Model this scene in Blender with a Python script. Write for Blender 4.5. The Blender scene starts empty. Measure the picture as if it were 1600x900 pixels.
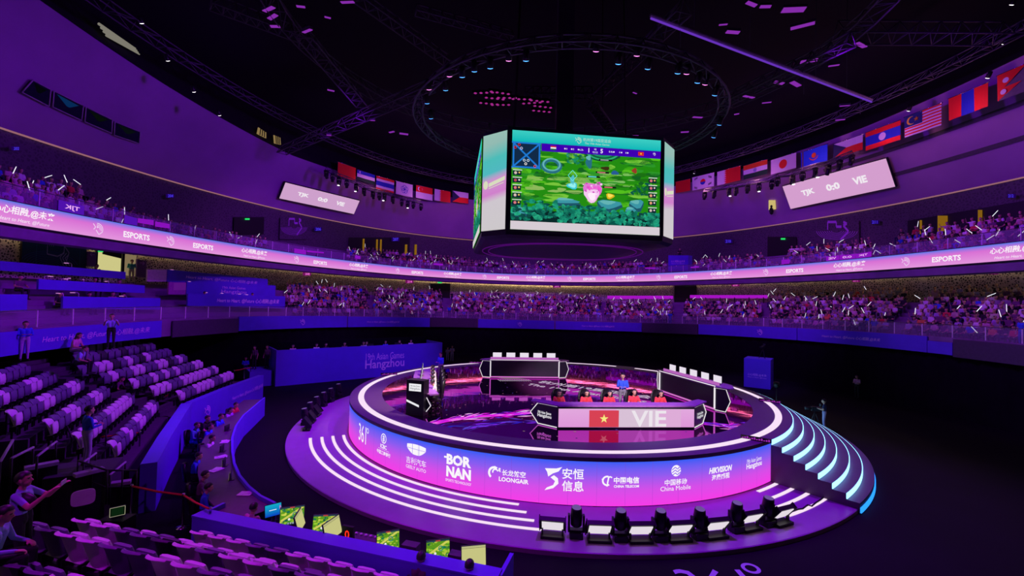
import bpy, bmesh, math, random
from mathutils import Vector, Matrix
random.seed(7)
C = bpy.context.scene.collection
PI = math.pi
# ------------------------------------------------------------------ camera
F_PX, ROLL, PITCH = 702.7, math.radians(1.319), math.radians(1.509)
CAM = Vector((-3.105, -28.116, 7.272))
cr, sr, cp, sp = math.cos(ROLL), math.sin(ROLL), math.cos(PITCH), math.sin(PITCH)
cam_data = bpy.data.cameras.new('camera')
cam_data.sensor_width = 36.0
cam_data.lens = F_PX / 1600 * 36.0
cam_data.clip_end = 400
cam = bpy.data.objects.new('camera', cam_data)
C.objects.link(cam)
cam.matrix_world = Matrix(((cr, -sr, 0, CAM.x), (-sp * sr, -sp * cr, -cp, CAM.y), (cp * sr, cp * cr, -sp, CAM.z), (0, 0, 0, 1)))
bpy.context.scene.camera = cam
# ------------------------------------------------------------------ world, exposure
vs = bpy.context.scene.view_settings
vs.view_transform = 'Standard'
vs.look = 'None'
vs.gamma = 1.0
vs.use_curve_mapping = False
vs.exposure = 0.0
world = bpy.data.worlds.new('world')
bpy.context.scene.world = world
world.use_nodes = True
world.node_tree.nodes['Background'].inputs[0].default_value = (0.02, 0.004, 0.06, 1)
world.node_tree.nodes['Background'].inputs[1].default_value = 0.05
# ------------------------------------------------------------------ lights (the purple rig under the roof)
PURPLE = (0.27, 0.004, 1.0)
VIOLET = (0.40, 0.01, 1.0)
MAGENTA = (0.50, 0.008, 0.90)
def lamp(name, kind, loc, color, power, aim=None, size=0.5, spot=90, blend=0.5):
    d = bpy.data.lights.new(name, kind)
    d.color = color
    d.energy = power
    if kind == 'SPOT':
        d.spot_size = math.radians(spot)
        d.spot_blend = blend
        d.shadow_soft_size = size
    elif kind == 'AREA':
        d.shape = 'DISK'
        d.size = size
    else:
        d.shadow_soft_size = size
    o = bpy.data.objects.new(name, d)
    C.objects.link(o)
    o.location = loc
    if aim is not None:
        o.rotation_euler = (Vector(aim) - Vector(loc)).to_track_quat('-Z', 'Y').to_euler()
    return o
for i, az in enumerate((200, 165, 130, 95, 60, 25, -10)):        # wash on the upper walls and the stands
    a = math.radians(az)
    lamp('wash_light', 'SPOT', (14 * math.cos(a), 20 * math.sin(a) + 1, 20.5), PURPLE, 5000,
         aim=(36 * math.cos(a), 51 * math.sin(a), 15.5), size=0.6, spot=125, blend=0.8)
for az, e in ((150, 1.0), (110, 1.0), (70, 1.0), (30, 1.0), (0, 0.8)):       # stands
    a = math.radians(az)
    lamp('stand_light', 'SPOT', (11 * math.cos(a), 15 * math.sin(a), 19.5), (0.46, 0.045, 1.0), 8000 * e,
         aim=(31 * math.cos(a), 43 * math.sin(a), 8.5), size=0.5, spot=62, blend=0.7)
lamp('stand_light', 'SPOT', (-4, -4, 18.0), (0.36, 0.006, 1.0), 17000, aim=(-23, -5, 2), size=0.4, spot=72, blend=0.8)
lamp('seat_light', 'SPOT', (-15, -9, 17.0), MAGENTA, 8500, aim=(-7.5, -19, 1.0), size=0.3, spot=40, blend=0.6)
lamp('seat_light', 'SPOT', (-11, -27, 17.0), (0.42, 0.0, 0.7), 5000, aim=(-8.5, -18.5, 0.5), size=0.3, spot=55, blend=0.7)  # added lamp behind the camera, there to brighten the seat backs
for loc, aim, e in (((-10.5, -5, 18.5), (-11, -4, 0), 15000), ((0, -13, 18.5), (0, -12, 0), 11000), ((11.5, -6, 18.5), (9.5, -9, 0), 12000), ((-7, 9, 19.0), (-8, 8, 0), 7000)):
    lamp('stage_light', 'SPOT', loc, (0.30, 0.0, 1.0), e, aim=aim, size=0.4, spot=66, blend=0.8)
lamp('player_light', 'SPOT', (2.0, -16.5, 8.5), (1.0, 0.80, 0.92), 8000, aim=(2.1, -6.6, 3.2), size=0.3, spot=36, blend=0.6)
lamp('player_light', 'SPOT', (-3.0, -9.0, 12.0), (1.0, 0.85, 0.7), 11000, aim=(-7.2, -4.5, 2.8), size=0.3, spot=34, blend=0.6)
lamp('booth_light', 'SPOT', (-9.5, 0, 18.0), (0.22, 0.03, 1.0), 13000, aim=(-16, 12.5, 1.5), size=0.4, spot=44, blend=0.7)
lamp('booth_light', 'SPOT', (11, -3, 18.0), (0.22, 0.03, 1.0), 13000, aim=(18.5, 12, 1.2), size=0.4, spot=22, blend=0.7)
for az in (134, 122, 110, 60, 44, 34, 25, 16, 8):                       # the lit spotlights under the flags
    a = math.radians(az)
    lamp('flag_light', 'POINT', (31.0 * math.cos(a), 46.0 * math.sin(a), 22.7), (1.0, 0.35, 0.7), 115, size=0.2)
# ------------------------------------------------------------------ projection helpers (pixel of the 1600x900 photo -> world)
def ray(u, v):
    x, z = (u - 800) / F_PX, -(v - 450) / F_PX
    xx, zz = cr * x - sr * z, sr * x + cr * z
    return Vector((xx, cp - sp * zz, sp + cp * zz))
def on_z(u, v, z):
    d = ray(u, v)
    return CAM + d * ((z - CAM.z) / d.z)
def on_y(u, v, y):
    d = ray(u, v)
    return CAM + d * ((y - CAM.y) / d.y)
def on_ell(u, v, a, b):
    d = ray(u, v)
    ex, ey, ox, oy = d.x / a, d.y / b, CAM.x / a, CAM.y / b
    A, B, K = ex * ex + ey * ey, ex * ox + ey * oy, ox * ox + oy * oy - 1
    return CAM + d * ((-B + math.sqrt(max(B * B - A * K, 0))) / A)
def th_of(p, a, b):
    t = math.atan2(p[1] / b, p[0] / a)
    return t if t > -PI / 2 else t + 2 * PI
def lift(t):
    return math.cos(t) ** 2
# ------------------------------------------------------------------ colour and materials
def lin(c):
    c /= 255.0
    return c / 12.92 if c <= 0.04045 else ((c + 0.055) / 1.055) ** 2.4
def rgb(r, g, b):
    return (lin(r), lin(g), lin(b), 1.0)
MATS = {}
def mat(name, color, rough=0.6, metal=0.0, var=0.12, scale=6.0, bump=0.0, spec=0.5):
    if name in MATS:
        return MATS[name]
    m = bpy.data.materials.new(name)
    m.use_nodes = True
    nt = m.node_tree
    b = nt.nodes['Principled BSDF']
    b.inputs['Roughness'].default_value = rough
    b.inputs['Metallic'].default_value = metal
    b.inputs['Specular IOR Level'].default_value = spec
    tc = nt.nodes.new('ShaderNodeTexCoord')
    nz = nt.nodes.new('ShaderNodeTexNoise')
    nz.inputs['Scale'].default_value = scale
    nz.inputs['Detail'].default_value = 3.0
    nt.links.new(tc.outputs['Object'], nz.inputs['Vector'])
    rp = nt.nodes.new('ShaderNodeValToRGB')
    c = Vector(color[:3])
    rp.color_ramp.elements[0].position = 0.3
    rp.color_ramp.elements[1].position = 0.7
    rp.color_ramp.elements[0].color = (*(c * (1 - var)), 1)
    rp.color_ramp.elements[1].color = (*(c * (1 + var)), 1)
    nt.links.new(nz.outputs['Fac'], rp.inputs['Fac'])
    nt.links.new(rp.outputs['Color'], b.inputs['Base Color'])
    if bump:
        bp = nt.nodes.new('ShaderNodeBump')
        bp.inputs['Strength'].default_value = bump
        nt.links.new(nz.outputs['Fac'], bp.inputs['Height'])
        nt.links.new(bp.outputs['Normal'], b.inputs['Normal'])
    MATS[name] = m
    return m
def emit(name, color, strength=1.0):
    if name in MATS:
        return MATS[name]
    m = bpy.data.materials.new(name)
    m.use_nodes = True
    nt = m.node_tree
    nt.nodes.clear()
    e = nt.nodes.new('ShaderNodeEmission')
    e.inputs[0].default_value = (*color[:3], 1)
    e.inputs[1].default_value = strength
    o = nt.nodes.new('ShaderNodeOutputMaterial')
    nt.links.new(e.outputs[0], o.inputs[0])
    MATS[name] = m
    return m
def art_mat(name, glow, strength=1.0):
    """Colours of a display (glow) or of a printed sheet, read from the mesh's own colour attribute."""
    m = bpy.data.materials.new(name)
    m.use_nodes = True
    nt = m.node_tree
    at = nt.nodes.new('ShaderNodeAttribute')
    at.attribute_name = 'Col'
    if glow:
        nt.nodes.remove(nt.nodes['Principled BSDF'])
        e = nt.nodes.new('ShaderNodeEmission')
        e.inputs[1].default_value = strength
        nt.links.new(at.outputs['Color'], e.inputs[0])
        nt.links.new(e.outputs[0], nt.nodes['Material Output'].inputs[0])
    else:
        b = nt.nodes['Principled BSDF']
        b.inputs['Roughness'].default_value = 0.7
        nt.links.new(at.outputs['Color'], b.inputs['Base Color'])
    MATS[name] = m
    return m
SCREEN = art_mat('display_pixels', True)
PRINT = art_mat('printed_fabric', False)
def glass(name, color, fac):
    m = bpy.data.materials.new(name)
    m.use_nodes = True
    nt = m.node_tree
    b = nt.nodes['Principled BSDF']
    b.inputs['Base Color'].default_value = color
    b.inputs['Roughness'].default_value = 0.15
    t = nt.nodes.new('ShaderNodeBsdfTransparent')
    mx = nt.nodes.new('ShaderNodeMixShader')
    mx.inputs[0].default_value = fac
    nt.links.new(t.outputs[0], mx.inputs[1])
    nt.links.new(b.outputs[0], mx.inputs[2])
    nt.links.new(mx.outputs[0], nt.nodes['Material Output'].inputs[0])
    MATS[name] = m
    return m
M_FLOOR = mat('dark_carpet', (0.0035, 0.0015, 0.005), 0.8, var=0.3, scale=0.6, spec=0.15)
M_CURTAIN = mat('black_curtain', (0.004, 0.0015, 0.006), 0.95, var=0.3, scale=1.2, spec=0.1)
M_WALL = mat('lilac_acoustic_wall', (0.42, 0.22, 0.46), 0.85, var=0.10, scale=0.25)
M_DARKWALL = mat('dark_panelling', (0.13, 0.11, 0.14), 0.8, var=0.15, scale=0.5)
M_CEIL = mat('black_ceiling', (0.004, 0.003, 0.006), 0.95)
M_CONC = mat('grey_concrete', (0.20, 0.12, 0.23), 0.85, var=0.15, scale=1.0)
M_BLACK = mat('black_metal', (0.012, 0.010, 0.014), 0.45, 0.3)
M_TRUSS = mat('dark_truss_metal', (0.10, 0.09, 0.11), 0.5, 0.2)
M_CHROME = mat('polished_steel', (0.6, 0.6, 0.62), 0.2, 1.0)
M_BLUE = mat('blue_fabric', (0.10, 0.045, 0.62), 0.8, var=0.06, scale=1.5)
M_BLUEB = mat('blue_board', (0.11, 0.04, 0.60), 0.6, var=0.05, scale=1.0)
M_DECK = mat('stage_deck', (0.30, 0.14, 0.33), 0.42, var=0.06, scale=2.0)
M_RIM = mat('stage_rim', (0.085, 0.035, 0.10), 0.5, var=0.05, scale=2.0)
M_WHITE = mat('white_plastic', (0.75, 0.72, 0.75), 0.45, var=0.05)
M_GREYSEAT = mat('grey_plastic', (0.14, 0.13, 0.22), 0.5, var=0.06)
M_DARKSEAT = mat('charcoal_plastic', (0.035, 0.03, 0.05), 0.55, var=0.06)
M_RED = mat('red_belt', (0.6, 0.02, 0.02), 0.7)
M_DESK = mat('mauve_desk', (0.085, 0.04, 0.095), 0.5)
E_WHITE = emit('white_led', rgb(250, 225, 250), 1.0)
E_PALE = emit('pale_light_panel', rgb(228, 218, 228), 1.0)
E_LAMP = emit('lamp_lens', (1.0, 0.95, 1.0), 3.0)
E_BLUEDOT = emit('blue_lamp_lens', (0.08, 0.35, 1.0), 2.5)
E_PINKDOT = emit('pink_lamp_lens', (1.0, 0.25, 0.8), 2.0)
E_WARM = emit('warm_strip_light', rgb(255, 218, 150), 9.0)
E_STRIP = emit('dim_strip_light', rgb(150, 100, 110), 1.0)
E_CYAN = emit('cyan_white_step_light', rgb(140, 210, 255), 2.4)
E_DOOR = emit('bright_doorway', rgb(214, 208, 140), 0.9)
E_GOLD = emit('golden_corridor_light', rgb(170, 120, 30), 0.55)
E_GREEN = emit('green_exit_light', rgb(40, 220, 110), 1.0)
E_NUM = emit('blue_sign_light', rgb(60, 30, 200), 1.0)
# ------------------------------------------------------------------ object helpers
def finish(o, label=None, cat=None, group=None, kind=None):
    if label: o['label'] = label
    if cat: o['category'] = cat
    if group: o['group'] = group
    if kind: o['kind'] = kind
    return o
def empty(name, loc=(0, 0, 0), rotz=0.0, label=None, cat=None, group=None):
    o = bpy.data.objects.new(name, None)
    C.objects.link(o)
    o.location = loc
    o.rotation_euler = (0, 0, rotz)
    return finish(o, label, cat, group)
class MB:
    """Collects shapes into one mesh; material slots by index."""
    def __init__(s):
        s.v, s.f, s.m, s.sm = [], [], [], []
    def add(s, vs, fs, m=0, smooth=False):
        o = len(s.v)
        s.v += [tuple(p) for p in vs]
        for f in fs:
            s.f.append(tuple(i + o for i in f)); s.m.append(m); s.sm.append(smooth)
        return s
    def box(s, c, d, rz=0.0, m=0, mtx=None):
        x, y, z = d[0] / 2, d[1] / 2, d[2] / 2
        pts = [Vector(p) for p in ((-x, -y, -z), (x, -y, -z), (x, y, -z), (-x, y, -z), (-x, -y, z), (x, -y, z), (x, y, z), (-x, y, z))]
        R = mtx if mtx is not None else Matrix.Rotation(rz, 3, 'Z')
        return s.add([R @ p + Vector(c) for p in pts], ((0, 3, 2, 1), (4, 5, 6, 7), (0, 1, 5, 4), (1, 2, 6, 5), (2, 3, 7, 6), (3, 0, 4, 7)), m)
    def tube(s, pts, r, n=8, m=0, cap=True, smooth=True):
        pts = [Vector(p) for p in pts]
        rs = r if isinstance(r, (list, tuple)) else [r] * len(pts)
        vs, fs = [], []
        up = None
        for i, p in enumerate(pts):
            t = (pts[min(i + 1, len(pts) - 1)] - pts[max(i - 1, 0)]).normalized()
            if up is None:
                up = Vector((0, 0, 1)) if abs(t.z) < 0.9 else Vector((1, 0, 0))
            a = t.cross(up).normalized()
            b = a.cross(t).normalized()
            up = b
            for k in range(n):
                q = 2 * PI * k / n
                vs.append(p + (a * math.cos(q) + b * math.sin(q)) * rs[i])
        for i in range(len(pts) - 1):
            for k in range(n):
                fs.append((i * n + k, i * n + (k + 1) % n, (i + 1) * n + (k + 1) % n, (i + 1) * n + k))
        if cap:
            fs.append(tuple(range(n))[::-1]); fs.append(tuple((len(pts) - 1) * n + k for k in range(n)))
        return s.add(vs, fs, m, smooth)
    def lathe(s, c, prof, n=20, m=0, mtx=None, smooth=True):
        vs, fs = [], []
        for (r, z) in prof:
            for k in range(n):
                q = 2 * PI * k / n
                p = Vector((r * math.cos(q), r * math.sin(q), z))
                vs.append((mtx @ p if mtx is not None else p) + Vector(c))
        for i in range(len(prof) - 1):
            for k in range(n):
                fs.append((i * n + k, i * n + (k + 1) % n, (i + 1) * n + (k + 1) % n, (i + 1) * n + k))
        fs.append(tuple(range(n))[::-1]); fs.append(tuple((len(prof) - 1) * n + k for k in range(n)))
        return s.add(vs, fs, m, smooth)
    def prism(s, poly, z0, z1, m=0):
        n = len(poly)
        vs = [(p[0], p[1], z0) for p in poly] + [(p[0], p[1], z1) for p in poly]
        fs = [tuple(range(n))[::-1], tuple(range(n, 2 * n))] + [(i, (i + 1) % n, n + (i + 1) % n, n + i) for i in range(n)]
        return s.add(vs, fs, m)
    def sheet(s, poly, thick, nrm, m=0):
        n = len(poly); k = Vector(nrm).normalized() * thick
        vs = [Vector(p) for p in poly] + [Vector(p) - k for p in poly]
        fs = [tuple(range(n)), tuple(range(n, 2 * n))[::-1]] + [(i, n + i, n + (i + 1) % n, (i + 1) % n) for i in range(n)]
        return s.add(vs, fs, m)
    def grid(s, rows, m=0, smooth=False, close=False):
        k = len(rows[0]); vs = [p for r in rows for p in r]; fs = []
        for i in range(len(rows) - 1):
            for j in range(k if close else k - 1):
                j2 = (j + 1) % k
                fs.append((i * k + j, i * k + j2, (i + 1) * k + j2, (i + 1) * k + j))
        return s.add(vs, fs, m, smooth)
    def sphere(s, c, r, n=10, m=0):
        r = r if isinstance(r, (tuple, list)) else (r, r, r)
        vs, fs = [Vector(c) + Vector((0, 0, r[2]))], []
        h = max(n // 2, 3)
        for i in range(1, h):
            a = PI * i / h
            for k in range(n):
                q = 2 * PI * k / n
                vs.append(Vector(c) + Vector((r[0] * math.sin(a) * math.cos(q), r[1] * math.sin(a) * math.sin(q), r[2] * math.cos(a))))
        vs.append(Vector(c) - Vector((0, 0, r[2])))
        for k in range(n):
            fs.append((0, 1 + k, 1 + (k + 1) % n))
            e = 1 + (h - 2) * n
            fs.append((e + k, len(vs) - 1, e + (k + 1) % n))
        for i in range(h - 2):
            for k in range(n):
                fs.append((1 + i * n + k, 1 + (i + 1) * n + k, 1 + (i + 1) * n + (k + 1) % n, 1 + i * n + (k + 1) % n))
        return s.add(vs, fs, m, True)
    def mesh(s, name, mats):
        me = bpy.data.meshes.new(name)
        me.from_pydata(s.v, [], s.f)
        for m in (mats if isinstance(mats, (list, tuple)) else [mats]):
            me.materials.append(m)
        me.polygons.foreach_set('material_index', s.m)
        me.polygons.foreach_set('use_smooth', s.sm)
        me.update()
        return me
    def build(s, name, mats, parent=None, loc=None, rotz=0.0):
        o = bpy.data.objects.new(name, s.mesh(name, mats))
        C.objects.link(o)
        if parent is not None: o.parent = parent
        if loc is not None: o.location = loc
        o.rotation_euler = (0, 0, rotz)
        return o
def bevel(o, w=0.01, seg=2):
    md = o.modifiers.new('bevel', 'BEVEL'); md.width = w; md.segments = seg; md.limit_method = 'ANGLE'
    return o
def struct(name, mb, mats, label=None):
    o = mb.build(name, mats)
    o['kind'] = 'structure'
    if label: o['label'] = label
    return o
def copy_thing(root, loc, rotz, label=None, group=None, cat=None):
    r = root.copy(); C.objects.link(r)
    r.location = loc; r.rotation_euler = (0, 0, rotz)
    if label: r['label'] = label
    if group: r['group'] = group
    for ch in list(root.children):
        c = ch.copy(); C.objects.link(c); c.parent = r
        for g in list(ch.children):
            d = g.copy(); C.objects.link(d); d.parent = c
    return r
# flat artwork (displays, banners, signs): polygons and lettering laid on a surface map f(u, v, layer) -> point
_glyphs = {}
def glyph_polys(text, bold=0.0, shear=0.0, spacing=1.0):
    key = (text, bold, shear, spacing)
    if key not in _glyphs:
        cu = bpy.data.curves.new('lettering', 'FONT')
        cu.body = text; cu.size = 1.0; cu.offset = bold; cu.shear = shear; cu.space_character = spacing
        cu.resolution_u = 2
        o = bpy.data.objects.new('lettering', cu); C.objects.link(o)
        dg = bpy.context.evaluated_depsgraph_get()
        me = bpy.data.meshes.new_from_object(o.evaluated_get(dg))
        vs = [(v.co.x, v.co.y) for v in me.vertices]; fs = [tuple(p.vertices) for p in me.polygons]
        bpy.data.objects.remove(o); bpy.data.curves.remove(cu); bpy.data.meshes.remove(me)
        _glyphs[key] = (vs, fs)
    return _glyphs[key]
class Art:
    def __init__(s, f):
        s.f, s.v, s.fc, s.c = f, [], [], []
    def poly(s, pts, col, layer=1):
        o = len(s.v); s.v += [s.f(p[0], p[1], layer) for p in pts]
        s.fc.append(tuple(range(o, o + len(pts)))); s.c.append([col] * len(pts))
    def rect(s, x0, y0, x1, y1, col, layer=1, n=1, col2=None):
        """n columns along x; col2 = colour at the top edge (a graded display)"""
        for i in range(n):
            a, b = x0 + (x1 - x0) * i / n, x0 + (x1 - x0) * (i + 1) / n
            o = len(s.v)
            s.v += [s.f(a, y0, layer), s.f(b, y0, layer), s.f(b, y1, layer), s.f(a, y1, layer)]
            s.fc.append((o, o + 1, o + 2, o + 3)); c2 = col2 or col
            s.c.append([col, col, c2, c2])
    def disc(s, x, y, rx, ry, col, layer=1, n=20, a0=0.0):
        s.poly([(x + rx * math.cos(a0 + 2 * PI * k / n), y + ry * math.sin(a0 + 2 * PI * k / n)) for k in range(n)], col, layer)
    def arc(s, x, y, r, w, a0, a1, col, layer=1, n=16, sy=1.0):
        for i in range(n):
            p, q = a0 + (a1 - a0) * i / n, a0 + (a1 - a0) * (i + 1) / n
            s.poly([(x + (r + e) * math.cos(t), y + sy * (r + e) * math.sin(t)) for t, e in ((p, -w / 2), (p, w / 2), (q, w / 2), (q, -w / 2))], col, layer)
    def line(s, pts, w, col, layer=1):
        for (x0, y0), (x1, y1) in zip(pts[:-1], pts[1:]):
            d = math.hypot(x1 - x0, y1 - y0) or 1e-6
            nx, ny = -(y1 - y0) / d * w / 2, (x1 - x0) / d * w / 2
            s.poly([(x0 + nx, y0 + ny), (x0 - nx, y0 - ny), (x1 - nx, y1 - ny), (x1 + nx, y1 + ny)], col, layer)
    def text(s, t, x, y, h, col, layer=2, bold=0.0, shear=0.0, spacing=1.0, align='c', width=None):
        vs, fs = glyph_polys(t, bold, shear, spacing)
        if not vs: return
        xs = [p[0] for p in vs]; ys = [p[1] for p in vs]
        k = h / max(max(ys) - min(ys), 1e-6)
        kx = k if width is None else width / (max(xs) - min(xs))
        ox = (min(xs) + max(xs)) / 2 if align == 'c' else (min(xs) if align == 'l' else max(xs))
        oy = (min(ys) + max(ys)) / 2
        o = len(s.v)
        s.v += [s.f(x + (p[0] - ox) * kx, y + (p[1] - oy) * k, layer) for p in vs]
        for f in fs:
            s.fc.append(tuple(i + o for i in f)); s.c.append([col] * len(f))
    def star(s, x, y, r, col, layer=2, k=0.4):
        s.poly([(x + (r if i % 2 == 0 else r * k) * math.sin(PI * i / 5), y + (r if i % 2 == 0 else r * k) * math.cos(PI * i / 5)) for i in range(10)], col, layer)
    def build(s, name, material, parent=None, label=None):
        me = bpy.data.meshes.new(name)
        me.from_pydata([tuple(p) for p in s.v], [], s.fc)
        ca = me.color_attributes.new('Col', 'FLOAT_COLOR', 'CORNER')
        flat = []
        for cols in s.c:
            for c in cols: flat += [c[0], c[1], c[2], 1.0]
        ca.data.foreach_set('color', flat)
        me.materials.append(material)
        me.update()
        o = bpy.data.objects.new(name, me); C.objects.link(o)
        if parent is not None: o.parent = parent
        if label: o['label'] = label
        return o
def plane_map(origin, ux, uy, nrm, step=0.006):
    o, ux, uy, n = Vector(origin), Vector(ux), Vector(uy), Vector(nrm).normalized()
    return lambda u, v, l: o + ux * u + uy * v + n * (step * l)
def cyl_map(r, z0, step=0.008, inward=False):
    """u in metres along a circle about the stage's axis (u = 0 at the front, growing to the right), v up"""
    sg = -1 if inward else 1
    def f(u, v, l):
        rr = r + sg * step * l
        t = -PI / 2 + u / r
        return Vector((rr * math.cos(t), rr * math.sin(t), z0 + v))
    return f
class EllPath:
    """arc length along an ellipse, running from the left of the hall over the far end to the right"""
    def __init__(s, a, b):
        s.a, s.b, s.t, s.l = a, b, [], []
        n = 800; L = 0; p = None
        for i in range(n + 1):
            t = math.radians(220 - 260 * i / n); q = (a * math.cos(t), b * math.sin(t))
            if p: L += math.hypot(q[0] - p[0], q[1] - p[1])
            p = q; s.t.append(t); s.l.append(L)
        s.n = n
    def theta(s, l):
        lo, hi = 0, s.n
        while hi - lo > 1:
            m = (lo + hi) // 2
            if s.l[m] <= l: lo = m
            else: hi = m
        k = (l - s.l[lo]) / (s.l[hi] - s.l[lo])
        return s.t[lo] + (s.t[hi] - s.t[lo]) * k
    def length(s, t):
        x = (math.radians(220) - t) / math.radians(260) * s.n
        i = max(0, min(int(x), s.n - 1)); k = x - i
        return s.l[i] + (s.l[i + 1] - s.l[i]) * k
    def pos(s, l):
        t = s.theta(l)
        p = Vector((s.a * math.cos(t), s.b * math.sin(t), 0))
        n = -Vector((math.cos(t) / s.a, math.sin(t) / s.b, 0)).normalized()   # inward
        return p, n, t
    def map(s, zf, step=0.012):
        def f(u, v, l):
            p, n, t = s.pos(u)
            q = p + n * (step * l)
            return Vector((q.x, q.y, zf(t) + v))
        return f
# ================================================================== THE HALL
WHT = rgb(250, 240, 250); LIL = rgb(235, 205, 240)
ZH = '心心相融,@未来'; EN = 'Heart to Heart, @Future'
def emblem(a, x, y, h, col, layer=2):
    """fan-and-tide emblem: nested quarter strokes above a slanted tail"""
    k = h / 2
    for i, r in enumerate((0.95, 0.68, 0.42)):
        a.arc(x - 0.15 * k, y - 0.05 * k, r * k, 0.14 * k, math.radians(-30 + 8 * i), math.radians(100 + 10 * i), col, layer, 10)
    a.line([(x - 1.0 * k, y + 0.75 * k), (x - 0.55 * k, y + 0.2 * k), (x - 0.9 * k, y - 0.2 * k)], 0.16 * k, col, layer)
    a.line([(x - 0.45 * k, y - 0.25 * k), (x + 0.1 * k, y - 0.95 * k), (x + 0.75 * k, y - 0.45 * k)], 0.16 * k, col, layer)
    a.disc(x - 0.2 * k, y + 0.25 * k, 0.16 * k, 0.16 * k, col, layer, 10)
def ell_strip(pairs, t0, t1, n=120):
    """rows of points for a band swept round the hall; pairs = list of (a, b, zfun)"""
    rows = []
    for a, b, zf in pairs:
        rows.append([(a * math.cos(t), b * math.sin(t), zf(t)) for t in (t1 + (t0 - t1) * i / n for i in range(n + 1))])
    return rows
R_ = math.radians
T0, T1 = R_(-40), R_(222)
def zc(z, k=0.0): return lambda t: z + k * lift(t)
mb = MB(); mb.grid([[(-75, -60, 0), (75, -60, 0)], [(-75, 75, 0), (75, 75, 0)]])
struct('floor', mb, M_FLOOR)
mb = MB(); mb.grid([[(-75, -60, 31), (-75, 75, 31)], [(75, -60, 31), (75, 75, 31)]])
struct('ceiling', mb, M_CEIL)
# curtain wall under the lower tier
mb = MB()
rows = []
for z in (0.0, None):
    row = []
    for i in range(401):
        t = T1 + (T0 - T1) * i / 400
        w = 0.10 * math.sin(i * 2.1) + (4.5 * max(0, min(1, (math.degrees(t) - 163) / 6)) if z == 0.0 or True else 0)
        row.append(((27.15 + w) * math.cos(t), (34.15 + w) * math.sin(t), 0.0 if z == 0.0 else 3.45 + 0.75 * lift(t)))
    rows.append(row)
mb.grid(rows, 0, True)
struct('wall_curtain', mb, M_CURTAIN)
# lower tier: fascia, stepped terrace up to the back wall
F_BOT, F_TOP = zc(3.36, 0.85), zc(4.58, 0.80)
NR = 10
def low_ell(s):          # s = 0 front row .. 1 back row
    return 28.2 + 4.6 * s, 35.6 + 10.6 * s
def low_z(r): return lambda t: 4.35 + 0.70 * lift(t) + 0.315 * r
mb = MB()
mb.grid(ell_strip([(27.0, 34.0, F_BOT), (27.0, 34.0, F_TOP), (27.25, 34.25, F_TOP), (27.25, 34.25, zc(4.2, .7))], T0, T1))
prof = [(27.25, 34.25, low_z(0))]
for r in range(NR):
    a0, b0 = low_ell((r - 0.5) / (NR - 1)); a1, b1 = low_ell((r + 0.5) / (NR - 1))
    if r: prof.append((a0, b0, low_z(r)))
    prof.append((a1, b1, low_z(r)))
prof.append((34.2, 50.2, low_z(NR - 1)))
mb.grid(ell_strip(prof, T0, T1))
mb.grid(ell_strip([(27.0, 34.0, F_BOT), (34.2, 50.2, zc(3.3, .8))], T0, T1))
struct('floor_lower_tier', mb, M_CONC)
# perforated wall behind the lower tier, washed by a warm strip light
def perforated(name, base, hole, scale):
    m = bpy.data.materials.new(name); m.use_nodes = True
    nt = m.node_tree; b = nt.nodes['Principled BSDF']; b.inputs['Roughness'].default_value = 0.6
    tc = nt.nodes.new('ShaderNodeTexCoord'); vo = nt.nodes.new('ShaderNodeTexVoronoi'); vo.feature = 'DISTANCE_TO_EDGE'
    vo.inputs['Scale'].default_value = scale
    rp = nt.nodes.new('ShaderNodeValToRGB'); rp.color_ramp.interpolation = 'CONSTANT'
    rp.color_ramp.elements[0].color = base; rp.color_ramp.elements[1].position = 0.16; rp.color_ramp.elements[1].color = hole
    nt.links.new(tc.outputs['Object'], vo.inputs['Vector']); nt.links.new(vo.outputs['Distance'], rp.inputs['Fac']); nt.links.new(rp.outputs['Color'], b.inputs['Base Color'])
    MATS[name] = m
    return m
M_PERF = perforated('perforated_panel', (0.55, 0.50, 0.46, 1), (0.05, 0.04, 0.05, 1), 5.5)
M_PERF2 = perforated('perforated_dark_panel', (0.085, 0.07, 0.09, 1), (0.05, 0.04, 0.055, 1), 4.0)
mb = MB(); mb.grid(ell_strip([(34.0, 50.0, zc(5.5, .4)), (34.0, 50.0, zc(9.95, .6))], T0, T1))
struct('wall_perforated', mb, M_PERF)
mb = MB(); mb.grid(ell_strip([(33.75, 49.75, zc(9.90, .6)), (33.75, 49.75, zc(10.02, .6)), (33.95, 49.95, zc(10.02, .6)), (33.95, 49.95, zc(9.90, .6))], T0, T1))
finish(mb.build('strip_light', E_WARM), 'warm white strip light running along the top of the perforated wall under the LED ribbon', 'light')
# upper tier: soffit, edge, terrace, back wall
UP_R = 6
def up_ell(s): return 29.6 + 3.6 * s, 47.0 + 3.8 * s
def up_z(r): return lambda t: 11.15 + 0.47 * r - 0.35 * lift(t)
mb = MB()
prof = [(34.2, 50.2, zc(10.05, .6)), (29.0, 46.5, zc(9.75)), (28.75, 46.25, zc(9.85)), (28.62, 46.12, zc(10.3)), (28.62, 46.12, zc(11.5))]
mb.grid(ell_strip(prof, T0, T1))
prof = [(28.62, 46.12, zc(11.5)), (28.85, 46.35, zc(11.5)), (28.85, 46.35, up_z(0))]
for r in range(UP_R):
    a0, b0 = up_ell((r - 0.5) / (UP_R - 1)); a1, b1 = up_ell((r + 0.5) / (UP_R - 1))
    if r: prof.append((a0, b0, up_z(r)))
    prof.append((a1, b1, up_z(r)))
prof.append((37.0, 54.0, up_z(UP_R - 1)))
mb.grid(ell_strip(prof, T0, T1))
struct('floor_upper_tier', mb, M_CONC)
mb = MB(); mb.grid(ell_strip([(36.6, 53.2, zc(12.5)), (36.6, 53.2, zc(17.6)), (38.0, 54.0, zc(17.95))], T0, T1))
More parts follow.
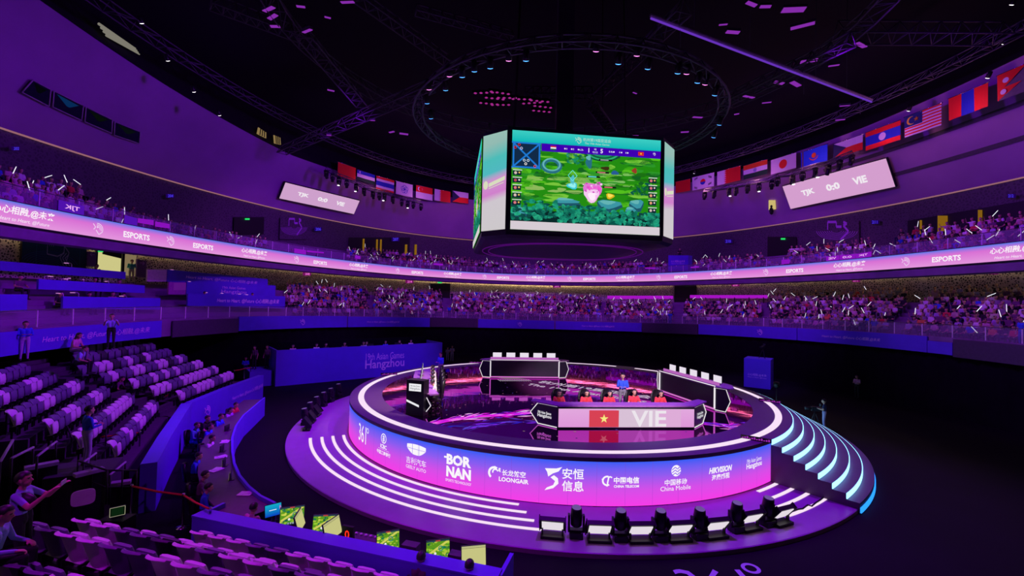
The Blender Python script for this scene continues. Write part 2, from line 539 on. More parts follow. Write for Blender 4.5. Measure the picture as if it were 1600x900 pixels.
struct('wall_upper_back', mb, M_PERF2)
# sloping upper wall and the strip light along its lower edge
ZT = [(-40, 26.4), (3, 26.2), (20, 25.6), (45, 25.2), (90, 24.3), (125, 24.0), (150, 23.9), (168, 25.2), (178, 26.0), (192, 26.9), (225, 27.0)]
def ztop(t):
    d = math.degrees(t)
    for (x0, y0), (x1, y1) in zip(ZT[:-1], ZT[1:]):
        if d <= x1: return y0 + (y1 - y0) * max(0, (d - x0)) / (x1 - x0)
    return ZT[-1][1]
def wall_k(t, k): # k = 0 lower edge .. 1 top
    a, b = 38.0 - 3.7 * k, 54.0 - 3.7 * k
    return Vector((a * math.cos(t), b * math.sin(t), 17.95 + (ztop(t) - 17.95) * k))
mb = MB(); mb.grid([[wall_k(T1 + (T0 - T1) * i / 160, k) for i in range(161)] for k in (0, 0.25, 0.5, 0.75, 1.0)], 0, True)
mb.grid([[wall_k(T1 + (T0 - T1) * i / 160, 1.0) for i in range(161)], [wall_k(T1 + (T0 - T1) * i / 160, 1.0) * 1.0 + Vector((0, 0, 0.1)) for i in range(161)],
         [Vector((wall_k(T1 + (T0 - T1) * i / 160, 1.0).x * 1.12, wall_k(T1 + (T0 - T1) * i / 160, 1.0).y * 1.12, 31)) for i in range(161)]], 1)
struct('wall_upper', mb, [M_WALL, M_CEIL])
mb = MB(); mb.grid(ell_strip([(36.40, 53.0, zc(17.58)), (36.40, 53.0, zc(17.68)), (36.5, 53.1, zc(17.68)), (36.5, 53.1, zc(17.58))], T0, T1))
finish(mb.build('strip_light', E_STRIP), 'thin dim strip light along the lower edge of the sloping purple upper wall', 'light')
def on_wall(u, v, off=0.05):
    k = 0.4
    for _ in range(25):
        a, b = 38.0 - 3.7 * k - off, 54.0 - 3.7 * k - off
        p = on_ell(u, v, a, b)
        t = th_of(p, a, b)
        k = (p.z - 17.95) / (ztop(t) - 17.95)
    return p
# panel joints of the upper wall: shallow horizontal grooves seen at the right
for k, (x0, x1) in ((0.33, (2, 26)), (0.62, (2, 26))):
    mb = MB()
    pts = [wall_k(R_(x0 + (x1 - x0) * i / 40), k) * 0.9985 for i in range(41)]
    pts2 = [wall_k(R_(x0 + (x1 - x0) * i / 40), k + 0.045) * 0.9985 for i in range(41)]
    mb.grid([pts, pts2]); struct('trim_%d' % (1 if k < .5 else 2), mb, mat('groove_grey', (0.10, 0.09, 0.10), 0.9))
# ------------------------------------------------------------------ LED ribbon
RIB = EllPath(28.5, 46.0)
ZR0 = lambda t: 10.38 + 0.22 * lift(t) * 0.6
RH = 1.12
ribbon = finish(MB().grid(ell_strip([(28.5, 46.0, zc(10.3, .13)), (28.5, 46.0, zc(11.55, .13)), (28.6, 46.1, zc(11.55, .13)), (28.6, 46.1, zc(10.3, .13))], T0, T1)).build('ribbon_display', M_BLACK),
                'long pink LED ribbon display round the hall between the two spectator tiers', 'display')
a = Art(RIB.map(ZR0, 0.02))
L0, L1 = RIB.length(R_(215)), RIB.length(R_(-30))
def r_at(u, v):
    return RIB.length(th_of(on_ell(u, v, 28.5, 46.0), 28.5, 46.0))
low, mid, top = rgb(228, 150, 222), rgb(216, 112, 212), rgb(88, 118, 232)
a.rect(L0, 0, L1, RH * .68, low, 1, 200, mid); a.rect(L0, RH * .68, L1, RH, mid, 1, 200, top)
for u, v in ((153, 357), (266, 379), (463, 408), (621, 424), (757, 432), (890, 435), (1029, 434), (1197, 428), (1416, 411)):
    emblem(a, r_at(u, v), RH * .46, .72, LIL)
for u, v in ((213, 371), (317, 388), (500, 412), (652, 426), (786, 433), (921, 436), (1064, 434), (1242, 425), (1479, 405)):
    a.text('ESPORTS', r_at(u, v), RH * .42, .40, WHT, bold=.03)
for u, v in ((38, 330), (397, 399), (560, 421), (707, 430), (837, 434), (977, 434), (1127, 431), (1327, 417), (1590, 392)):
    x = r_at(u, v)
    a.text(ZH, x, RH * .60, .48, WHT, bold=.02, shear=.15); a.text(EN, x, RH * .19, .24, WHT, shear=.3)
a.build('display_picture', SCREEN, ribbon)
# ------------------------------------------------------------------ blue banners and dark gates on the fascia of the lower tier
FAS = EllPath(26.93, 33.93)
def f_at(u, v):
    return FAS.length(th_of(on_ell(u, v, 26.93, 33.93), 26.93, 33.93))
def fascia_panel(u0, u1, vpx, name, label, cat, material, z0=0.0, h=1.2, thick=0.1, art=None, group=None):
    l0, l1 = f_at(u0, vpx), f_at(u1, vpx)
    mbx = MB(); n = 24
    rows = [[], [], [], []]
    for i in range(n + 1):
        p, nn, t = FAS.pos(l0 + (l1 - l0) * i / n)
        zb = F_BOT(t) + z0; q = p + nn * thick
        rows[0].append((p.x, p.y, zb)); rows[1].append((q.x, q.y, zb)); rows[2].append((q.x, q.y, zb + h)); rows[3].append((p.x, p.y, zb + h))
    mbx.grid(rows[::-1])
    mbx.f.append(tuple((3 - k) * (n + 1) for k in range(4))); mbx.m.append(0); mbx.sm.append(False)
    mbx.f.append(tuple((3 - k) * (n + 1) + n for k in range(4))[::-1]); mbx.m.append(0); mbx.sm.append(False)
    o = finish(mbx.build(name, material), label, cat, group)
    if art:
        f0 = FAS.map(F_BOT, 0.012)
        ax = Art(lambda u, v, l: f0(u, v, l + thick / 0.012))
        art(ax, l0, l1, z0, h)
        ax.build('print', PRINT, o)
    return o
def slogan(at=0.5, hh=0.30):
    def g(ax, l0, l1, z0, h):
        x = l0 + (l1 - l0) * at
        ax.text(EN + ' ' + ZH, x, z0 + h * .5, hh, LIL, shear=.2)
    return g
def emb(*ats):
    def g(ax, l0, l1, z0, h):
        for q in ats: emblem(ax, l0 + (l1 - l0) * q, z0 + h * .5, .62, LIL)
    return g
def both(*fs):
    def g(*x):
        for f in fs: f(*x)
    return g
GF = 'blue fascia banners of the lower tier'
fascia_panel(-60, 250, 522, 'fascia_banner', 'blue fascia banner with slogan behind the top rows of folded seats at left', 'banner', M_BLUE, 0, 1.1, art=slogan(.62, .42), group=GF)
fascia_panel(372, 541, 506, 'fascia_banner', 'blue fascia banner with a pale emblem, left of the long Hangzhou booth top', 'banner', M_BLUE, 0, 1.2, art=emb(.56), group=GF)
fascia_panel(543, 671, 504, 'fascia_banner', 'blue fascia banner with small slogan, behind the long blue booth', 'banner', M_BLUE, 0, 1.15, art=slogan(.42, .26), group=GF)
fascia_panel(747, 866, 506, 'fascia_banner', 'blue fascia banner with emblem straight below the far end crowd', 'banner', M_BLUE, 0, 1.15, art=emb(.55), group=GF)
fascia_panel(868, 1003, 510, 'fascia_banner', 'blue fascia banner with small slogan above the far right of the stage', 'banner', M_BLUE, 0, 1.12, art=slogan(.5, .26), group=GF)
fascia_panel(1092, 1246, 524, 'fascia_banner', 'blue fascia banner with emblem, right of the wide dark gate', 'banner', M_BLUE, 0, 1.15, art=emb(.65), group=GF)
fascia_panel(1247, 1450, 532, 'fascia_banner', 'blue fascia banner with readable slogan below the right hand crowd', 'banner', M_BLUE, 0, 1.15, art=slogan(.45, .30), group=GF)
fascia_panel(1451, 1490, 545, 'fascia_banner', 'short low blue fascia banner at the right end, beside the black curtain', 'banner', M_BLUE, 0, .85, group=GF)
GD = 'dark gates in the fascia of the lower tier'
M_GATE = mat('dark_gate_board', (0.06, 0.04, 0.07), 0.7)
fascia_panel(268, 371, 512, 'fascia_gate', 'dark gate panel in the fascia right of the folded seats at left', 'gate', M_GATE, -.1, 1.15, group=GD)
fascia_panel(672, 746, 505, 'fascia_gate', 'small dark gate panel in the far fascia, right of the slogan banner behind the booth', 'gate', M_GATE, .02, 1.2, group=GD)
fascia_panel(1004, 1091, 514, 'fascia_gate', 'wide dark gate panel in the fascia below the pink lit media desks', 'gate', M_GATE, -.05, 1.2, .14, group=GD)
fascia_panel(1491, 1660, 548, 'fascia_gate', 'dark gate panel in the fascia at the right edge of the hall', 'gate', M_GATE, -.1, 1.2, group=GD)
# glass balustrades
M_GLASS = glass('tinted_glass', (0.30, 0.24, 0.34, 1), 0.45)
def balustrade(name, a_, b_, zf, h, t0, t1, n, label, posts, cat='balustrade'):
    root = empty(name, (0, 0, 0), 0, label, cat)
    MB().grid([[(a_ * math.cos(t), b_ * math.sin(t), zf(t) + dz) for t in (R_(t1 + (t0 - t1) * i / 160) for i in range(161))] for dz in (0, h)]).build('glass_panel', M_GLASS, root)
    MB().tube([(a_ * math.cos(t), b_ * math.sin(t), zf(t) + h + .02) for t in (R_(t1 + (t0 - t1) * i / 160) for i in range(161))], .025, 6).build('handrail', M_CHROME, root)
    proto = MB().box((0, 0, h / 2), (.05, .05, h)).build('post', MATS['rail_post'], root)
    for i in range(n):
        t = R_(t1 + (t0 - t1) * i / (n - 1))
        o = proto if i == 0 else proto.copy()
        if i: C.objects.link(o); o.parent = root
        o.location = (a_ * math.cos(t), b_ * math.sin(t), zf(t)); o.rotation_euler = (0, 0, t)
mat('rail_post', (0.75, 0.7, 0.75), 0.4)
balustrade('glass_balustrade', 28.72, 46.22, zc(11.5), 1.0, -20, 205, 80, 'glass balustrade with pale posts on top of the LED ribbon, front of the upper tier', True)
balustrade('glass_balustrade', 27.12, 34.12, F_TOP, .85, -20, 200, 64, 'glass balustrade on the blue fascia, front of the lower tier', True)
# ------------------------------------------------------------------ the round stage
stage = empty('stage', (0, 0, 0), 0, 'round raised stage with glossy dark floor, white light ring and LED front', 'stage')
ZS = 1.84
def ring(mbx, r0, r1, z0, z1, a0=0.0, a1=360.0, n=128, m=0):
    full = abs(a1 - a0) >= 360
    ts = [R_(a0 + (a1 - a0) * i / n) for i in range(n if full else n + 1)]
    rows = [[(r * math.cos(t), r * math.sin(t), z) for t in ts] for r, z in ((r0, z0), (r0, z1), (r1, z1), (r1, z0), (r0, z0))]
    mbx.grid(rows[::-1], m, False, full)
    if not full:
        for j, fl in ((0, False), (len(ts) - 1, True)):
            k = len(mbx.v) - 5 * len(ts)
            q = [k + i * len(ts) + j for i in range(4)]
            mbx.f.append(tuple(q[::-1] if fl else q)); mbx.m.append(m); mbx.sm.append(False)
    return mbx
disc = MB().lathe((0, 0, 0), [(15.2, 0.0), (15.2, .13), (15.17, .15), (0.01, .15)], 160, smooth=False).build('base_disc', M_DECK, stage)
MB().lathe((0, 0, 0), [(12.2, .15), (12.2, ZS - .03), (10.62, ZS - .03)], 128, smooth=False).build('drum', M_BLACK, stage)
ring(MB(), 10.6, 12.3, ZS - .14, ZS).build('rim', M_RIM, stage)
ring(MB(), 11.56, 11.86, ZS - .02, ZS + .015, 60, 412, 180).build('light_ring', E_WHITE, stage)
# the glossy floor display
def floor_display():
    m = bpy.data.materials.new('glossy_floor_display'); m.use_nodes = True
    nt = m.node_tree; b = nt.nodes['Principled BSDF']
    b.inputs['Base Color'].default_value = (0.004, 0.002, 0.008, 1); b.inputs['Roughness'].default_value = 0.5
    b.inputs['Specular IOR Level'].default_value = 0.0
    g = nt.nodes.new('ShaderNodeBsdfGlossy'); g.inputs['Color'].default_value = (0.94, 0.15, 0.96, 1); g.inputs['Roughness'].default_value = 0.035
    tc = nt.nodes.new('ShaderNodeTexCoord'); nz = nt.nodes.new('ShaderNodeTexNoise'); nz.inputs['Scale'].default_value = 1.3; nz.inputs['Detail'].default_value = 1.0
    bp = nt.nodes.new('ShaderNodeBump'); bp.inputs['Strength'].default_value = 0.05; bp.inputs['Distance'].default_value = 0.05
    nt.links.new(tc.outputs['Object'], nz.inputs['Vector']); nt.links.new(nz.outputs['Fac'], bp.inputs['Height']); nt.links.new(bp.outputs['Normal'], g.inputs['Normal'])
    mx = nt.nodes.new('ShaderNodeMixShader')
    mx.inputs[0].default_value = 0.56; nt.links.new(b.outputs[0], mx.inputs[1]); nt.links.new(g.outputs[0], mx.inputs[2])
    nt.links.new(mx.outputs[0], nt.nodes['Material Output'].inputs[0])
    return m
M_GLOSS = floor_display()
fd = MB().lathe((0, 0, 0), [(10.6, ZS - .06), (10.6, ZS - .01), (0.01, ZS - .01)], 128, smooth=False).build('floor_display', M_GLOSS, stage)
fa = Art(lambda u, v, l: Vector((u, v, ZS - .01 + .002 * l)))
def fl(u, v): p = on_z(u, v, ZS); return (p.x, p.y)
mg, vi, bl = rgb(225, 30, 225), rgb(120, 40, 230), rgb(40, 30, 190)
rnd = random.Random(3)
def reflection_flecks(pts, wd, n, cols):
    for i in range(n):
        k = rnd.random() * (len(pts) - 1); j = int(k); q = k - j
        x = pts[j][0] + (pts[j + 1][0] - pts[j][0]) * q + rnd.gauss(0, wd); y = pts[j][1] + (pts[j + 1][1] - pts[j][1]) * q + rnd.gauss(0, wd)
        d = math.atan2(pts[j + 1][1] - pts[j][1], pts[j + 1][0] - pts[j][0]) + rnd.gauss(0, .35)
        ln, w = rnd.uniform(.12, .6), rnd.uniform(.02, .09)
        ex, ey = math.cos(d) * ln, math.sin(d) * ln
        fa.poly([(x - ex, y - ey), (x + ey * w / ln * .8, y - ex * w / ln), (x + ex, y + ey), (x - ey * w / ln, y + ex * w / ln)], rnd.choice(cols), rnd.randint(1, 3))
curve = [fl(*p) for p in ((664, 664), (700, 656), (745, 650), (800, 647), (835, 644))]
fa_w = [(p, w) for p, w in zip(curve, (.5, .45, .4, .35, .25))]
for (p, w), (q, w2) in zip(fa_w[:-1], fa_w[1:]):
    fa.poly([(p[0], p[1] - w * .7), (q[0], q[1] - w2 * .7), (q[0], q[1] + w2 * .5), (p[0], p[1] + w * .5)], mg, 1)  # mirrored magenta band of the LED ribbon, painted onto the floor display
reflection_flecks(curve, .28, 70, [mg, mg, vi, rgb(240, 120, 240), rgb(250, 200, 250)])
reflection_flecks([fl(*p) for p in ((690, 668), (760, 662), (835, 660))], .3, 40, [vi, bl, rgb(60, 40, 140), rgb(90, 60, 200)])
reflection_flecks([fl(*p) for p in ((1108, 662), (1150, 668), (1172, 662))], .22, 36, [mg, vi, rgb(240, 150, 240)])  # the ribbon's reflection painted in again at the right
for i in range(200):                                # dim sparks
    t, r = rnd.uniform(0, 2 * PI), 10.3 * math.sqrt(rnd.random())
    x, y, k = r * math.cos(t), r * math.sin(t), rnd.uniform(.02, .05)
    fa.rect(x - k, y - k, x + k, y + k, rnd.choice([rgb(120, 90, 110), rgb(70, 40, 110), rgb(60, 60, 140), rgb(150, 110, 120)]), 2)
# lettering on the floor, reading away from the far side
p0, p1 = Vector((*fl(838, 597), 0)), Vector((*fl(1010, 622), 0))
ax_, = [(p1 - p0).normalized()]
ay_ = Vector((-ax_.y, ax_.x, 0))
ft = Art(lambda u, v, l: Vector((p0.x, p0.y, ZS - .004)) + ax_ * u + ay_ * v + Vector((0, 0, .001 * l)))
Lt = (p1 - p0).length
gw = rgb(190, 180, 195)
ft.text('杭州第19届亚运会', Lt * .52, .35, .95, gw, bold=.015, width=Lt * 1.02)
ft.text('The 19th Asian Games', Lt * .52, -.95, .62, gw, bold=.02, width=Lt * 1.05)
for i in range(14):                                 # comb of slanted ticks beside the far desk
    q = fl(778 + i * 3.6, 593); fa.line([q, (q[0] + .22, q[1] - .55)], .05, gw, 2)
q = [fl(753, 586), fl(768, 585), fl(824, 592), fl(790, 592)]
fa.poly(q, rgb(120, 105, 110), 1)
for i in range(9):                                  # dim scan lines by the left desk
    fa.line([fl(606 + i * 2.0, 612 - i * 2.6), fl(636, 611 - i * 2.6)], .03, rgb(70, 70, 110), 1)
fa.build('floor_pattern_and_reflection', SCREEN, fd)
ft.build('floor_lettering', SCREEN, fd)
# LED front with the sponsors' marks
A0, A1 = 183.0, 308.0
LZ0, LZ1 = .17, 1.70
led = ring(MB(), 12.2, 12.27, LZ0 - .02, LZ1 + .0, A0, A1, 120).build('led_front', M_BLACK, stage)
la = Art(cyl_map(12.27, LZ0, 0.012))
def lu(u, v=None):         # pixel column on the LED front -> metres along it
    lo, hi = R_(183), R_(312)
    best = None
    for i in range(600):
        t = lo + (hi - lo) * i / 599
        P = Vector((12.27 * math.cos(t), 12.27 * math.sin(t), 1.0)) - CAM
        y = cp * P.y + sp * P.z; z = -sp * P.y + cp * P.z
        x = cr * P.x + sr * z
        e = abs(800 + F_PX * x / y - u)
        if best is None or e < best[0]: best = (e, t)
    return (best[1] + PI / 2) * 12.27 if best[1] < PI * 2 else 0
def lu2(u):
    t = lu(u) / 12.27 - PI / 2
    return (t - 3 * PI / 2) * 12.27 if t > PI else (t + PI / 2) * 12.27
u0, u1 = R_(A0 - 270) * 12.27, R_(A1 - 270) * 12.27
H = LZ1 - LZ0
b0, b1, b2, b3 = rgb(246, 60, 232), rgb(214, 78, 232), rgb(140, 92, 240), rgb(52, 92, 246)
la.rect(u0, 0, u1, H * .35, b0, 1, 110, b1); la.rect(u0, H * .35, u1, H * .7, b1, 1, 110, b2); la.rect(u0, H * .7, u1, H, b2, 1, 110, b3)
def cu(x): return x - 2 * PI * 12.27 if x > PI * 12.27 else x
X = lambda px: cu(lu(px))
W_ = rgb(250, 245, 252)
for uu in range(-18, 12): la.rect(uu * 1.0 - .003, 0, uu * 1.0 + .003, H, rgb(130, 60, 190), 2)
la.build('display_picture', SCREEN, led)
la = Art(cyl_map(12.27, LZ0, 0.012))
def flush(lb):
    global la
    la.build('sponsor_logo', SCREEN, led, lb); la = Art(cyl_map(12.27, LZ0, 0.012))
x = X(556); la.disc(x - .1, .95, .12, .15, rgb(150, 200, 250), 2); la.text('CHINA', x + .25, .92, .12, W_)
flush('small blue and white mark at the left end')
la.text('361', X(568) - .12, .86, .78, W_, width=.95); la.arc(X(568) + .52, 1.13, .10, .035, 0, 2 * PI, W_, 2, 14)
flush('large figures 361 with a degree ring')
x = X(600)
la.arc(x, 1.14, .19, .04, 0, 2 * PI, W_, 2, 18); la.rect(x - .025, 1.0, x + .025, 1.28, W_, 2); la.rect(x - .1, 1.2, x + .1, 1.23, W_, 2); la.rect(x - .1, 1.05, x + .1, 1.08, W_, 2); la.rect(x - .1, 1.12, x + .1, 1.15, W_, 2)
la.text('ICBC', x, .80, .17, W_, bold=.03); la.rect(x - .42, .665, x + .42, .675, W_, 2); la.text('中国工商银行', x, .53, .17, W_, bold=.02)
flush('round bank mark over two lines of lettering')
x = X(650)
sh = [(-.52, .22), (.52, .22), (.50, .02), (.36, -.14), (.12, -.2), (-.12, -.2), (-.36, -.14), (-.50, .02)]
for i in range(12):                                 # shield in narrow columns so that it follows the curve
    xa, xb = -.51 + 1.02 * i / 12, -.51 + 1.02 * (i + 1) / 12
    lo_ = lambda q: 1.12 - .2 + .22 * max(0, (abs(q) - .12) / .39) ** 1.6
    la.poly([(x + xa, lo_(xa)), (x + xb, lo_(xb)), (x + xb, 1.335 - .05 * (xb / .5) ** 2), (x + xa, 1.335 - .05 * (xa / .5) ** 2)], W_, 2)
for dx in (-.19, .17): la.rect(x + dx - .010, .93, x + dx + .010, 1.34, b2, 3)
la.rect(x - .51, 1.14, x + .51, 1.155, b2, 3, 10)
la.text('吉利汽车', x, .66, .26, W_); la.text('GEELY AUTO', x, .40, .13, W_)
flush('pale shield mark over two lines of lettering')
x = X(716)
la.text('BOR', x, 1.08, .40, W_, bold=.05, width=1.05); la.text('NAN', x, .63, .40, W_, bold=.05, width=1.05); la.text('SPORTS TECHNOLOGY', x, .30, .10, W_, width=1.1)
la.rect(x - .64, 1.10, x - .48, 1.17, W_, 2)
flush('bold two line block lettering')
x = X(794)
la.text('长龙航空', x + .22, .92, .22, W_, bold=.02); la.text('LOONGAIR', x + .22, .68, .16, W_, bold=.03)
la.arc(x - .50, .86, .2, .08, R_(60), R_(230), W_, 2, 12); la.arc(x - .46, .9, .1, .05, R_(20), R_(200), W_, 2, 10)
for i in range(3): la.line([(x - .50, 1.04 + .03 * i), (x - .27, 1.04 - .06 * i)], .035, W_)
flush('dragon mark beside two lines of lettering')
x = X(883)
la.text('安恒', x + .28, 1.08, .37, W_, bold=.015); la.text('信息', x + .28, .66, .37, W_, bold=.015)
la.poly([(x - .70, 1.22), (x - .30, 1.24), (x - .10, 1.30), (x - .22, 1.14), (x - .42, 1.06), (x - .58, .94), (x - .62, 1.10)], W_, 2)
la.poly([(x - .50, .92), (x - .38, 1.0), (x - .24, .90), (x - .22, .72), (x - .40, .55), (x - .70, .46), (x - .62, .56), (x - .40, .66), (x - .34, .80)], W_, 2)
flush('swoosh mark beside four large characters')
x = X(972)
la.text('中国电信', x + .17, .90, .23, W_, bold=.03); la.text('CHINA TELECOM', x + .17, .69, .09, W_, bold=.03, width=.9)
la.arc(x - .52, .88, .15, .06, R_(70), R_(300), W_, 2, 12); la.line([(x - .70, .92), (x - .34, 1.0)], .05, W_); la.line([(x - .52, .68), (x - .46, 1.0), (x - .38, 1.02)], .05, W_)
flush('curled mark beside four characters')
x = X(1055)
la.disc(x, 1.16, .19, .20, W_, 2, 24)
for k in (-.10, 0, .10): la.line([(x - .17, 1.10 + k), (x - .04, 1.19 + k), (x + .04, 1.12 + k), (x + .17, 1.21 + k)], .03, b2, 3)
la.text('中国移动', x, .76, .22, W_, bold=.015); la.text('China Mobile', x, .55, .16, W_)
flush('round wave mark over two lines of lettering')
x = X(1125)
la.text('HIKVISION', x, 1.02, .22, W_, bold=.04, shear=.25, width=1.15); la.text('海康威视', x, .76, .22, W_, bold=.02)
flush('slanted bold lettering over four characters')
x = X(1178)
la.text('19th Asian Games', x, 1.10, .17, W_, width=1.0); la.text('Hangzhou', x, .88, .27, W_, bold=.02, width=1.05)
flush('two line lettering at the right end')

# white light arcs in the base disc
for r, a0, a1 in ((12.55, 203, 257.6), (13.06, 203, 259.2), (13.57, 203, 260.6), (14.10, 203, 262.0)):
    ring(MB(), r - .07, r + .07, .14, .165, a0, a1, 60).build('light_arc', E_WHITE, stage)
for r, a0, a1 in ((12.52, -58.8, -51.8), (13.1, -60.6, -51.6), (13.63, -62.3, -51.6), (14.19, -63.0, -51.6)):
    ring(MB(), r - .07, r + .07, .14, .165, a0, a1, 16).build('light_arc', E_WHITE, stage)
# curved staircase on the right: treads with cyan lit risers
stairs = empty('curved_staircase', (0, 0, 0), 0, 'curved staircase with cyan lit risers down the right side of the round stage', 'staircase')
radii = [12.3, 12.70, 13.12, 13.53, 13.95, 14.40, 14.84, 15.25]
for k in range(7):
    zt = ZS - .21 * (k + 1)
    ring(MB(), radii[k] - .0, radii[k + 1], 0.02 if k > 5 else .15, zt, -52.2, 18, 60).build('tread', M_RIM, stairs)
    rz = ring(MB(), radii[k] + .001, radii[k] + .03, zt + .005, zt + .20, -52.0, 18, 60).build('riser_light', E_CYAN, stairs)
ring(MB(), 15.25, 15.29, .02, .20, -52, 18, 60).build('riser_light', emit('blue_step_light', rgb(40, 140, 255), 1.6), stairs)
# "361" with a degree ring lying on the floor in front of the stage
pa, pb = on_z(1056, 893, 0), on_z(1150, 893, 0)
ux = (pb - pa).normalized(); uy = Vector((-ux.y, ux.x, 0))
o = Art(plane_map(pa + Vector((0, 0, .012)), ux, uy, (0, 0, 1), .003))
pc = rgb(120, 50, 220)
o.text('361', .85, -.55, 1.25, pc, width=1.9); o.arc(2.15, .12, .2, .1, 0, 2 * PI, pc, 2, 20)
finish(o.build('floor_sign', SCREEN), 'violet floor sign 361 with degree ring on the dark floor in front of the stage', 'sign')
# ================================================================== THE SCREEN CUBE
q0, q1 = on_y(802, 203, -4.1), on_y(1033.5, 220, -3.0)
qb0, qb1 = on_y(797, 358, -4.1), on_y(1028, 368, -3.0)
JW = (Vector((q1.x - q0.x, q1.y - q0.y, 0))).length
JT, JB = (q0.z + q1.z) / 2, (qb0.z + qb1.z) / 2
JH = JT - JB
jr = Vector((q1.x - q0.x, q1.y - q0.y, 0)).normalized()
jn = Vector((jr.y, -jr.x, 0))                        # outward normal of the face towards the stand
J = Vector(((q0.x + q1.x + qb0.x + qb1.x) / 4, (q0.y + q1.y) / 2, 0)) - jn * 5.75
cube = empty('screen_cube', (J.x, J.y, JB), math.atan2(jr.y, jr.x), 'eight sided screen cube hanging over the stage, showing a green game picture', 'screen')
D8, G8 = 5.7, 5.7 - JW / 2
def oct_pts(d, z, e):                                # octagon whose long sides are JW + 2e
    w = JW / 2 + e
    return [(-w, -d, z), (w, -d, z), (d, -w, z), (d, w, z), (w, d, z), (-w, d, z), (-d, w, z), (-d, -w, z)]
mb = MB()
pr = [oct_pts(D8 - .03, -.28, .22), oct_pts(D8 - .03, JH + .22, .22)]
mb.grid([oct_pts(D8 - 1.2, JH + .5, -.3)] + pr[::-1] + [oct_pts(D8 - .25, -.42, .1), oct_pts(D8 - 1.6, -.50, -.6)], 0, False, True)
M_HULL = mat('dark_violet_hull', (0.020, 0.012, 0.035), 0.35, var=.2, scale=.8)
mb.f.append(tuple(len(mb.v) - 8 + i for i in range(8))); mb.m.append(0); mb.sm.append(False)
mb.f.append(tuple(range(8))); mb.m.append(0); mb.sm.append(False)
mb.build('hull', M_HULL, cube)
ring2 = MB()
for rr in (5.3, 4.9):
    ring2.tube([(rr * math.cos(t), rr * math.sin(t), -.56 - .03 * math.sin(3 * t)) for t in (2 * PI * i / 64 for i in range(65))], .03, 6)
ring2.build('underside_sheen', emit('magenta_sheen_glow', rgb(120, 20, 165), .35), cube)  # glowing tubes stand in for the magenta sheen under the cube
G = [rgb(*c) for c in ((36, 140, 18), (60, 168, 22), (84, 190, 30), (28, 112, 20), (120, 196, 60), (44, 150, 40), (20, 96, 34))]
BU = [rgb(*c) for c in ((18, 120, 98), (26, 150, 120), (10, 84, 74), (40, 172, 130), (14, 66, 62))]
RO = [rgb(*c) for c in ((60, 150, 165), (40, 110, 130), (100, 180, 180), (30, 84, 104))]
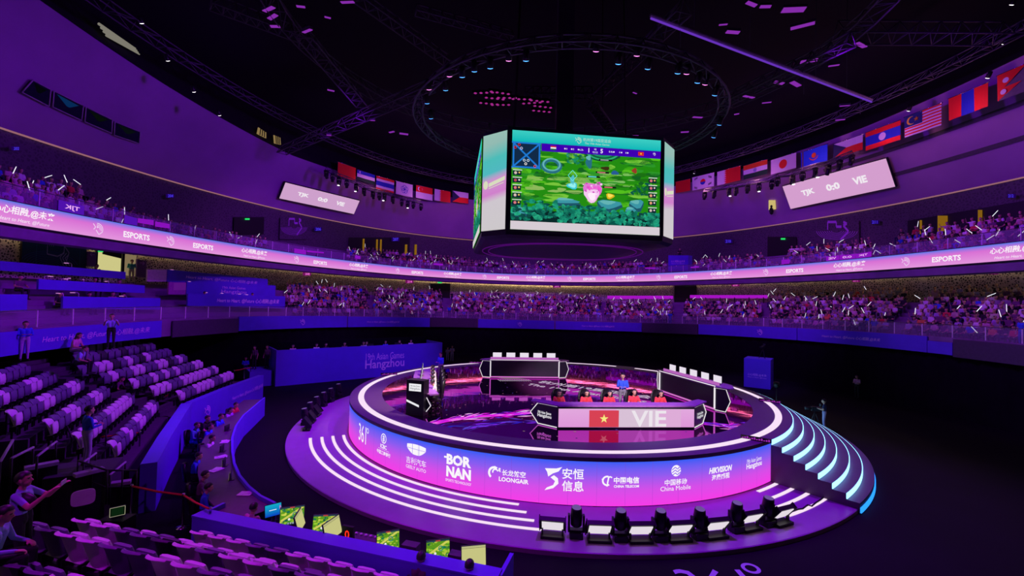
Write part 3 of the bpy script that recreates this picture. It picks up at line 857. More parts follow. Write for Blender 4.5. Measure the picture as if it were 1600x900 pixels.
def game_picture(ax, w, h, seed, detail=1.0):
    """a plain overhead view of a green clearing with a path, boulders, bushes and game readouts"""
    r = random.Random(seed)
    def E(x, y, rx, ry, c, l=2, n=12):
        x0, x1, y0, y1 = 0.0, w, h * .085, h
        pts = []
        for k in range(n):
            t = 2 * PI * k / n
            q = 1 + .18 * math.sin(3 * t + x * 7)
            pts.append((min(max(x + rx * q * math.cos(t), x0), x1), min(max(y + ry * q * math.sin(t), y0), y1)))
        ax.poly(pts, c, l)
    ax.rect(0, 0, w, h, G[0], 1)
    for i in range(int(170 * detail)):
        E(r.random() * w, h * r.uniform(.3, .82), w * r.uniform(.02, .09), h * r.uniform(.006, .03), r.choice(G), 2)
    for i in range(int(26 * detail)):
        E(w * r.uniform(.1, .5), h * r.uniform(.40, .55), w * r.uniform(.02, .06), h * r.uniform(.006, .02), rgb(140, 185, 90), 2)
    for i in range(int(20 * detail)):
        E(w * r.uniform(.45, .8), h * r.uniform(.5, .62), w * r.uniform(.02, .05), h * r.uniform(.004, .014), rgb(130, 190, 100), 2)
    # ring of teal stone, upper middle pool, boulders
    ax.arc(w * .26, h * .66, w * .055, w * .03, 0, 2 * PI, RO[1], 3, 22, .7); ax.arc(w * .26, h * .675, w * .055, w * .012, 0, 2 * PI, RO[2], 4, 22, .7)
    for k in range(5): ax.arc(w * .60, h * .86, w * (.06 + .018 * k), w * .012, PI, 2 * PI, BU[k % 5], 3, 16, .55)
    E(w * .51, h * .72, w * .022, h * .06, RO[1], 3); E(w * .505, h * .77, w * .016, h * .025, RO[2], 4)
    for i in range(int(60 * detail)): E(w * r.uniform(.36, .47), h * r.uniform(.70, .80), w * r.uniform(.006, .018), h * r.uniform(.008, .02), r.choice(G[3:] + BU[:2]), 3)
    for i in range(int(60 * detail)): E(w * r.uniform(.80, .96), h * r.uniform(.42, .54), w * r.uniform(.006, .018), h * r.uniform(.008, .02), r.choice([G[3], G[6], BU[2], G[0]]), 3)
    ax.rect(0, h * .085, w, h * .20, rgb(8, 40, 40), 3)
    for x, y, rx, ry in ((.36, .30, .09, .035), (.65, .29, .085, .06), (.84, .31, .05, .06), (.80, .24, .04, .04), (.05, .18, .06, .05)):
        E(w * x, h * (y - .012), w * rx, h * ry, RO[3], 4); E(w * x, h * (y + .012), w * rx * .92, h * ry * .75, RO[0], 5); E(w * (x - .01), h * (y + .03), w * rx * .6, h * ry * .35, RO[2], 6)
    for i in range(int(420 * detail)):
        x, q = r.random(), r.random()
        top = .30 if .08 < x < .30 else (.26 if x < .62 else .23)
        E(w * x, h * (.10 + (top - .10) * q), w * r.uniform(.008, .024), h * r.uniform(.010, .028), r.choice(BU), 7, 8)
    # glowing patches on the grass
    E(w * .535, h * .42, w * .06, h * .10, rgb(226, 120, 214), 8, 18); E(w * .53, h * .385, w * .05, h * .07, rgb(245, 200, 240), 9, 16); E(w * .535, h * .375, w * .03, h * .04, rgb(255, 236, 250), 10)
    for i in range(int(26 * detail)): E(w * (.535 + r.gauss(0, .03)), h * (.47 + r.gauss(0, .04)), w * r.uniform(.003, .012), h * r.uniform(.006, .02), r.choice([rgb(240, 90, 210), rgb(250, 190, 240), rgb(210, 60, 190)]), 11, 6)
    E(w * .40, h * .47, w * .036, h * .035, rgb(60, 200, 215), 8); E(w * .40, h * .475, w * .026, h * .024, rgb(150, 240, 240), 9); E(w * .40, h * .53, w * .014, h * .05, rgb(80, 190, 200), 9)
    ax.line([(w * .37, h * .575), (w * .40, h * .63), (w * .43, h * .575), (w * .40, h * .52), (w * .37, h * .575)], w * .003, rgb(120, 240, 240), 10)
    E(w * .655, h * .385, w * .028, h * .03, rgb(220, 180, 30), 8); E(w * .655, h * .39, w * .018, h * .018, rgb(250, 225, 90), 9)
    E(w * .82, h * .665, w * .018, h * .028, rgb(150, 60, 40), 8); E(w * .685, h * .63, w * .026, h * .022, rgb(40, 90, 150), 8); E(w * .62, h * .67, w * .03, h * .02, rgb(60, 50, 20), 8)
    for x, y, c in ((.62, .755, rgb(150, 160, 160)), (.60, .625, rgb(200, 120, 120)), (.54, .575, rgb(90, 210, 220)), (.65, .475, rgb(210, 110, 110))):
        ax.rect(w * (x - .045), h * (y - .009), w * (x + .045), h * (y + .009), rgb(20, 24, 26), 11); ax.rect(w * (x - .035), h * (y - .006), w * (x + .02), h * (y + .006), c, 12)
def hud(ax, w, h):
    # banner above, white band below, score bar, map, rows of readouts
    ax.rect(0, h * .885, w, h, rgb(8, 184, 184), 14, 1, rgb(60, 205, 195)); ax.rect(0, 0, w, h * .085, rgb(214, 204, 212), 14)
    emblem(ax, w * .435, h * .94, h * .07, rgb(190, 225, 205), 15); ax.text('杭州第19届亚运会', w * .56, h * .953, h * .035, rgb(190, 225, 205), 15); ax.text('The 19th Asian Games', w * .56, h * .915, h * .020, rgb(190, 225, 205), 15)
    ax.rect(w * .19, h * .805, w, h * .884, rgb(62, 0, 176), 14)
    y = h * .845; wt = rgb(245, 240, 250)
    ax.text('1', w * .505, y, h * .045, wt, 15, .02); ax.text('5', w * .592, y, h * .045, wt, 15, .02); ax.text('VS', w * .548, y + h * .014, h * .017, wt, 15, .02); ax.text('02:52', w * .548, y - h * .016, h * .018, wt, 15)
    for x in (.345, .39, .435): ax.disc(w * x, y, h * .008, h * .008, wt, 15, 8)
    ax.text('0', w * .357, y, h * .018, wt, 15); ax.text('0', w * .402, y, h * .018, wt, 15); ax.text('6.3k', w * .455, y, h * .018, wt, 15)
    ax.text('8.4k', w * .655, y, h * .018, wt, 15); ax.text('0', w * .715, y, h * .018, wt, 15); ax.text('0', w * .758, y, h * .018, wt, 15)
    for x in (.675, .728, .770): ax.disc(w * x, y, h * .008, h * .008, wt, 15, 8)
    ax.rect(w * .25, y + h * .006, w * .287, y + h * .020, rgb(200, 40, 40), 15); ax.rect(w * .25, y - h * .008, w * .287, y + h * .006, wt, 15); ax.rect(w * .25, y - h * .022, w * .287, y - h * .008, rgb(30, 110, 50), 15)
    ax.rect(w * .842, y - h * .02, w * .882, y + h * .02, rgb(210, 40, 40), 15); ax.star(w * .862, y, h * .012, rgb(250, 220, 80), 16)
    emblem(ax, w * .955, y + h * .006, h * .032, wt, 15)
    ax.rect(0, h * .62, w * .185, h * .884, rgb(18, 42, 70), 14)
    for p in ([(0, .884), (.185, .62)], [(0, .62), (.185, .884)], [(.005, .63), (.18, .63)], [(.01, .62), (.01, .884)], [(.178, .62), (.178, .884)], [(0, .876), (.185, .876)]):
        ax.line([(w * p[0][0], h * p[0][1]), (w * p[1][0], h * p[1][1])], h * .016, rgb(30, 120, 210), 15)
    for x, y2, c in ((.045, .855, (210, 40, 60)), (.02, .825, (210, 40, 60)), (.08, .70, (200, 220, 240)), (.105, .70, (200, 220, 240)), (.09, .665, (240, 240, 240)), (.15, .645, (220, 90, 130)), (.06, .82, (200, 200, 240))):
        ax.disc(w * x, h * y2, h * .014, h * .014, rgb(*c), 16, 12); ax.disc(w * x, h * y2, h * .008, h * .008, rgb(30, 30, 50), 17, 10)
    rr = random.Random(4)
    for i in range(5):
        for x0, y0 in ((.008, .545 - .075 * i), (.918, .545 - .078 * i)):
            ax.rect(w * x0, h * y0, w * (x0 + .055), h * (y0 + .045), rgb(16, 40, 52), 14)
            ax.disc(w * (x0 + .018), h * (y0 + .024), h * .015, h * .015, rgb(*rr.choice(((220, 120, 130), (210, 190, 180), (230, 160, 120), (190, 70, 90)))), 15, 10)
            ax.disc(w * (x0 + .042), h * (y0 + .028), h * .009, h * .009, rgb(*rr.choice(((240, 220, 220), (240, 200, 90)))), 15, 10)
            ax.rect(w * x0, h * (y0 + .050), w * (x0 + .06), h * (y0 + .058), rgb(220, 220, 220), 15)
for i in range(4):
    ang = -PI / 2 + i * PI / 2
    n = Vector((math.cos(ang), math.sin(ang), 0)); u = Vector((-n.y, n.x, 0))
    s = MB(); m3 = Matrix(((u.x, n.x, 0), (u.y, n.y, 0), (0, 0, 1)))
    s.box(n * (D8 - .02) + Vector((0, 0, JH / 2)), (JW, .10, JH), 0, 0, m3)
    so = s.build('screen', M_BLACK, cube)
    ax = Art(plane_map(n * (D8 + .032) - u * (JW / 2), u, (0, 0, 1), n, .003))
    game_picture(ax, JW, JH, 11 + i, 1.0); hud(ax, JW, JH)
    ax.build('screen_picture', SCREEN, so)
    ang += PI / 4
    n = Vector((math.cos(ang), math.sin(ang), 0)); u = Vector((-n.y, n.x, 0))
    dist = (D8 + JW / 2) / math.sqrt(2) + .15
    cw = (D8 - JW / 2) * math.sqrt(2) - .40
    s = MB(); m3 = Matrix(((u.x, n.x, 0), (u.y, n.y, 0), (0, 0, 1)))
    s.box(n * (dist - .02) + Vector((0, 0, JH / 2)), (cw, .10, JH), 0, 0, m3)
    so = s.build('corner_screen', M_BLACK, cube)
    ax = Art(plane_map(n * (dist + .032) - u * (cw / 2), u, (0, 0, 1), n, .003))
    stops = [(0, (205, 200, 203)), (.30, (206, 198, 206)), (.38, (208, 128, 204)), (.52, (206, 146, 206)), (.60, (80, 184, 192)), (.74, (76, 188, 184)), (.9, (146, 186, 178)), (1, (150, 190, 180))]
    for (y0, c0), (y1, c1) in zip(stops[:-1], stops[1:]):
        k = 5
        for j in range(k):                           # slanting soft bands
            xa, xb = cw * j / k, cw * (j + 1) / k
            s0 = .05 * JH if 0 < y0 < 1 else 0; s1 = .05 * JH if 0 < y1 < 1 else 0
            o = len(ax.v)
            ax.v += [ax.f(xa, y0 * JH + s0 * (xa / cw - .5), 1), ax.f(xb, y0 * JH + s0 * (xb / cw - .5), 1), ax.f(xb, y1 * JH + s1 * (xb / cw - .5), 1), ax.f(xa, y1 * JH + s1 * (xa / cw - .5), 1)]
            ax.fc.append((o, o + 1, o + 2, o + 3)); ax.c.append([rgb(*c0), rgb(*c0), rgb(*c1), rgb(*c1)])
    pale = rgb(216, 220, 190)
    ax.disc(cw * .15, JH * .475, cw * .10, cw * .14, pale, 3); ax.poly([(cw * .28, JH * .49), (cw * .95, JH * .54), (cw * .95, JH * .50), (cw * .28, JH * .45)], pale, 3); ax.line([(cw * .28, JH * .435), (cw * .9, JH * .475)], .04, pale, 3)
    ax.build('screen_picture', SCREEN, so)
# hoist mast and cables that carry the cube
mast = empty('hoist_mast', (J.x, J.y, JT + .25), 0, 'dark square hoist mast with cables above the screen cube', 'mast')
MB().box((0, 0, 6.5), (1.1, 1.1, 13)).build('mast_column', M_TRUSS, mast)
for sx in (-3.4, 3.4):
    for sy in (-3.4, 3.4):
        MB().tube([(sx, sy, .2), (sx * .9, sy * .9, 14.5)], .04, 6).build('cable', M_BLACK, mast)
# ------------------------------------------------------------------ scoreboard panels on the upper wall
def score_panel(corners, label, bright):
    P = [on_wall(*c, 0.5) for c in corners]          # tl, tr, br, bl
    u = ((P[1] - P[0]) + (P[2] - P[3])); w = u.length / 2; u.normalize()
    mid = (P[0] + P[1] + P[2] + P[3]) / 4
    v = ((P[0] - P[3]) + (P[1] - P[2])); v -= u * v.dot(u); h = v.length / 2; v.normalize()
    n = u.cross(v)
    if n.dot(CAM - mid) < 0: n = -n
    mbx = MB(); m3 = Matrix((u, v, n)).transposed()
    mbx.box(mid, (w, h, .25), 0, 0, m3)
    o = finish(mbx.build('score_board', M_BLACK), label, 'scoreboard')
    ax = Art(plane_map(mid - u * (w / 2) - v * (h / 2) + n * .135, u, v, n, .012))
    ax.rect(0.06, 0.06, w - .06, h - .06, rgb(212, 158, 206) if bright else rgb(206, 160, 204), 1)
    tc = rgb(240, 232, 240)
    ax.text('TJK', w * .25, h * .5, h * .26, tc, bold=.05, width=w * .14); ax.text('0:0', w * .50, h * .5, h * .26, tc, bold=.05, width=w * .13); ax.text('VIE', w * .745, h * .5, h * .26, tc, bold=.05, width=w * .12)
    ax.build('score_picture', SCREEN, o)
score_panel(((443, 283), (559, 312), (555, 335), (436, 310)), 'smaller pink score board on the upper wall, left of the screen cube', False)
score_panel(((1222, 290), (1387, 246), (1401, 291), (1237, 327)), 'larger pink score board on the upper wall, right of the screen cube', True)
# ------------------------------------------------------------------ windows high on the left wall
M_PANE = mat('dark_glass', (0.02, 0.025, 0.04), 0.1)
panes = (((51, 125), (79, 140), (76, 166), (34, 144)), ((84, 142), (130, 165), (127, 188), (82, 167)), ((134, 167), (175, 187), (174, 208), (132, 190)), ((179, 190), (219, 206), (217, 224), (178, 211)))
glowp = (emit('dim_room_glow_green', (.001, .0015, .003)), emit('dim_room_glow_blue', (.002, .022, .09)), emit('dim_room_glow_olive', (.002, .004, .003)), emit('dim_room_glow_grey', (.002, .004, .005)))
for i, pn in enumerate(panes):
    P = [on_wall(*c, .25) for c in pn]
    n = (P[1] - P[0]).cross(P[3] - P[0]).normalized()
    if n.dot(CAM - P[0]) < 0: n = -n
    o = MB().sheet(P if (P[1] - P[0]).cross(P[2] - P[0]).dot(n) > 0 else P[::-1], .06, n).build('window_%d' % (i + 1), M_PANE)
    o['kind'] = 'structure'
    fr = MB()
    for a_, b_ in zip(P, P[1:] + P[:1]): fr.tube([a_ + n * .03, b_ + n * .03], .04, 6)
    fr.build('window_frame', mat('window_frame_metal', (0.5, 0.45, 0.5), .5), o)
    c0 = (P[0] + P[1] + P[2] + P[3]) / 4
    q = [c0 + (p - c0) * s + n * .012 for p, s in zip(P, (.8, .7, .1, .1))]
    MB().add(q, ((0, 1, 2, 3),)).build('lit_room', glowp[i], o)
def wall_patch(px, off, name, material, label, cat, thick=.08, **k):
    P = [on_wall(*c, off) for c in px]
    n = (P[1] - P[0]).cross(P[3] - P[0]).normalized()
    if n.dot(CAM - P[0]) < 0: n = -n
    if (P[1] - P[0]).cross(P[2] - P[0]).dot(n) < 0: P = P[::-1]
    return finish(MB().sheet(P, thick, n).build(name, material), label, cat, **k), P, n
o, P, n = wall_patch(((1201, 313), (1211, 313), (1212, 327), (1201, 328)), .25, 'lit_window', emit('warm_window_light', rgb(214, 190, 120), .9), 'small warm lit window with a dark figure on the upper wall', 'window')
c0 = sum(P, Vector()) / 4
MB().sphere(c0 + n * .12 + Vector((0, 0, -.15)), (.16, .12, .2), 8).sphere(c0 + n * .12 + Vector((0, 0, -.75)), (.3, .14, .5), 8).build('standing_figure', M_BLACK, o)
# white louvre vent at the top left and warm openings at the wall's head
lv = empty('louvre_light', (0, 0, 0), 0, 'white slatted louvre light above the wall at top left', 'light')
for k in range(4):
    a_, b_ = on_ell(154 + 4 * k, 37 + 6 * k, 34.5, 50.5), on_ell(212 + 2 * k, 76 + 3 * k, 34.5, 50.5)
    MB().tube([a_, b_], [.10, .05], 6).build('slat', emit('pale_louvre', rgb(170, 165, 150), .5), lv)
for k, (px, lb) in enumerate(((((404, 199), (416, 207), (416, 216), (402, 209)), 'pale opening at the head of the upper wall, first of two near the left ceiling'), (((428, 211), (438, 215), (439, 226), (429, 224)), 'pale opening at the head of the upper wall, right beside the flags at left'))):
    P = [on_ell(*c, 34.0, 50.0) for c in px]
    n = (P[1] - P[0]).cross(P[3] - P[0]).normalized()
    if n.dot(CAM - P[0]) < 0: n = -n
    if (P[1] - P[0]).cross(P[2] - P[0]).dot(n) < 0: P = P[::-1]
    op = finish(MB().sheet(P, .1, n).build('vent_opening', emit('pale_opening', rgb(150, 125, 80), .8)), lb, 'opening')
    bars = MB()
    for q in (.25, .5, .75): bars.tube([P[0].lerp(P[1], q) + n * .04, P[3].lerp(P[2], q) + n * .04], .05, 5)
    bars.build('bar', M_BLACK, op)
# ------------------------------------------------------------------ flags along the head of the upper wall
RD, BLU, WH, GR, YE, BK = rgb(236, 20, 22), rgb(24, 40, 190), rgb(225, 205, 235), rgb(10, 60, 40), rgb(230, 190, 50), rgb(15, 12, 30)
flags = []
def flag(tl, tr, bl, draw, what, where):
    a_, b_ = 33.0, 49.0
    p, q, r = on_ell(*tl, a_, b_), on_ell(*tr, a_, b_), on_ell(*bl, a_, b_)
    q.z = (p.z + q.z) / 2; p.z = q.z
    u = q - p; w = u.length; u.normalize()
    h = p.z - r.z
    n = Vector((u.y, -u.x, 0))
    if n.dot(CAM - p) < 0: n = -n
    def f(x, y, l, front=1): return p + u * x + Vector((0, 0, -h + y)) + n * (.03 * math.sin(x * 3.2 + y * .6) + front * (.010 + .014 * l))
    root = empty('national_flag', tuple(p), 0, what + ', ' + where, 'flag', 'national flags hung round the hall')
    f2 = lambda x, y, l: f(x, y, l) - p
    ax = Art(f2); draw(ax, w, h); ax.build('flag_cloth', PRINT, root)
    rows = [[f(w * i / 12, h * j / 4, 0, -1) - p for i in range(13)] for j in range(5)]
    MB().grid(rows, 0, True).build('flag_backing', mat('flag_backing_cloth', (.15, .12, .16), .9), root)
    MB().tube([Vector((0, 0, .03)) - u * .1, u * (w + .1) + Vector((0, 0, .03))], .035, 6).build('flag_rod', M_CHROME, root)
def stripes(*cols, ratio=None):
    def d(ax, w, h):
        t = sum(ratio) if ratio else len(cols); y = h
        for i, c in enumerate(cols):
            k = (ratio[i] if ratio else 1) / t * h
            ax.rect(0, y - k, w, y, c, 1, 12); y -= k
    return d
def d_plain(c): return lambda ax, w, h: ax.rect(0, 0, w, h, c, 1, 12)
def d_uz(ax, w, h):
    stripes(BLU, WH, GR)(ax, w, h); ax.disc(w * .16, h * .83, h * .12, h * .12, WH, 3, 14); ax.disc(w * .20, h * .83, h * .10, h * .10, BLU, 4, 14)
def d_wheel(ax, w, h):
    ax.rect(0, 0, w, h, WH, 1, 12)
    for k in range(5): ax.arc(w / 2 + .16 * h * math.sin(2 * PI * k / 5), h / 2 + .16 * h * math.cos(2 * PI * k / 5), h * .16, h * .035, 0, 2 * PI, BLU, 3, 14)
    ax.arc(w / 2, h / 2, h * .07, h * .03, 0, 2 * PI, BLU, 4, 12)
def d_sg(ax, w, h):
    stripes(RD, WH)(ax, w, h); ax.disc(w * .2, h * .75, h * .16, h * .16, WH, 3, 16); ax.disc(w * .25, h * .75, h * .14, h * .14, RD, 4, 16)
    for k in range(5): ax.star(w * .34 + .07 * h * math.sin(2 * PI * k / 5), h * .75 + .07 * h * math.cos(2 * PI * k / 5), h * .03, WH, 4)
def d_serr(ax, w, h):
    ax.rect(0, 0, w * .30, h, WH, 1, 4); ax.rect(w * .30, 0, w, h, RD, 1, 8)
    for k in range(7): ax.poly([(w * .30, h * k / 7), (w * .40, h * (k + .5) / 7), (w * .30, h * (k + 1) / 7)], WH, 3)
def d_kr(ax, w, h):
    ax.rect(0, 0, w, h, WH, 1, 12); ax.disc(w * .5, h * .5, h * .22, h * .22, RD, 3, 20)
    ax.poly([(w * .5 + h * .22 * math.cos(t), h * .5 + h * .22 * math.sin(t)) for t in (PI + PI * k / 10 for k in range(11))], BLU, 4)
    for sx, sy in ((-1, 1), (1, 1), (-1, -1), (1, -1)):
        for k in (-1, 0, 1): ax.line([(w * (.5 + .32 * sx) - .07 * w, h * (.5 + .3 * sy) + k * .05 * h), (w * (.5 + .32 * sx) + .07 * w, h * (.5 + .3 * sy) + k * .05 * h + sx * sy * -.1 * h)], .03 * h, BK, 3)
def d_in(ax, w, h):
    stripes(rgb(240, 80, 20), WH, GR)(ax, w, h); ax.arc(w / 2, h / 2, h * .12, h * .025, 0, 2 * PI, BLU, 3, 16)
    for k in range(6): ax.line([(w / 2 - .12 * h * math.cos(k * PI / 6), h / 2 - .12 * h * math.sin(k * PI / 6)), (w / 2 + .12 * h * math.cos(k * PI / 6), h / 2 + .12 * h * math.sin(k * PI / 6))], .012 * h, BLU, 3)
def d_jp(ax, w, h): ax.rect(0, 0, w, h, WH, 1, 12); ax.disc(w / 2, h / 2, h * .3, h * .3, RD, 3, 24)
def d_kz(ax, w, h):
    ax.rect(0, 0, w, h, rgb(30, 70, 235), 1, 12); ax.disc(w * .5, h * .58, h * .16, h * .16, rgb(230, 90, 30), 3, 18)
    ax.arc(w * .5, h * .6, h * .3, h * .05, R_(200), R_(340), rgb(230, 90, 30), 3, 14); ax.rect(w * .05, 0, w * .11, h, rgb(120, 60, 90), 3)
def d_ph(ax, w, h):
    ax.rect(0, h / 2, w, h, WH, 1, 12); ax.rect(0, 0, w, h / 2, RD, 1, 12); ax.poly([(0, 0), (w * .45, h / 2), (0, h)], rgb(20, 20, 80), 4)
def d_la(ax, w, h): stripes(RD, BLU, RD, ratio=(1, 2, 1))(ax, w, h); ax.disc(w / 2, h / 2, h * .2, h * .2, WH, 3, 20)
def d_my(ax, w, h):
    for k in range(14): ax.rect(0, h * k / 14, w, h * (k + 1) / 14, RD if k % 2 else WH, 1, 8)
    ax.rect(0, h * .45, w * .5, h, rgb(16, 20, 110), 3); ax.disc(w * .2, h * .72, h * .2, h * .2, YE, 4, 18); ax.disc(w * .24, h * .72, h * .17, h * .17, rgb(16, 20, 110), 5, 18)
    for k in range(7): ax.star(w * .35, h * .72, h * .12, rgb(220, 140, 40), 6 + k % 2, .5)
def d_mn(ax, w, h):
    ax.rect(0, 0, w / 3, h, RD, 1, 4); ax.rect(w / 3, 0, w * 2 / 3, h, BLU, 1, 4); ax.rect(w * 2 / 3, 0, w, h, RD, 1, 4)
def d_np(ax, w, h):
    ax.poly([(0, 0), (w * .8, h * .45), (w * .25, h * .45), (w, h), (0, h)], RD, 1); ax.disc(w * .3, h * .7, h * .1, h * .1, WH, 3, 14); ax.disc(w * .22, h * .28, h * .1, h * .1, WH, 3, 12)
flag((528, 252), (556, 264), (527, 274), d_plain(RD), 'plain red flag', 'at the left end of the left row')
flag((558, 265), (586, 274), (558, 281), d_uz, 'blue, white and dark green striped flag with crescent', 'beside the plain red flag at left')
flag((588, 275), (616, 282), (588, 296), stripes(RD, WH, BLU, WH, RD, ratio=(1, 1, 2, 1, 1)), 'red, white and dark blue striped flag', 'above the left row of spotlights')
flag((619, 283), (645, 289), (619, 303), d_wheel, 'white flag with a round blue flower emblem', 'in the left row of flags')
flag((650, 290), (676, 294), (650, 309), d_sg, 'red over white flag with small crescent and stars', 'in the left row of flags')
flag((679, 296), (704, 299), (679, 313), d_serr, 'white and dark red serrated flag', 'at the far end of the left row of flags')
flag((707, 299), (732, 301), (707, 315), d_ph, 'red and white flag with a dark triangle', 'directly left of the screen cube')
flag((1056, 284), (1079, 280), (1056, 302), d_plain(RD), 'plain red flag', 'directly right of the screen cube')
flag((1082, 278), (1116, 269), (1082, 298), d_kr, 'white flag with a red and blue disc', 'behind a black spotlight right of the cube')
flag((1121, 268), (1157, 260), (1121, 290), d_serr, 'white and bright red serrated flag', 'in the right row of flags')
flag((1162, 259), (1199, 250), (1162, 281), d_in, 'orange, white and green striped flag with a wheel', 'in the right row of flags')
flag((1205, 250), (1244, 239), (1205, 273), d_jp, 'white flag with a red disc', 'in the right row of flags')
flag((1252, 238), (1293, 226), (1252, 263), d_kz, 'blue flag with an orange sun', 'above the right score board')
flag((1303, 226), (1348, 210), (1303, 248), d_ph, 'white and red flag with dark blue triangle', 'above the score board end')
flag((1353, 208), (1407, 188), (1353, 236), d_la, 'red, blue and red flag with a white disc', 'in the right row of flags')
flag((1414, 183), (1471, 162), (1415, 215), d_my, 'red and white striped flag with a yellow crescent', 'in the right row of flags')
flag((1483, 155), (1544, 129), (1485, 188), d_mn, 'red, blue and red vertical striped flag', 'near the right edge')
flag((1559, 121), (1606, 96), (1561, 158), d_np, 'red double pennant flag with white discs', 'rightmost of all')
# ================================================================== TRUSSES, LAMPS
def truss(name, pts, w, label, lamps=False, closed=False, seg=None):
    root = empty(name, tuple(pts[0]), 0, label, 'truss')
    P = [Vector(p) for p in pts]; o0 = P[0]
    n = len(P)
    offs = []
    for i in range(n):
        t = (P[min(i + 1, n - 1)] - P[max(i - 1, 0)]).normalized() if not closed else (P[(i + 1) % n] - P[i - 1]).normalized()
        s = t.cross(Vector((0, 0, 1))).normalized()
        offs.append([P[i] - o0 + s * w / 2, P[i] - o0 - s * w / 2, P[i] - o0 + Vector((0, 0, w * .85))])
    if closed: offs.append(offs[0])
    ch = MB()
    for k in range(3): ch.tube([q[k] for q in offs], .055, 5, 0, not closed)
    ch.build('chord', M_TRUSS, root)
    wb = MB()
    for i, q in enumerate(offs):
        wb.tube([q[0], q[1]], .035, 4); wb.tube([q[1], q[2]], .035, 4); wb.tube([q[2], q[0]], .035, 4)
        if i + 1 < len(offs):
            z = offs[i + 1]; wb.tube([q[0], z[2]], .03, 4); wb.tube([q[1], z[2]], .03, 4); wb.tube([q[0], z[1]], .03, 4)
    wb.build('bracing', M_TRUSS, root)
    return root
def circ_pts(r, z, n, a0=0, a1=360): return [(r * math.cos(R_(a0 + (a1 - a0) * i / n)), r * math.sin(R_(a0 + (a1 - a0) * i / n)), z) for i in range(n + (0 if a1 - a0 >= 360 else 1))]
truss('ring_truss', circ_pts(9.1, 18.3, 48), .55, 'small ring truss with blue and pink lamps above the screen cube', closed=True)
truss('ring_truss', circ_pts(17.5, 24.0, 56), 1.1, 'wide ring truss high under the black roof, around the small ring', closed=True)
def ell_pts(a_, b_, z, n, t0, t1): return [(a_ * math.cos(R_(t0 + (t1 - t0) * i / n)), b_ * math.sin(R_(t0 + (t1 - t0) * i / n)), z) for i in range(n + 1)]
truss('curved_truss', ell_pts(30.0, 45.0, 25.6, 40, 205, 100), .9, 'long curved truss following the wall head on the left side')
truss('curved_truss', ell_pts(30.0, 45.0, 25.6, 40, 80, -25), .9, 'long curved truss following the wall head on the right side')
def px_truss(pts, z, w, label, n=8):
    a_, b_ = on_z(*pts[0], z), on_z(*pts[1], z)
    return truss('ladder_truss', [a_.lerp(b_, i / n) for i in range(n + 1)], w, label)
px_truss(((476, 60), (566, 168)), 23, 1.0, 'straight ladder truss slanting down at upper left, below the roof')
px_truss(((440, 240), (672, 140)), 22, 1.0, 'ladder truss rising from the left wall head towards the cube')
px_truss(((936, 148), (1068, 20)), 22, .9, 'ladder truss climbing away to the right above the cube')
px_truss(((1310, 60), (1568, 62)), 25, 1.4, 'flat ladder truss below the roof at upper right')
px_truss(((1130, 165), (1330, 70)), 22, .9, 'ladder truss between the small ring and the right roof')
px_truss(((820, 150), (925, 150)), 22, .8, 'short ladder truss directly behind the hoist mast')
px_truss(((330, 10), (470, 62)), 25, 1.0, 'ladder truss close under the roof at upper left')
px_truss(((560, 0), (700, 100)), 26, .9, 'ladder truss running up out of the picture above the small ring')
px_truss(((925, 165), (955, 205)), 20, .8, 'short ladder truss hanging just above the right of the cube')
px_truss(((800, 60), (650, 20)), 26, .7, 'thin ladder truss under the roof left of the mast')
# long light bar on cables
pa, pb = on_z(1017, 24, 22), on_z(1362, 156, 22)
bar = empty('light_bar', tuple(pa), 0, 'long thin violet light bar hung on cables at upper right', 'light')
d = pb - pa
MB().tube([(0, 0, 0), d], .10, 10).build('tube', mat('violet_lit_tube', (0.55, 0.4, 0.6), .3), bar)
MB().tube([(0, 0, -.16), d + Vector((0, 0, -.16))], .05, 8).build('lens', emit('violet_tube_light', rgb(120, 60, 215), .7), bar)
for k in (.15, .37, .68, .85): MB().tube([d * k, d * k + Vector((.1, .1, 8.8))], .02, 5).build('cable', M_TRUSS, bar)
for k in (.1, .5, .62, .93): MB().tube([d * k, d * k + Vector((0, 0, -1.3))], .02, 5).build('drop_wire', M_TRUSS, bar)
# small lamps (can and lens), moving heads, flood lights
def make_par(lens):
    r = empty('par_lamp')
    m = Matrix.Rotation(R_(35), 3, 'X')
    MB().lathe((0, 0, 0), [(.07, .30), (.13, .26), (.15, .02), (.15, -.16), (.13, -.17)], 12, 0, m).build('can', M_BLACK, r)
    MB().lathe((0, 0, 0), [(.125, -.165), (.125, -.19), (.05, -.21)], 12, 0, m).build('lens', lens, r)
    b = MB(); b.tube([(-.18, 0, 0), (-.18, 0, .35), (.18, 0, .35), (.18, 0, 0)], .015, 5); b.build('yoke', M_BLACK, r)
    return r
protos = {}
def par(kind, loc, label, group):
    if kind not in protos:
        protos[kind] = make_par({'b': E_BLUEDOT, 'p': E_PINKDOT, 'w': E_LAMP}[kind]); r = protos[kind]; r.location = loc
        finish(r, label, 'lamp', group); return r
    return copy_thing(protos[kind], loc, 0, label, group)
for u, v in ((667, 156), (696, 135), (722, 114), (741, 105), (766, 100), (822, 88), (967, 93), (1013, 101), (1060, 108), (1091, 123), (1118, 143), (1125, 190), (1116, 210), (673, 180)):
    par('b', on_z(u, v, 18.1), 'small blue lamp on the small ring truss above the cube', 'blue lamps on the small ring truss')
for u, v in ((670, 136), (702, 115), (741, 105), (795, 90), (932, 75), (996, 82), (1074, 111), (1103, 128)):
    par('p', on_z(u, v - 2, 18.3), 'small pink lamp on the small ring truss above the cube', 'pink lamps on the small ring truss')
for u, v in ((220, 32), (261, 91), (302, 140), (342, 177)):
    par('w', on_ell(u, v, 30.0, 45.0), 'bright white lamp on the long curved truss at left', 'white lamps on the left curved truss')
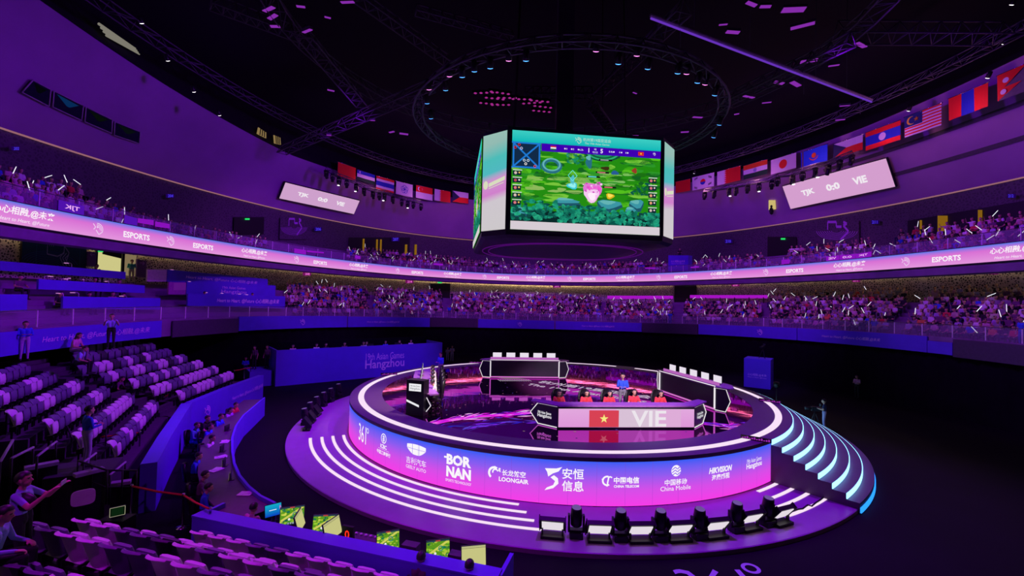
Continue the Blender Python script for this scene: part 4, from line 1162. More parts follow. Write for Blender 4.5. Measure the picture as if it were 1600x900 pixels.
for u, v in ((1583, 3), (1571, 65), (1545, 118), (1421, 170), (1085, 269)):
    par('w', on_ell(u, v, 32.2, 47.5), 'bright white lamp along the right wall head above the flags', 'white lamps above the right flags')
# bars of pink lamps near the mast
def lamp_bar(loc, az, label, group):
    r = empty('lamp_bar', loc, az, label, 'lamp', group)
    MB().box((0, 0, 0), (1.5, .16, .16)).build('bar', M_BLACK, r)
    l = MB()
    for k in range(4): l.lathe((-.55 + .37 * k, 0, -.10), [(.10, .03), (.10, 0), (.04, -.03)], 10)
    l.build('lens', emit('dim_pink_lens', rgb(225, 60, 190), .45), r)
    return r
for u, v in ((756, 143), (781, 143), (773, 152), (792, 151), (764, 160), (782, 162), (815, 153), (831, 159), (848, 165), (846, 172), (843, 156)):
    lamp_bar(tuple(on_z(u, v, 20.5)), rnd.uniform(-.3, .3), 'short bar of pink lamps in the cluster around the hoist mast', 'pink lamp bars around the mast')
# flat fixtures under the roof; the violet light they catch is painted as glow
def box_light(loc, az, tilt, size, label, group):
    r = empty('roof_floodlight', loc, az, label, 'lamp', group)
    r.rotation_euler = (tilt, 0, az)
    MB().box((0, 0, .08), (size, size * .34, .16)).build('housing', M_TRUSS, r)
    MB().box((0, 0, -.02), (size * .94, size * .28, .04)).build('diffuser', emit('caught_violet_glow', rgb(150, 50, 190), .75), r)
    return r
for i, (u, v, s, z) in enumerate(((420, 14, 1.5, 24), (426, 26, 1.4, 24), (430, 41, 1.0, 24), (543, 3, 1.3, 24), (470, 10, .8, 24), (512, 27, .6, 24), (517, 141, .8, 22), (480, 48, 1.2, 23), (612, 206, 1.0, 22), (631, 209, 1.3, 22), (582, 188, .7, 22), (514, 211, .7, 22),
     (1170, 151, 1.5, 22), (1090, 183, 1.3, 22), (1070, 206, 1.1, 22), (992, 145, .6, 22), (1151, 178, .6, 22), (1198, 160, 1.0, 22), (1264, 95, 1.6, 23), (1217, 129, 1.4, 23), (1243, 131, 1.8, 23), (1345, 70, 1.8, 25), (1303, 102, 1.0, 23), (1240, 15, 2.2, 25), (1254, 40, 2.2, 25), (1145, 50, 1.4, 24), (1174, 6, 1.2, 24), (1196, 10, 1.0, 24), (1130, 38, .8, 24), (993, 212, .8, 21), (1313, 187, 1.2, 24), (1320, 165, 1.2, 24))):
    box_light(tuple(on_z(u, v, z)), rnd.uniform(-.6, .6), rnd.uniform(-.25, .25), s * .62, 'small floodlight with painted violet glow under the roof, one of those scattered over the trusses', 'floodlights with painted violet glow under the roof')
def make_head(up=True):
    s = 1 if up else -1
    r = empty('moving_head_light')
    bevel(MB().box((0, 0, s * .10), (.40, .34, .20)).build('base', M_BLACK, r), .02)
    y = MB()
    for sx in (-1, 1): y.box((sx * .22, 0, s * .42), (.06, .16, .50))
    y.box((0, 0, s * .22), (.46, .20, .05)); y.build('yoke', M_BLACK, r)
    m = Matrix.Rotation(R_(8 if up else 205), 3, 'X')
    MB().lathe((0, 0, s * .55), [(.10, -.24), (.17, -.18), (.18, .10), (.165, .30), (.15, .36)], 16, 0, m).build('head', M_BLACK, r)
    MB().lathe((0, 0, s * .55), [(.14, .34), (.14, .365), (.05, .38)], 16, 0, m).build('lens', emit('dim_front_lens', rgb(120, 90, 170), .8) if up else M_PANE, r)
    return r
def make_flood():
    r = empty('flood_light')
    m = Matrix.Rotation(R_(-38), 3, 'X')
    b = MB(); b.box((0, 0, .40), (.78, .13, .56), 0, 0, m)
    for k in (-1, 1): b.box((k * .39, 0, .40), (.03, .2, .60), 0, 0, m)
    b.build('housing', M_BLACK, r)
    c = MB(); c.box(Vector((0, 0, .40)) + m @ Vector((0, .075, 0)), (.64, .03, .42), 0, 0, m)
    c.build('light_panel', E_PALE, r)
    f = MB(); f.box((0, 0, .05), (.70, .36, .08)); f.box((-.3, 0, .15), (.04, .10, .2)); f.box((.3, 0, .15), (.04, .10, .2)); f.build('floor_stand', M_BLACK, r)
    return r
ph = make_head(); first = True
gh, gf = 'moving heads along the front of the base disc', 'flood lights along the front of the base disc'
def place(proto_list, maker, loc, rz, label, group, cat='light'):
    if not proto_list:
        proto_list.append(maker); o = maker; o.location = loc; o.rotation_euler = (0, 0, rz); return finish(o, label, cat, group)
    return copy_thing(proto_list[0], loc, rz, label, group, cat)
hs = []; fs = []
ordn = ('first', 'second', 'third', 'fourth', 'fifth', 'sixth', 'seventh')
for i, (u, v) in enumerate(((900, 838), (969, 843), (1031, 843), (1092, 840), (1150, 829), (1199, 820))):
    p = on_z(u, v + 1, .15); place(hs, ph, (p.x, p.y, .15), math.atan2(p.y, p.x) + PI / 2, 'upright black moving head light before the LED front, %s from the left' % ordn[i], gh)
pf = make_flood()
for i, (u, v) in enumerate(((863, 838), (936, 844), (1000, 845), (1061, 843), (1118, 838), (1172, 826), (1221, 818))):
    p = on_z(u, v + 1, .15); place(fs, pf, (p.x, p.y, .15), math.atan2(p.y, p.x) - PI / 2, 'white flood light panel before the LED front, %s from the left' % ordn[i], gf)
for i, (u, v) in enumerate(((476, 664), (485, 653), (495, 643), (506, 635), (517, 628), (529, 620))):
    p = on_z(u, v, .15); place(hs, ph, (p.x, p.y, .15), math.atan2(p.y, p.x) + PI / 2, 'small moving head light on the left disc edge, %s from the front' % ordn[i], 'moving heads on the left of the base disc')
for i, (u, v) in enumerate(((477, 671), (484, 660), (492, 650))):
    p = on_z(u + 3, v, .15); place(fs, pf, (p.x, p.y, .15), math.atan2(p.y, p.x) - PI / 2, 'flood light on the left disc edge, %s from the front' % ordn[i], 'flood lights on the left of the base disc')
# cable on the disc in front of the stairs
cb = [on_z(u, v, .18) for u, v in ((1228, 802), (1240, 797), (1254, 795), (1262, 789), (1268, 791), (1274, 786), (1282, 781), (1288, 776))]
finish(MB().tube(cb, .03, 6).build('loose_cable', M_BLACK), 'loose dark cable lying across the outer light arc right of the flood lights', 'cable')
# two curved rows of hanging spotlights below the flags
hang = [make_head(False)]
def spot_row(pxs, zoff, label, group, lit):
    pts = [on_ell(u, v - 4, 31.5, 46.5) for u, v in pxs]
    truss('spotlight_truss', pts, .5, label.replace('spotlight', 'truss carrying spotlights') if False else 'curved truss carrying the ' + group, )
    for i, (u, v) in enumerate(pxs):
        p = on_ell(u, v - 4, 31.5, 46.5)
        nm = hang[0] if not hang[0].get('label') else None
        if nm: nm.location = p; nm.rotation_euler = (0, 0, rnd.uniform(-.5, .5)); o = finish(nm, label, 'spotlight', group)
        else: o = copy_thing(hang[0], p, rnd.uniform(-.5, .5), label, group, 'spotlight')
        o.scale = (1.15, 1.15, 1.15)
        if i in lit:
            MB().lathe((0, -.2, -.93), [(.04, .03), (.13, 0), (.13, -.03), (.03, -.05)], 10).build('lit_lens', E_LAMP, o)
spot_row(((510, 270), (520, 275), (530, 281), (542, 285), (557, 291), (569, 298), (583, 303), (593, 305), (601, 306), (614, 311), (628, 315), (637, 318), (646, 319), (658, 322)), 0, 'black spotlight hanging in the left curved row below the flags', 'left row of hanging spotlights', (2, 4, 8, 11))
spot_row(((1101, 304), (1116, 302), (1139, 298), (1150, 297), (1168, 293), (1186, 290), (1206, 286), (1215, 281), (1238, 278), (1254, 272), (1274, 266), (1294, 262), (1312, 254), (1331, 246)), 0, 'black spotlight hanging in the right curved row below the flags', 'right row of hanging spotlights', (2, 5, 8, 10))
# ================================================================== PEOPLE
import numpy as np
SKIN = mat('skin', (0.55, 0.30, 0.21), 0.55, var=.05)
HAIR = mat('black_hair', (0.010, 0.008, 0.009), 0.5, var=.3, scale=40)
FEATURE = mat('dark_eye', (0.02, 0.012, 0.012), 0.4)
LIPS = mat('lips', (0.40, 0.13, 0.12), 0.5)
SHOE = mat('dark_shoe', (0.02, 0.02, 0.025), 0.6)
CL = {k: mat(k + '_cloth', c, 0.85, var=.08, scale=8) for k, c in dict(white=(.72, .68, .72), pink=(.60, .30, .42), red=(.65, .03, .05), blue=(.03, .10, .65), navy=(.015, .02, .08), black=(.012, .012, .015),
      teal=(.05, .42, .38), grey=(.22, .21, .23), lilac=(.40, .32, .55), orange=(.7, .2, .05), beige=(.5, .42, .32), pale_blue=(.30, .48, .75), plum=(.14, .05, .12)).items()}
V = Vector
def pose(kind='stand', arms='down', lean=0.0, turn=0.0, head=(0, 0)):
    """joint positions; the figure faces +Y, origin between the feet (standing) or below the hips (sitting)"""
    J = {}
    if kind == 'stand':
        hz = .95
        for s, n in ((-1, 'l'), (1, 'r')):
            J['hip' + n] = V((s * .095, 0, hz - .04)); J['knee' + n] = V((s * .10, .03, .50)); J['ank' + n] = V((s * .11, -.01, .09)); J['toe' + n] = V((s * .13, .14, .04))
        J['pel'] = V((0, 0, hz)); base = V((0, 0, hz))
    else:
        hz = .53
        for s, n in ((-1, 'l'), (1, 'r')):
            J['hip' + n] = V((s * .10, .03, hz - .02)); J['knee' + n] = V((s * .13, .46, .53)); J['ank' + n] = V((s * .12, .44, .09)); J['toe' + n] = V((s * .13, .60, .04))
        J['pel'] = V((0, 0, hz)); base = V((0, 0, hz))
    R = Matrix.Rotation(-lean, 3, 'X') @ Matrix.Rotation(turn, 3, 'Z')
    def up(x, y, z): return base + R @ V((x, y, z))
    J['waist'] = up(0, 0, .14); J['chest'] = up(0, .0, .36); J['neck'] = up(0, -.01, .52); J['head'] = up(head[0], .03 + head[1], .68); J['chin'] = up(head[0], .075 + head[1], .60)
    J['Rh'] = R
    for s, n in ((-1, 'l'), (1, 'r')): J['sho' + n] = up(s * .18, 0, .455)
    def arm(n, e, w, h):
        J['elb' + n], J['wri' + n], J['hand' + n] = V(e), V(w), V(h)
    A = {'down': (((.26, -.02, .18), (.27, .06, -.06), (.27, .09, -.15)),) * 2,
         'lap': (((.25, .02, .20), (.15, .24, .08), (.09, .31, .07)),) * 2,
         'front': (((.24, .04, .20), (.13, .26, .22), (.06, .32, .24)),) * 2,
         'fold': (((.26, .10, .22), (.02, .22, .26), (-.08, .20, .28)),) * 2,
         'desk': (((.26, .12, .20), (.17, .34, .20), (.12, .43, .19)),) * 2,
         'raise': (((.30, .12, .42), (.28, .20, .66), (.27, .22, .75)), ((.25, .02, .20), (.15, .24, .08), (.09, .31, .07))),
         'wave': (((.34, .06, .40), (.42, .14, .62), (.43, .15, .71)), ((.24, .04, .20), (.13, .26, .22), (.06, .32, .24))),
         'phone': (((.27, .22, .26), (.20, .46, .46), (.16, .54, .52)), ((.27, .22, .26), (.20, .46, .46), (.15, .54, .50))),
         'point': (((.27, .20, .24), (.24, .44, .28), (.23, .53, .29)), ((.26, -.02, .18), (.27, .06, -.06), (.27, .09, -.15)))}[arms]
    for (s, n), (e, w, h) in zip(((1, 'r'), (-1, 'l')), A):
        arm(n, up(s * e[0], e[1], e[2]), up(s * w[0], w[1], w[2]), up(s * h[0], h[1], h[2]))
    return J
def body_mesh(name, J, shirt, trousers, sleeves='short', voxel=.014, fingers=True, hair_on_body=False, skirt=False):
    segs = []                                           # (p0, p1, r0, r1, slot)  slots: 0 skin 1 shirt 2 trousers 3 shoes 4 hair
    R = J['Rh']
    def sg(a, b, r0, r1, m): segs.append((V(a), V(b), r0, r1, m))
    sx = R @ V((1, 0, 0)); sy = R @ V((0, 1, 0)); sz = R @ V((0, 0, 1))
    for s in (-1, 1):
        sg(J['pel'] + sx * s * .07, J['waist'] + sx * s * .065, .105, .095, 2 if s else 2)
        sg(J['waist'] + sx * s * .065, J['chest'] + sx * s * .085, .098, .108, 1)
        sg(J['chest'] + sx * s * .085, J['sho' + ('l' if s < 0 else 'r')] - sx * s * .03 - sz * .03, .105, .07, 1)
    sg(J['neck'] - sz * .05, J['head'] - sz * .06, .055, .05, 0)
    sg(J['neck'] - sz * .08, J['neck'] - sz * .03, .075, .06, 1)
    for n in 'lr':
        s = -1 if n == 'l' else 1
        sg(J['hip' + n], J['knee' + n], .088, .060, 2); sg(J['knee' + n], J['ank' + n], .060, .042, 2)
        sg(J['ank' + n] - V((0, .03, .03)), J['toe' + n], .045, .035, 3)
        sg(J['sho' + n], J['elb' + n], .055, .042, 1); sg(J['elb' + n], J['wri' + n], .041, .029, 1 if sleeves == 'long' else 0)
        d = (J['hand' + n] - J['wri' + n]).normalized()
        side = d.cross(sz if abs(d.dot(sz)) < .8 else sy).normalized()
        pn = side.cross(d).normalized()
        p0, p1 = J['wri' + n], J['wri' + n] + d * .075
        if fingers:
            for k in (-.024, -.008, .008, .024): sg(p0 + side * k * .7, p1 + side * k, .018, .013, 0)
            for k, ln in ((-.030, .055), (-.010, .068), (.010, .063), (.030, .048)):
                a = p1 + side * k; b = a + d * ln * .55 - pn * .006; c = b + d * ln * .40 - pn * .022
                sg(a, b, .0105, .0098, 0); sg(b, c, .0098, .0088, 0)
            t = -s
            a = p0 + d * .025 + side * t * .022; b = a + d * .028 + side * t * .030 - pn * .012; c = b + d * .030 + side * t * .004 - pn * .012
            sg(a, b, .0135, .012, 0); sg(b, c, .012, .010, 0)
        else:
            sg(p0, p1 + d * .03, .036, .028, 0)
    hd = J['head']; hf = (J['chin'] - hd + sz * .08); hf = hf - sz * hf.dot(sz)
    hf = hf.normalized() if hf.length > 1e-4 else sy
    hx = hf.cross(sz).normalized()
    sg(hd - hf * .02, hd + hf * .005 + sz * .02, .098, .092, 0)
    sg(hd + hf * .035 - sz * .055, hd + hf * .045 - sz * .09, .066, .048, 0)
    if voxel < .03:
        sg(hd + hf * .092 - sz * .005, hd + hf * .112 - sz * .035, .012, .017, 0)
        for s in (-1, 1): sg(hd + hx * s * .094 + sz * .01, hd + hx * s * .096 - sz * .035, .016, .013, 0)
        for s in (-1, 1): sg(hd + hf * .088 + hx * s * .02 + sz * .03, hd + hf * .080 + hx * s * .05 + sz * .03, .014, .012, 0)
    if skirt: sg(J['pel'], (J['kneel'] + J['kneer']) / 2 + V((0, 0, .05)), .13, .17, 2)
    mb_ = MB()
    for a, b, r0, r1, m in segs:
        n_ = 10 if r0 > .03 else 8
        mb_.sphere(a, r0, n_); mb_.sphere(b, r1, n_)
        if (b - a).length > 1e-4: mb_.tube([a, b], [r0, r1], n_)
    tmp = bpy.data.objects.new('figure_work', mb_.mesh('figure_work', [])); C.objects.link(tmp)
    md = tmp.modifiers.new('skin', 'REMESH'); md.mode = 'VOXEL'; md.voxel_size = voxel; md.use_smooth_shade = True
    sm = tmp.modifiers.new('smooth', 'SMOOTH'); sm.factor = .5; sm.iterations = 2 if voxel < .03 else 1
    if voxel >= .03:
        dc = tmp.modifiers.new('simplify', 'DECIMATE'); dc.ratio = .45
    dg = bpy.context.evaluated_depsgraph_get()
    me = bpy.data.meshes.new_from_object(tmp.evaluated_get(dg))
    old = tmp.data; bpy.data.objects.remove(tmp); bpy.data.meshes.remove(old)
    me.name = name
    # paint the parts of the body by the nearest limb
    n = len(me.polygons)
    cen = np.zeros(n * 3); me.polygons.foreach_get('center', cen); cen = cen.reshape(-1, 3)
    best = np.full(n, 1e9); idx = np.zeros(n, int)
    for a, b, r0, r1, m in segs:
        a_, b_ = np.array(a), np.array(b); ab = b_ - a_; L = max(ab @ ab, 1e-9)
        t = np.clip(((cen - a_) @ ab) / L, 0, 1)
        d = np.linalg.norm(cen - (a_ + t[:, None] * ab), axis=1) - (r0 + (r1 - r0) * t)
        w = d < best; best[w] = d[w]; idx[w] = m
    rel = cen - np.array(hd)
    f_, x_, z_ = rel @ np.array(hf), rel @ np.array(hx), rel @ np.array(sz)
    isk = (idx == 0) & (np.linalg.norm(rel, axis=1) < .17)
    if voxel < .02:
        for s in (-1, 1): idx[isk & (f_ > .05) & (abs(x_ - s * .034) < .016) & (abs(z_ - .008) < .009)] = 5
        idx[isk & (f_ > .06) & (abs(x_) < .026) & (abs(z_ + .068) < .009)] = 6
    if hair_on_body: idx[isk & ((z_ > .055) | ((f_ < -.015) & (z_ > -.06)))] = 4
    # short sleeve: bare lower half of the upper arm
    if sleeves == 'short':
        for nn in 'lr':
            a_, b_ = np.array(J['sho' + nn]), np.array(J['elb' + nn]); ab = b_ - a_
            t = ((cen - a_) @ ab) / (ab @ ab); d = np.linalg.norm(cen - (a_ + np.clip(t, 0, 1)[:, None] * ab), axis=1)
            idx[(idx == 1) & (t > .72) & (d < .062)] = 0
    for m in (SKIN, CL[shirt], CL[trousers], SHOE, HAIR, FEATURE, LIPS): me.materials.append(m)
    me.polygons.foreach_set('material_index', idx.astype(np.int32)); me.update()
    return me
def recolor(me, shirt, trousers):
    m = me.copy(); m.materials[1] = CL[shirt]; m.materials[2] = CL[trousers]; return m
def hair_mesh(J, long=False):
    R = J['Rh']; sz = R @ V((0, 0, 1)); hd = J['head']
    hf = (J['chin'] - hd + sz * .08); hf = hf - sz * hf.dot(sz); hf = hf.normalized(); hx = hf.cross(sz).normalized()
    rows = []
    for i in range(9):
        a = PI * .5 * i / 8 * (1.0) ; row = []
        for k in range(20):
            q = 2 * PI * k / 20
            fr = math.cos(q)                             # 1 = front
            drop = (.72 if fr > .35 else (1.22 if fr < -.2 else 1.0)) if not long else (.70 if fr > .35 else 1.1)
            e = a * drop
            p = hd + sz * (.02 + .112 * math.cos(e)) + (hf * (math.cos(q) * .112 - .012) + hx * math.sin(q) * .100) * math.sin(min(e, PI / 2)) * (1.02)
            if long and i == 8 and fr < .1: p = p - sz * .22 - hf * .02
            row.append(p)
        rows.append(row)
    m = MB(); m.grid(rows, 0, True, True)
    return m
body_cache = {}
def person(loc, face, label, shirt='white', trousers='black', kind='stand', arms='down', lean=0.0, sleeves='short', long=False, scale=1.07, voxel=.015, head=(0, 0), group=None, name='person', skirt=False):
    """face = direction the figure looks in (x, y)"""
    key = (kind, arms, round(lean, 2), sleeves, voxel, head, skirt)
    Jp = pose(kind, arms, lean, 0.0, head)
    if key not in body_cache: body_cache[key] = body_mesh('body', Jp, shirt, trousers, sleeves, voxel, True, False, skirt)
    me = recolor(body_cache[key], shirt, trousers)
    rz = math.atan2(face[1], face[0]) - PI / 2
    root = empty(name, tuple(loc), rz, label, 'person', group)
    root.scale = (scale,) * 3
    b = bpy.data.objects.new('body', me); C.objects.link(b); b.parent = root
    hair_mesh(Jp, long).build('hair', HAIR, root)
    return root, Jp
def hand_point(root, Jp, n='r'):
    rz = root.rotation_euler[2]; s = root.scale[0]
    return V(root.location) + Matrix.Rotation(rz, 3, 'Z') @ (Jp['hand' + n] * s)
# ================================================================== DESKS ON THE STAGE
M_DESKP = mat('desk_panel', (0.03, 0.022, 0.05), 0.35)
E_EDGE = emit('white_edge_light', rgb(240, 232, 240), 1.0)
M_TOP = mat('violet_desk_top', (0.28, 0.10, 0.32), 0.45)
def desk_local(length, label, loc, rz, h=1.0, wing=(1.15, 1.0), screen=None, logo=True, frame=False, depth=1.15):
    """long team desk; local x along the front (0..length), front faces -y"""
    r = empty('team_desk', loc, rz, label, 'desk')
    b = MB(); b.box((length / 2, .06, h / 2 - .02), (length, .12, h - .04)); b.build('front_panel', M_DESKP, r)
    t = MB()
    wx, wy = wing
    t.prism([(0, -.06), (length, -.06), (length + wx, wy - .06), (length + wx * .8, wy + .35), (length * .97, depth), (length * .03, depth), (-wx * .8, wy + .35), (-wx, wy - .06)], h - .06, h); t.build('desk_top', M_TOP, r)
    b2 = MB()
    b2.prism([(.2, .15), (length - .2, .15), (length - .2, depth - .35), (.2, depth - .35)], 0, h - .07); b2.build('body', M_BLACK, r)
    for s in (0, 1):
        d = V((wx if s else -wx, wy, 0)); L = d.length; d.normalize(); n = V((d.y, -d.x, 0)) if s else V((-d.y, d.x, 0))
        o = V((length if s else 0, 0, 0))
        poly = [(0, .03), (L * .70, .03), (L, h * .48), (L * .72, h - .06), (0, h - .06)]
        pts = [o + d * p[0] + V((0, 0, p[1])) for p in poly]
        if s == 0: pts = pts[::-1]
        wgp = MB().sheet(pts, .08, n).build('side_wing', M_DESKP, r)
        e = MB(); loop = [o + d * p[0] + V((0, 0, p[1])) + n * .012 for p in poly]
        e.tube(loop, .022, 5); e.build('edge_light', E_EDGE, r)
        if logo:
            u = d if s else -d
            org = o + n * .012 + (V((0, 0, 0)) if s else d * L)
            ax = Art(plane_map(org, u, (0, 0, 1), n, .004))
            cx = L * .46 if s else L * .54
            ax.text('19th Asian Games', cx, h * .56, .12, rgb(230, 228, 235), 2, width=L * .5, bold=.02); ax.text('Hangzhou', cx, h * .40, .19, rgb(230, 228, 235), 2, .02, width=L * .52)
            ax.build('side_print', SCREEN, wgp)
    if screen:
        sc = MB().box((length / 2, -.03, h * .46), (length - .06, .06, h * .82)).build('front_screen', M_BLACK, r)
        ax = Art(plane_map((.05, -.064, h * .06), (1, 0, 0), (0, 0, 1), (0, -1, 0), .004)); screen(ax, length - .1, h * .80); ax.build('screen_picture', SCREEN, sc)
    if frame:
        e = MB()
        for a, c in (((.0, h), (length, h)), ((0, .12), (0, h)), ((length, .12), (length, h))): e.box(((a[0] + c[0]) / 2, -.03, (a[1] + c[1]) / 2), (abs(c[0] - a[0]) + .07, .05, abs(c[1] - a[1]) + .07))
        e.build('frame_light', E_EDGE, r)
        g = MB().box((length / 2, -.03, .06), (length, .05, .07)).build('foot_light', emit('pink_foot_light', rgb(225, 120, 215), .9), r)
        k = MB().box((length / 2, .25, h + .10), (length, .04, .16)).build('back_ledge', emit('pink_ledge_light', rgb(200, 110, 205), .8), r)
    return r
def vie(ax, w, h):
    ax.rect(0, 0, w, h, rgb(222, 150, 216), 1, 1, rgb(226, 168, 222)); ax.rect(w * .42, 0, w * .72, h, rgb(216, 192, 214), 2, 1); ax.rect(w * .72, 0, w * .9, h, rgb(222, 172, 216), 2)
    ax.rect(w * .222, h * .01, w * .438, h * .92, rgb(216, 66, 84), 3); ax.star(w * .33, h * .46, h * .25, rgb(246, 236, 130), 4)
    ax.text('VIE', w * .66, h * .47, h * .88, rgb(236, 228, 236), 4, .02, width=w * .26)
vp0, vp1 = on_z(870, 669, ZS), on_z(1085, 669, ZS)
vd = (vp1 - vp0); vl = vd.length; vrz = math.atan2(vd.y, vd.x)
desk_local(vl, 'long team desk with red star flag and VIE on its pink front, facing the stand', (vp0.x, vp0.y, ZS), vrz, .98, (1.02, .95), vie, depth=.62)
vx = vd.normalized(); vy = V((-vx.y, vx.x, 0))
M_MON = mat('monitor_shell', (0.02, 0.02, 0.025), .4)
def monitor(loc, face, w, h, pic, label, group=None, name='monitor', kind='screen', stand=.14):
    rz = math.atan2(face[1], face[0]) + PI / 2           # screen looks along -y locally
    r = empty(name, loc, rz, label, 'monitor', group)
    bevel(MB().box((0, .02, stand + h / 2), (w + .03, .04, h + .03)).build('case', M_MON, r), .006)
    s = MB(); s.box((0, .05, stand * .6), (.05, .03, stand * 1.2)); s.box((0, .06, .008), (.24, .18, .016)); s.build('stand', M_MON, r)
    ax = Art(plane_map((-w / 2, -.003, stand), (1, 0, 0), (0, 0, 1), (0, -1, 0), .0006)); pic(ax, w, h); ax.build('screen_picture', SCREEN, r)
    return r
# gaming chairs and players
def make_chair():
    r = empty('gaming_chair')
    b = MB()
    prof = [(.20, .50, -.26), (.25, .62, -.27), (.27, .80, -.29), (.30, 1.00, -.31), (.27, 1.16, -.33), (.19, 1.32, -.35), (.13, 1.36, -.355)]
    rows = []
    for w_, z_, y_ in prof: rows.append([V((-w_, y_ + .09, z_)), V((-w_ * .6, y_, z_)), V((w_ * .6, y_, z_)), V((w_, y_ + .09, z_)), V((w_, y_ + .02, z_)), V((w_ * .6, y_ - .08, z_)), V((-w_ * .6, y_ - .08, z_)), V((-w_, y_ + .02, z_))])
    b.grid(rows, 0, True, True); b.add(rows[-1], (tuple(range(8)),)); b.build('backrest', M_BLACK, r)
    bevel(MB().box((0, .02, .45), (.52, .50, .10)).build('seat', M_BLACK, r), .03)
    a = MB()
    for s in (-1, 1): a.box((s * .31, .05, .66), (.08, .28, .04)); a.box((s * .31, .02, .55), (.04, .06, .2))
    a.build('armrest', M_BLACK, r)
    f = MB().tube([(0, 0, .06), (0, 0, .42)], .035, 8)
    for k in range(5): f.tube([(0, 0, .09), (.32 * math.cos(2 * PI * k / 5), .32 * math.sin(2 * PI * k / 5), .05)], .025, 6)
    f.build('base', M_BLACK, r)
    st = MB()
    for s in (-1, 1): st.tube([(s * .20, -.30, .72), (s * .21, -.335, 1.16)], .018, 5)
    st.build('pale_piping', mat('pale_piping', (.5, .5, .5), .5), r)
    return r
chair = [make_chair()]
def put_chair(p, face, label, group):
    rz = math.atan2(face[1], face[0]) - PI / 2
    return place(chair, chair[0], tuple(p), rz, label, group, 'chair') if chair[0].get('label') else finish(_mv(chair[0], p, rz), label, 'chair', group)
def _mv(o, p, rz): o.location = tuple(p); o.rotation_euler = (0, 0, rz); return o
def headset(root, Jp):
    h = MB(); hd = Jp['head']
    h.tube([hd + V((.105 * math.cos(t), -.005, .115 * math.sin(t))) for t in (PI * k / 10 for k in range(11))], .012, 6)
    for s in (-1, 1): h.lathe(hd + V((s * .105, .0, 0)), [(.045, -.02), (.045, .02)], 12, 0, Matrix.Rotation(PI / 2, 3, 'Y'))
    h.build('headset', M_BLACK, root)
posn = ('leftmost', 'second from left', 'middle', 'second from right', 'rightmost')
for i, u in enumerate((879, 923, 960, 995, 1042)):
    ztop_ = 3.06 if i != 3 else 3.14
    p = on_z(u, 622 if i != 3 else 616, ztop_)
    # seat line behind the desk
    s = (p - vp0).dot(vx); q = vp0 + vx * s + vy * 1.18
    q.z = ZS
    r, Jp = person(q, -vy, 'player in red shirt and headset behind the VIE desk, %s of five' % posn[i], 'red', 'black', 'sit', 'desk', .12 if i != 3 else .02, head=(0, .03), voxel=.014, scale=1.08)
    r.location.z = ZS + (-.0 if i != 3 else .04)
    headset(r, Jp)
    put_chair(q - vy * -.06, -vy, 'black gaming chair of the %s player behind the VIE desk' % posn[i], 'gaming chairs on the stage')
p = on_z(992, 664 - 36, ZS + .2)
q = vp0 + vx * ((on_z(991, 598, ZS + 1.75) - vp0).dot(vx)) + vy * 2.75; q.z = ZS
person(q, (-.25, -1), 'referee in blue jacket standing behind the players at the VIE desk', 'blue', 'grey', 'stand', 'front', 0, 'long', voxel=.014, scale=1.10)
# desk of the other team, seen from its end
tp0 = on_z(634, 649, ZS)
tdir = V((-.17, .985, 0)).normalized()
def tjk(ax, w, h): ax.rect(0, 0, w, h, rgb(30, 14, 60), 1)
tl = 6.1
td0 = V((tp0.x + .05, tp0.y + .75, ZS))
trz = math.atan2(-tdir.y, -tdir.x)
far = td0 + tdir * tl
desk_local(tl, 'long team desk seen from its end, white shirted players behind it, left of stage', (far.x, far.y, ZS), trz, .98, (.95, .95), tjk)
tn = V((tdir.y, -tdir.x, 0))                             # towards the players (+x)
ep = MB()
e0, e1 = on_z(634, 648, ZS), on_z(661, 651, ZS)
eu = (e1 - e0); ew = eu.length; eu.normalize(); en = V((eu.y, -eu.x, 0))
cab = empty('end_cabinet', (e0.x, e0.y, ZS), math.atan2(eu.y, eu.x), 'black end cabinet with white logo plates, near end of the left team desk', 'cabinet')
MB().prism([(0, 0), (ew, 0), (ew, .5), (0, .5)], 0, 1.62).build('case', M_BLACK, cab)
ax = Art(plane_map((0, -.006, 0), (1, 0, 0), (0, 0, 1), (0, -1, 0), .004))
ax.rect(ew * .15, 1.12, ew * .85, 1.46, rgb(235, 235, 240), 1); ax.text('19th Asian Games', ew * .5, 1.36, .07, rgb(20, 20, 30), 2, width=ew * .55); ax.text('Hangzhou', ew * .5, 1.23, .11, rgb(20, 20, 30), 2, width=ew * .55)
ax.poly([(ew * .02, .62), (ew * .75, .40), (ew * .75, .50), (ew * .02, .72)], rgb(235, 235, 240), 1)
ax.build('logo_plate', SCREEN, cab)
for i in range(5):
    q = td0 + tdir * (.55 + 1.22 * i) + tn * 1.15; q.z = ZS
    r, Jp = person(q, -tn, 'white shirted player at the left team desk, %s from the near end' % ordn[i], 'white', 'black', 'sit', 'desk', .14, head=(0, .03), voxel=.016, scale=1.08); headset(r, Jp)
    put_chair(q + tn * .06, -tn, 'black gaming chair at the left team desk, %s from the near end' % ordn[i], 'gaming chairs on the stage')
    m = td0 + tdir * (.55 + 1.22 * i) + tn * .42
    monitor((m.x, m.y, ZS + .98), tn, .62, .38, lambda ax, w, h: ax.rect(0, 0, w, h, rgb(228, 222, 232), 1), 'white lit monitor on the left team desk, %s from the near end' % ordn[i], 'monitors on the team desks')
q = on_z(688, 597, ZS); person((q.x, q.y, ZS), (-.6, -.8), 'referee in blue jacket and grey trousers standing right of the left team desk', 'blue', 'grey', 'stand', 'front', 0, 'long', voxel=.014, scale=1.10)
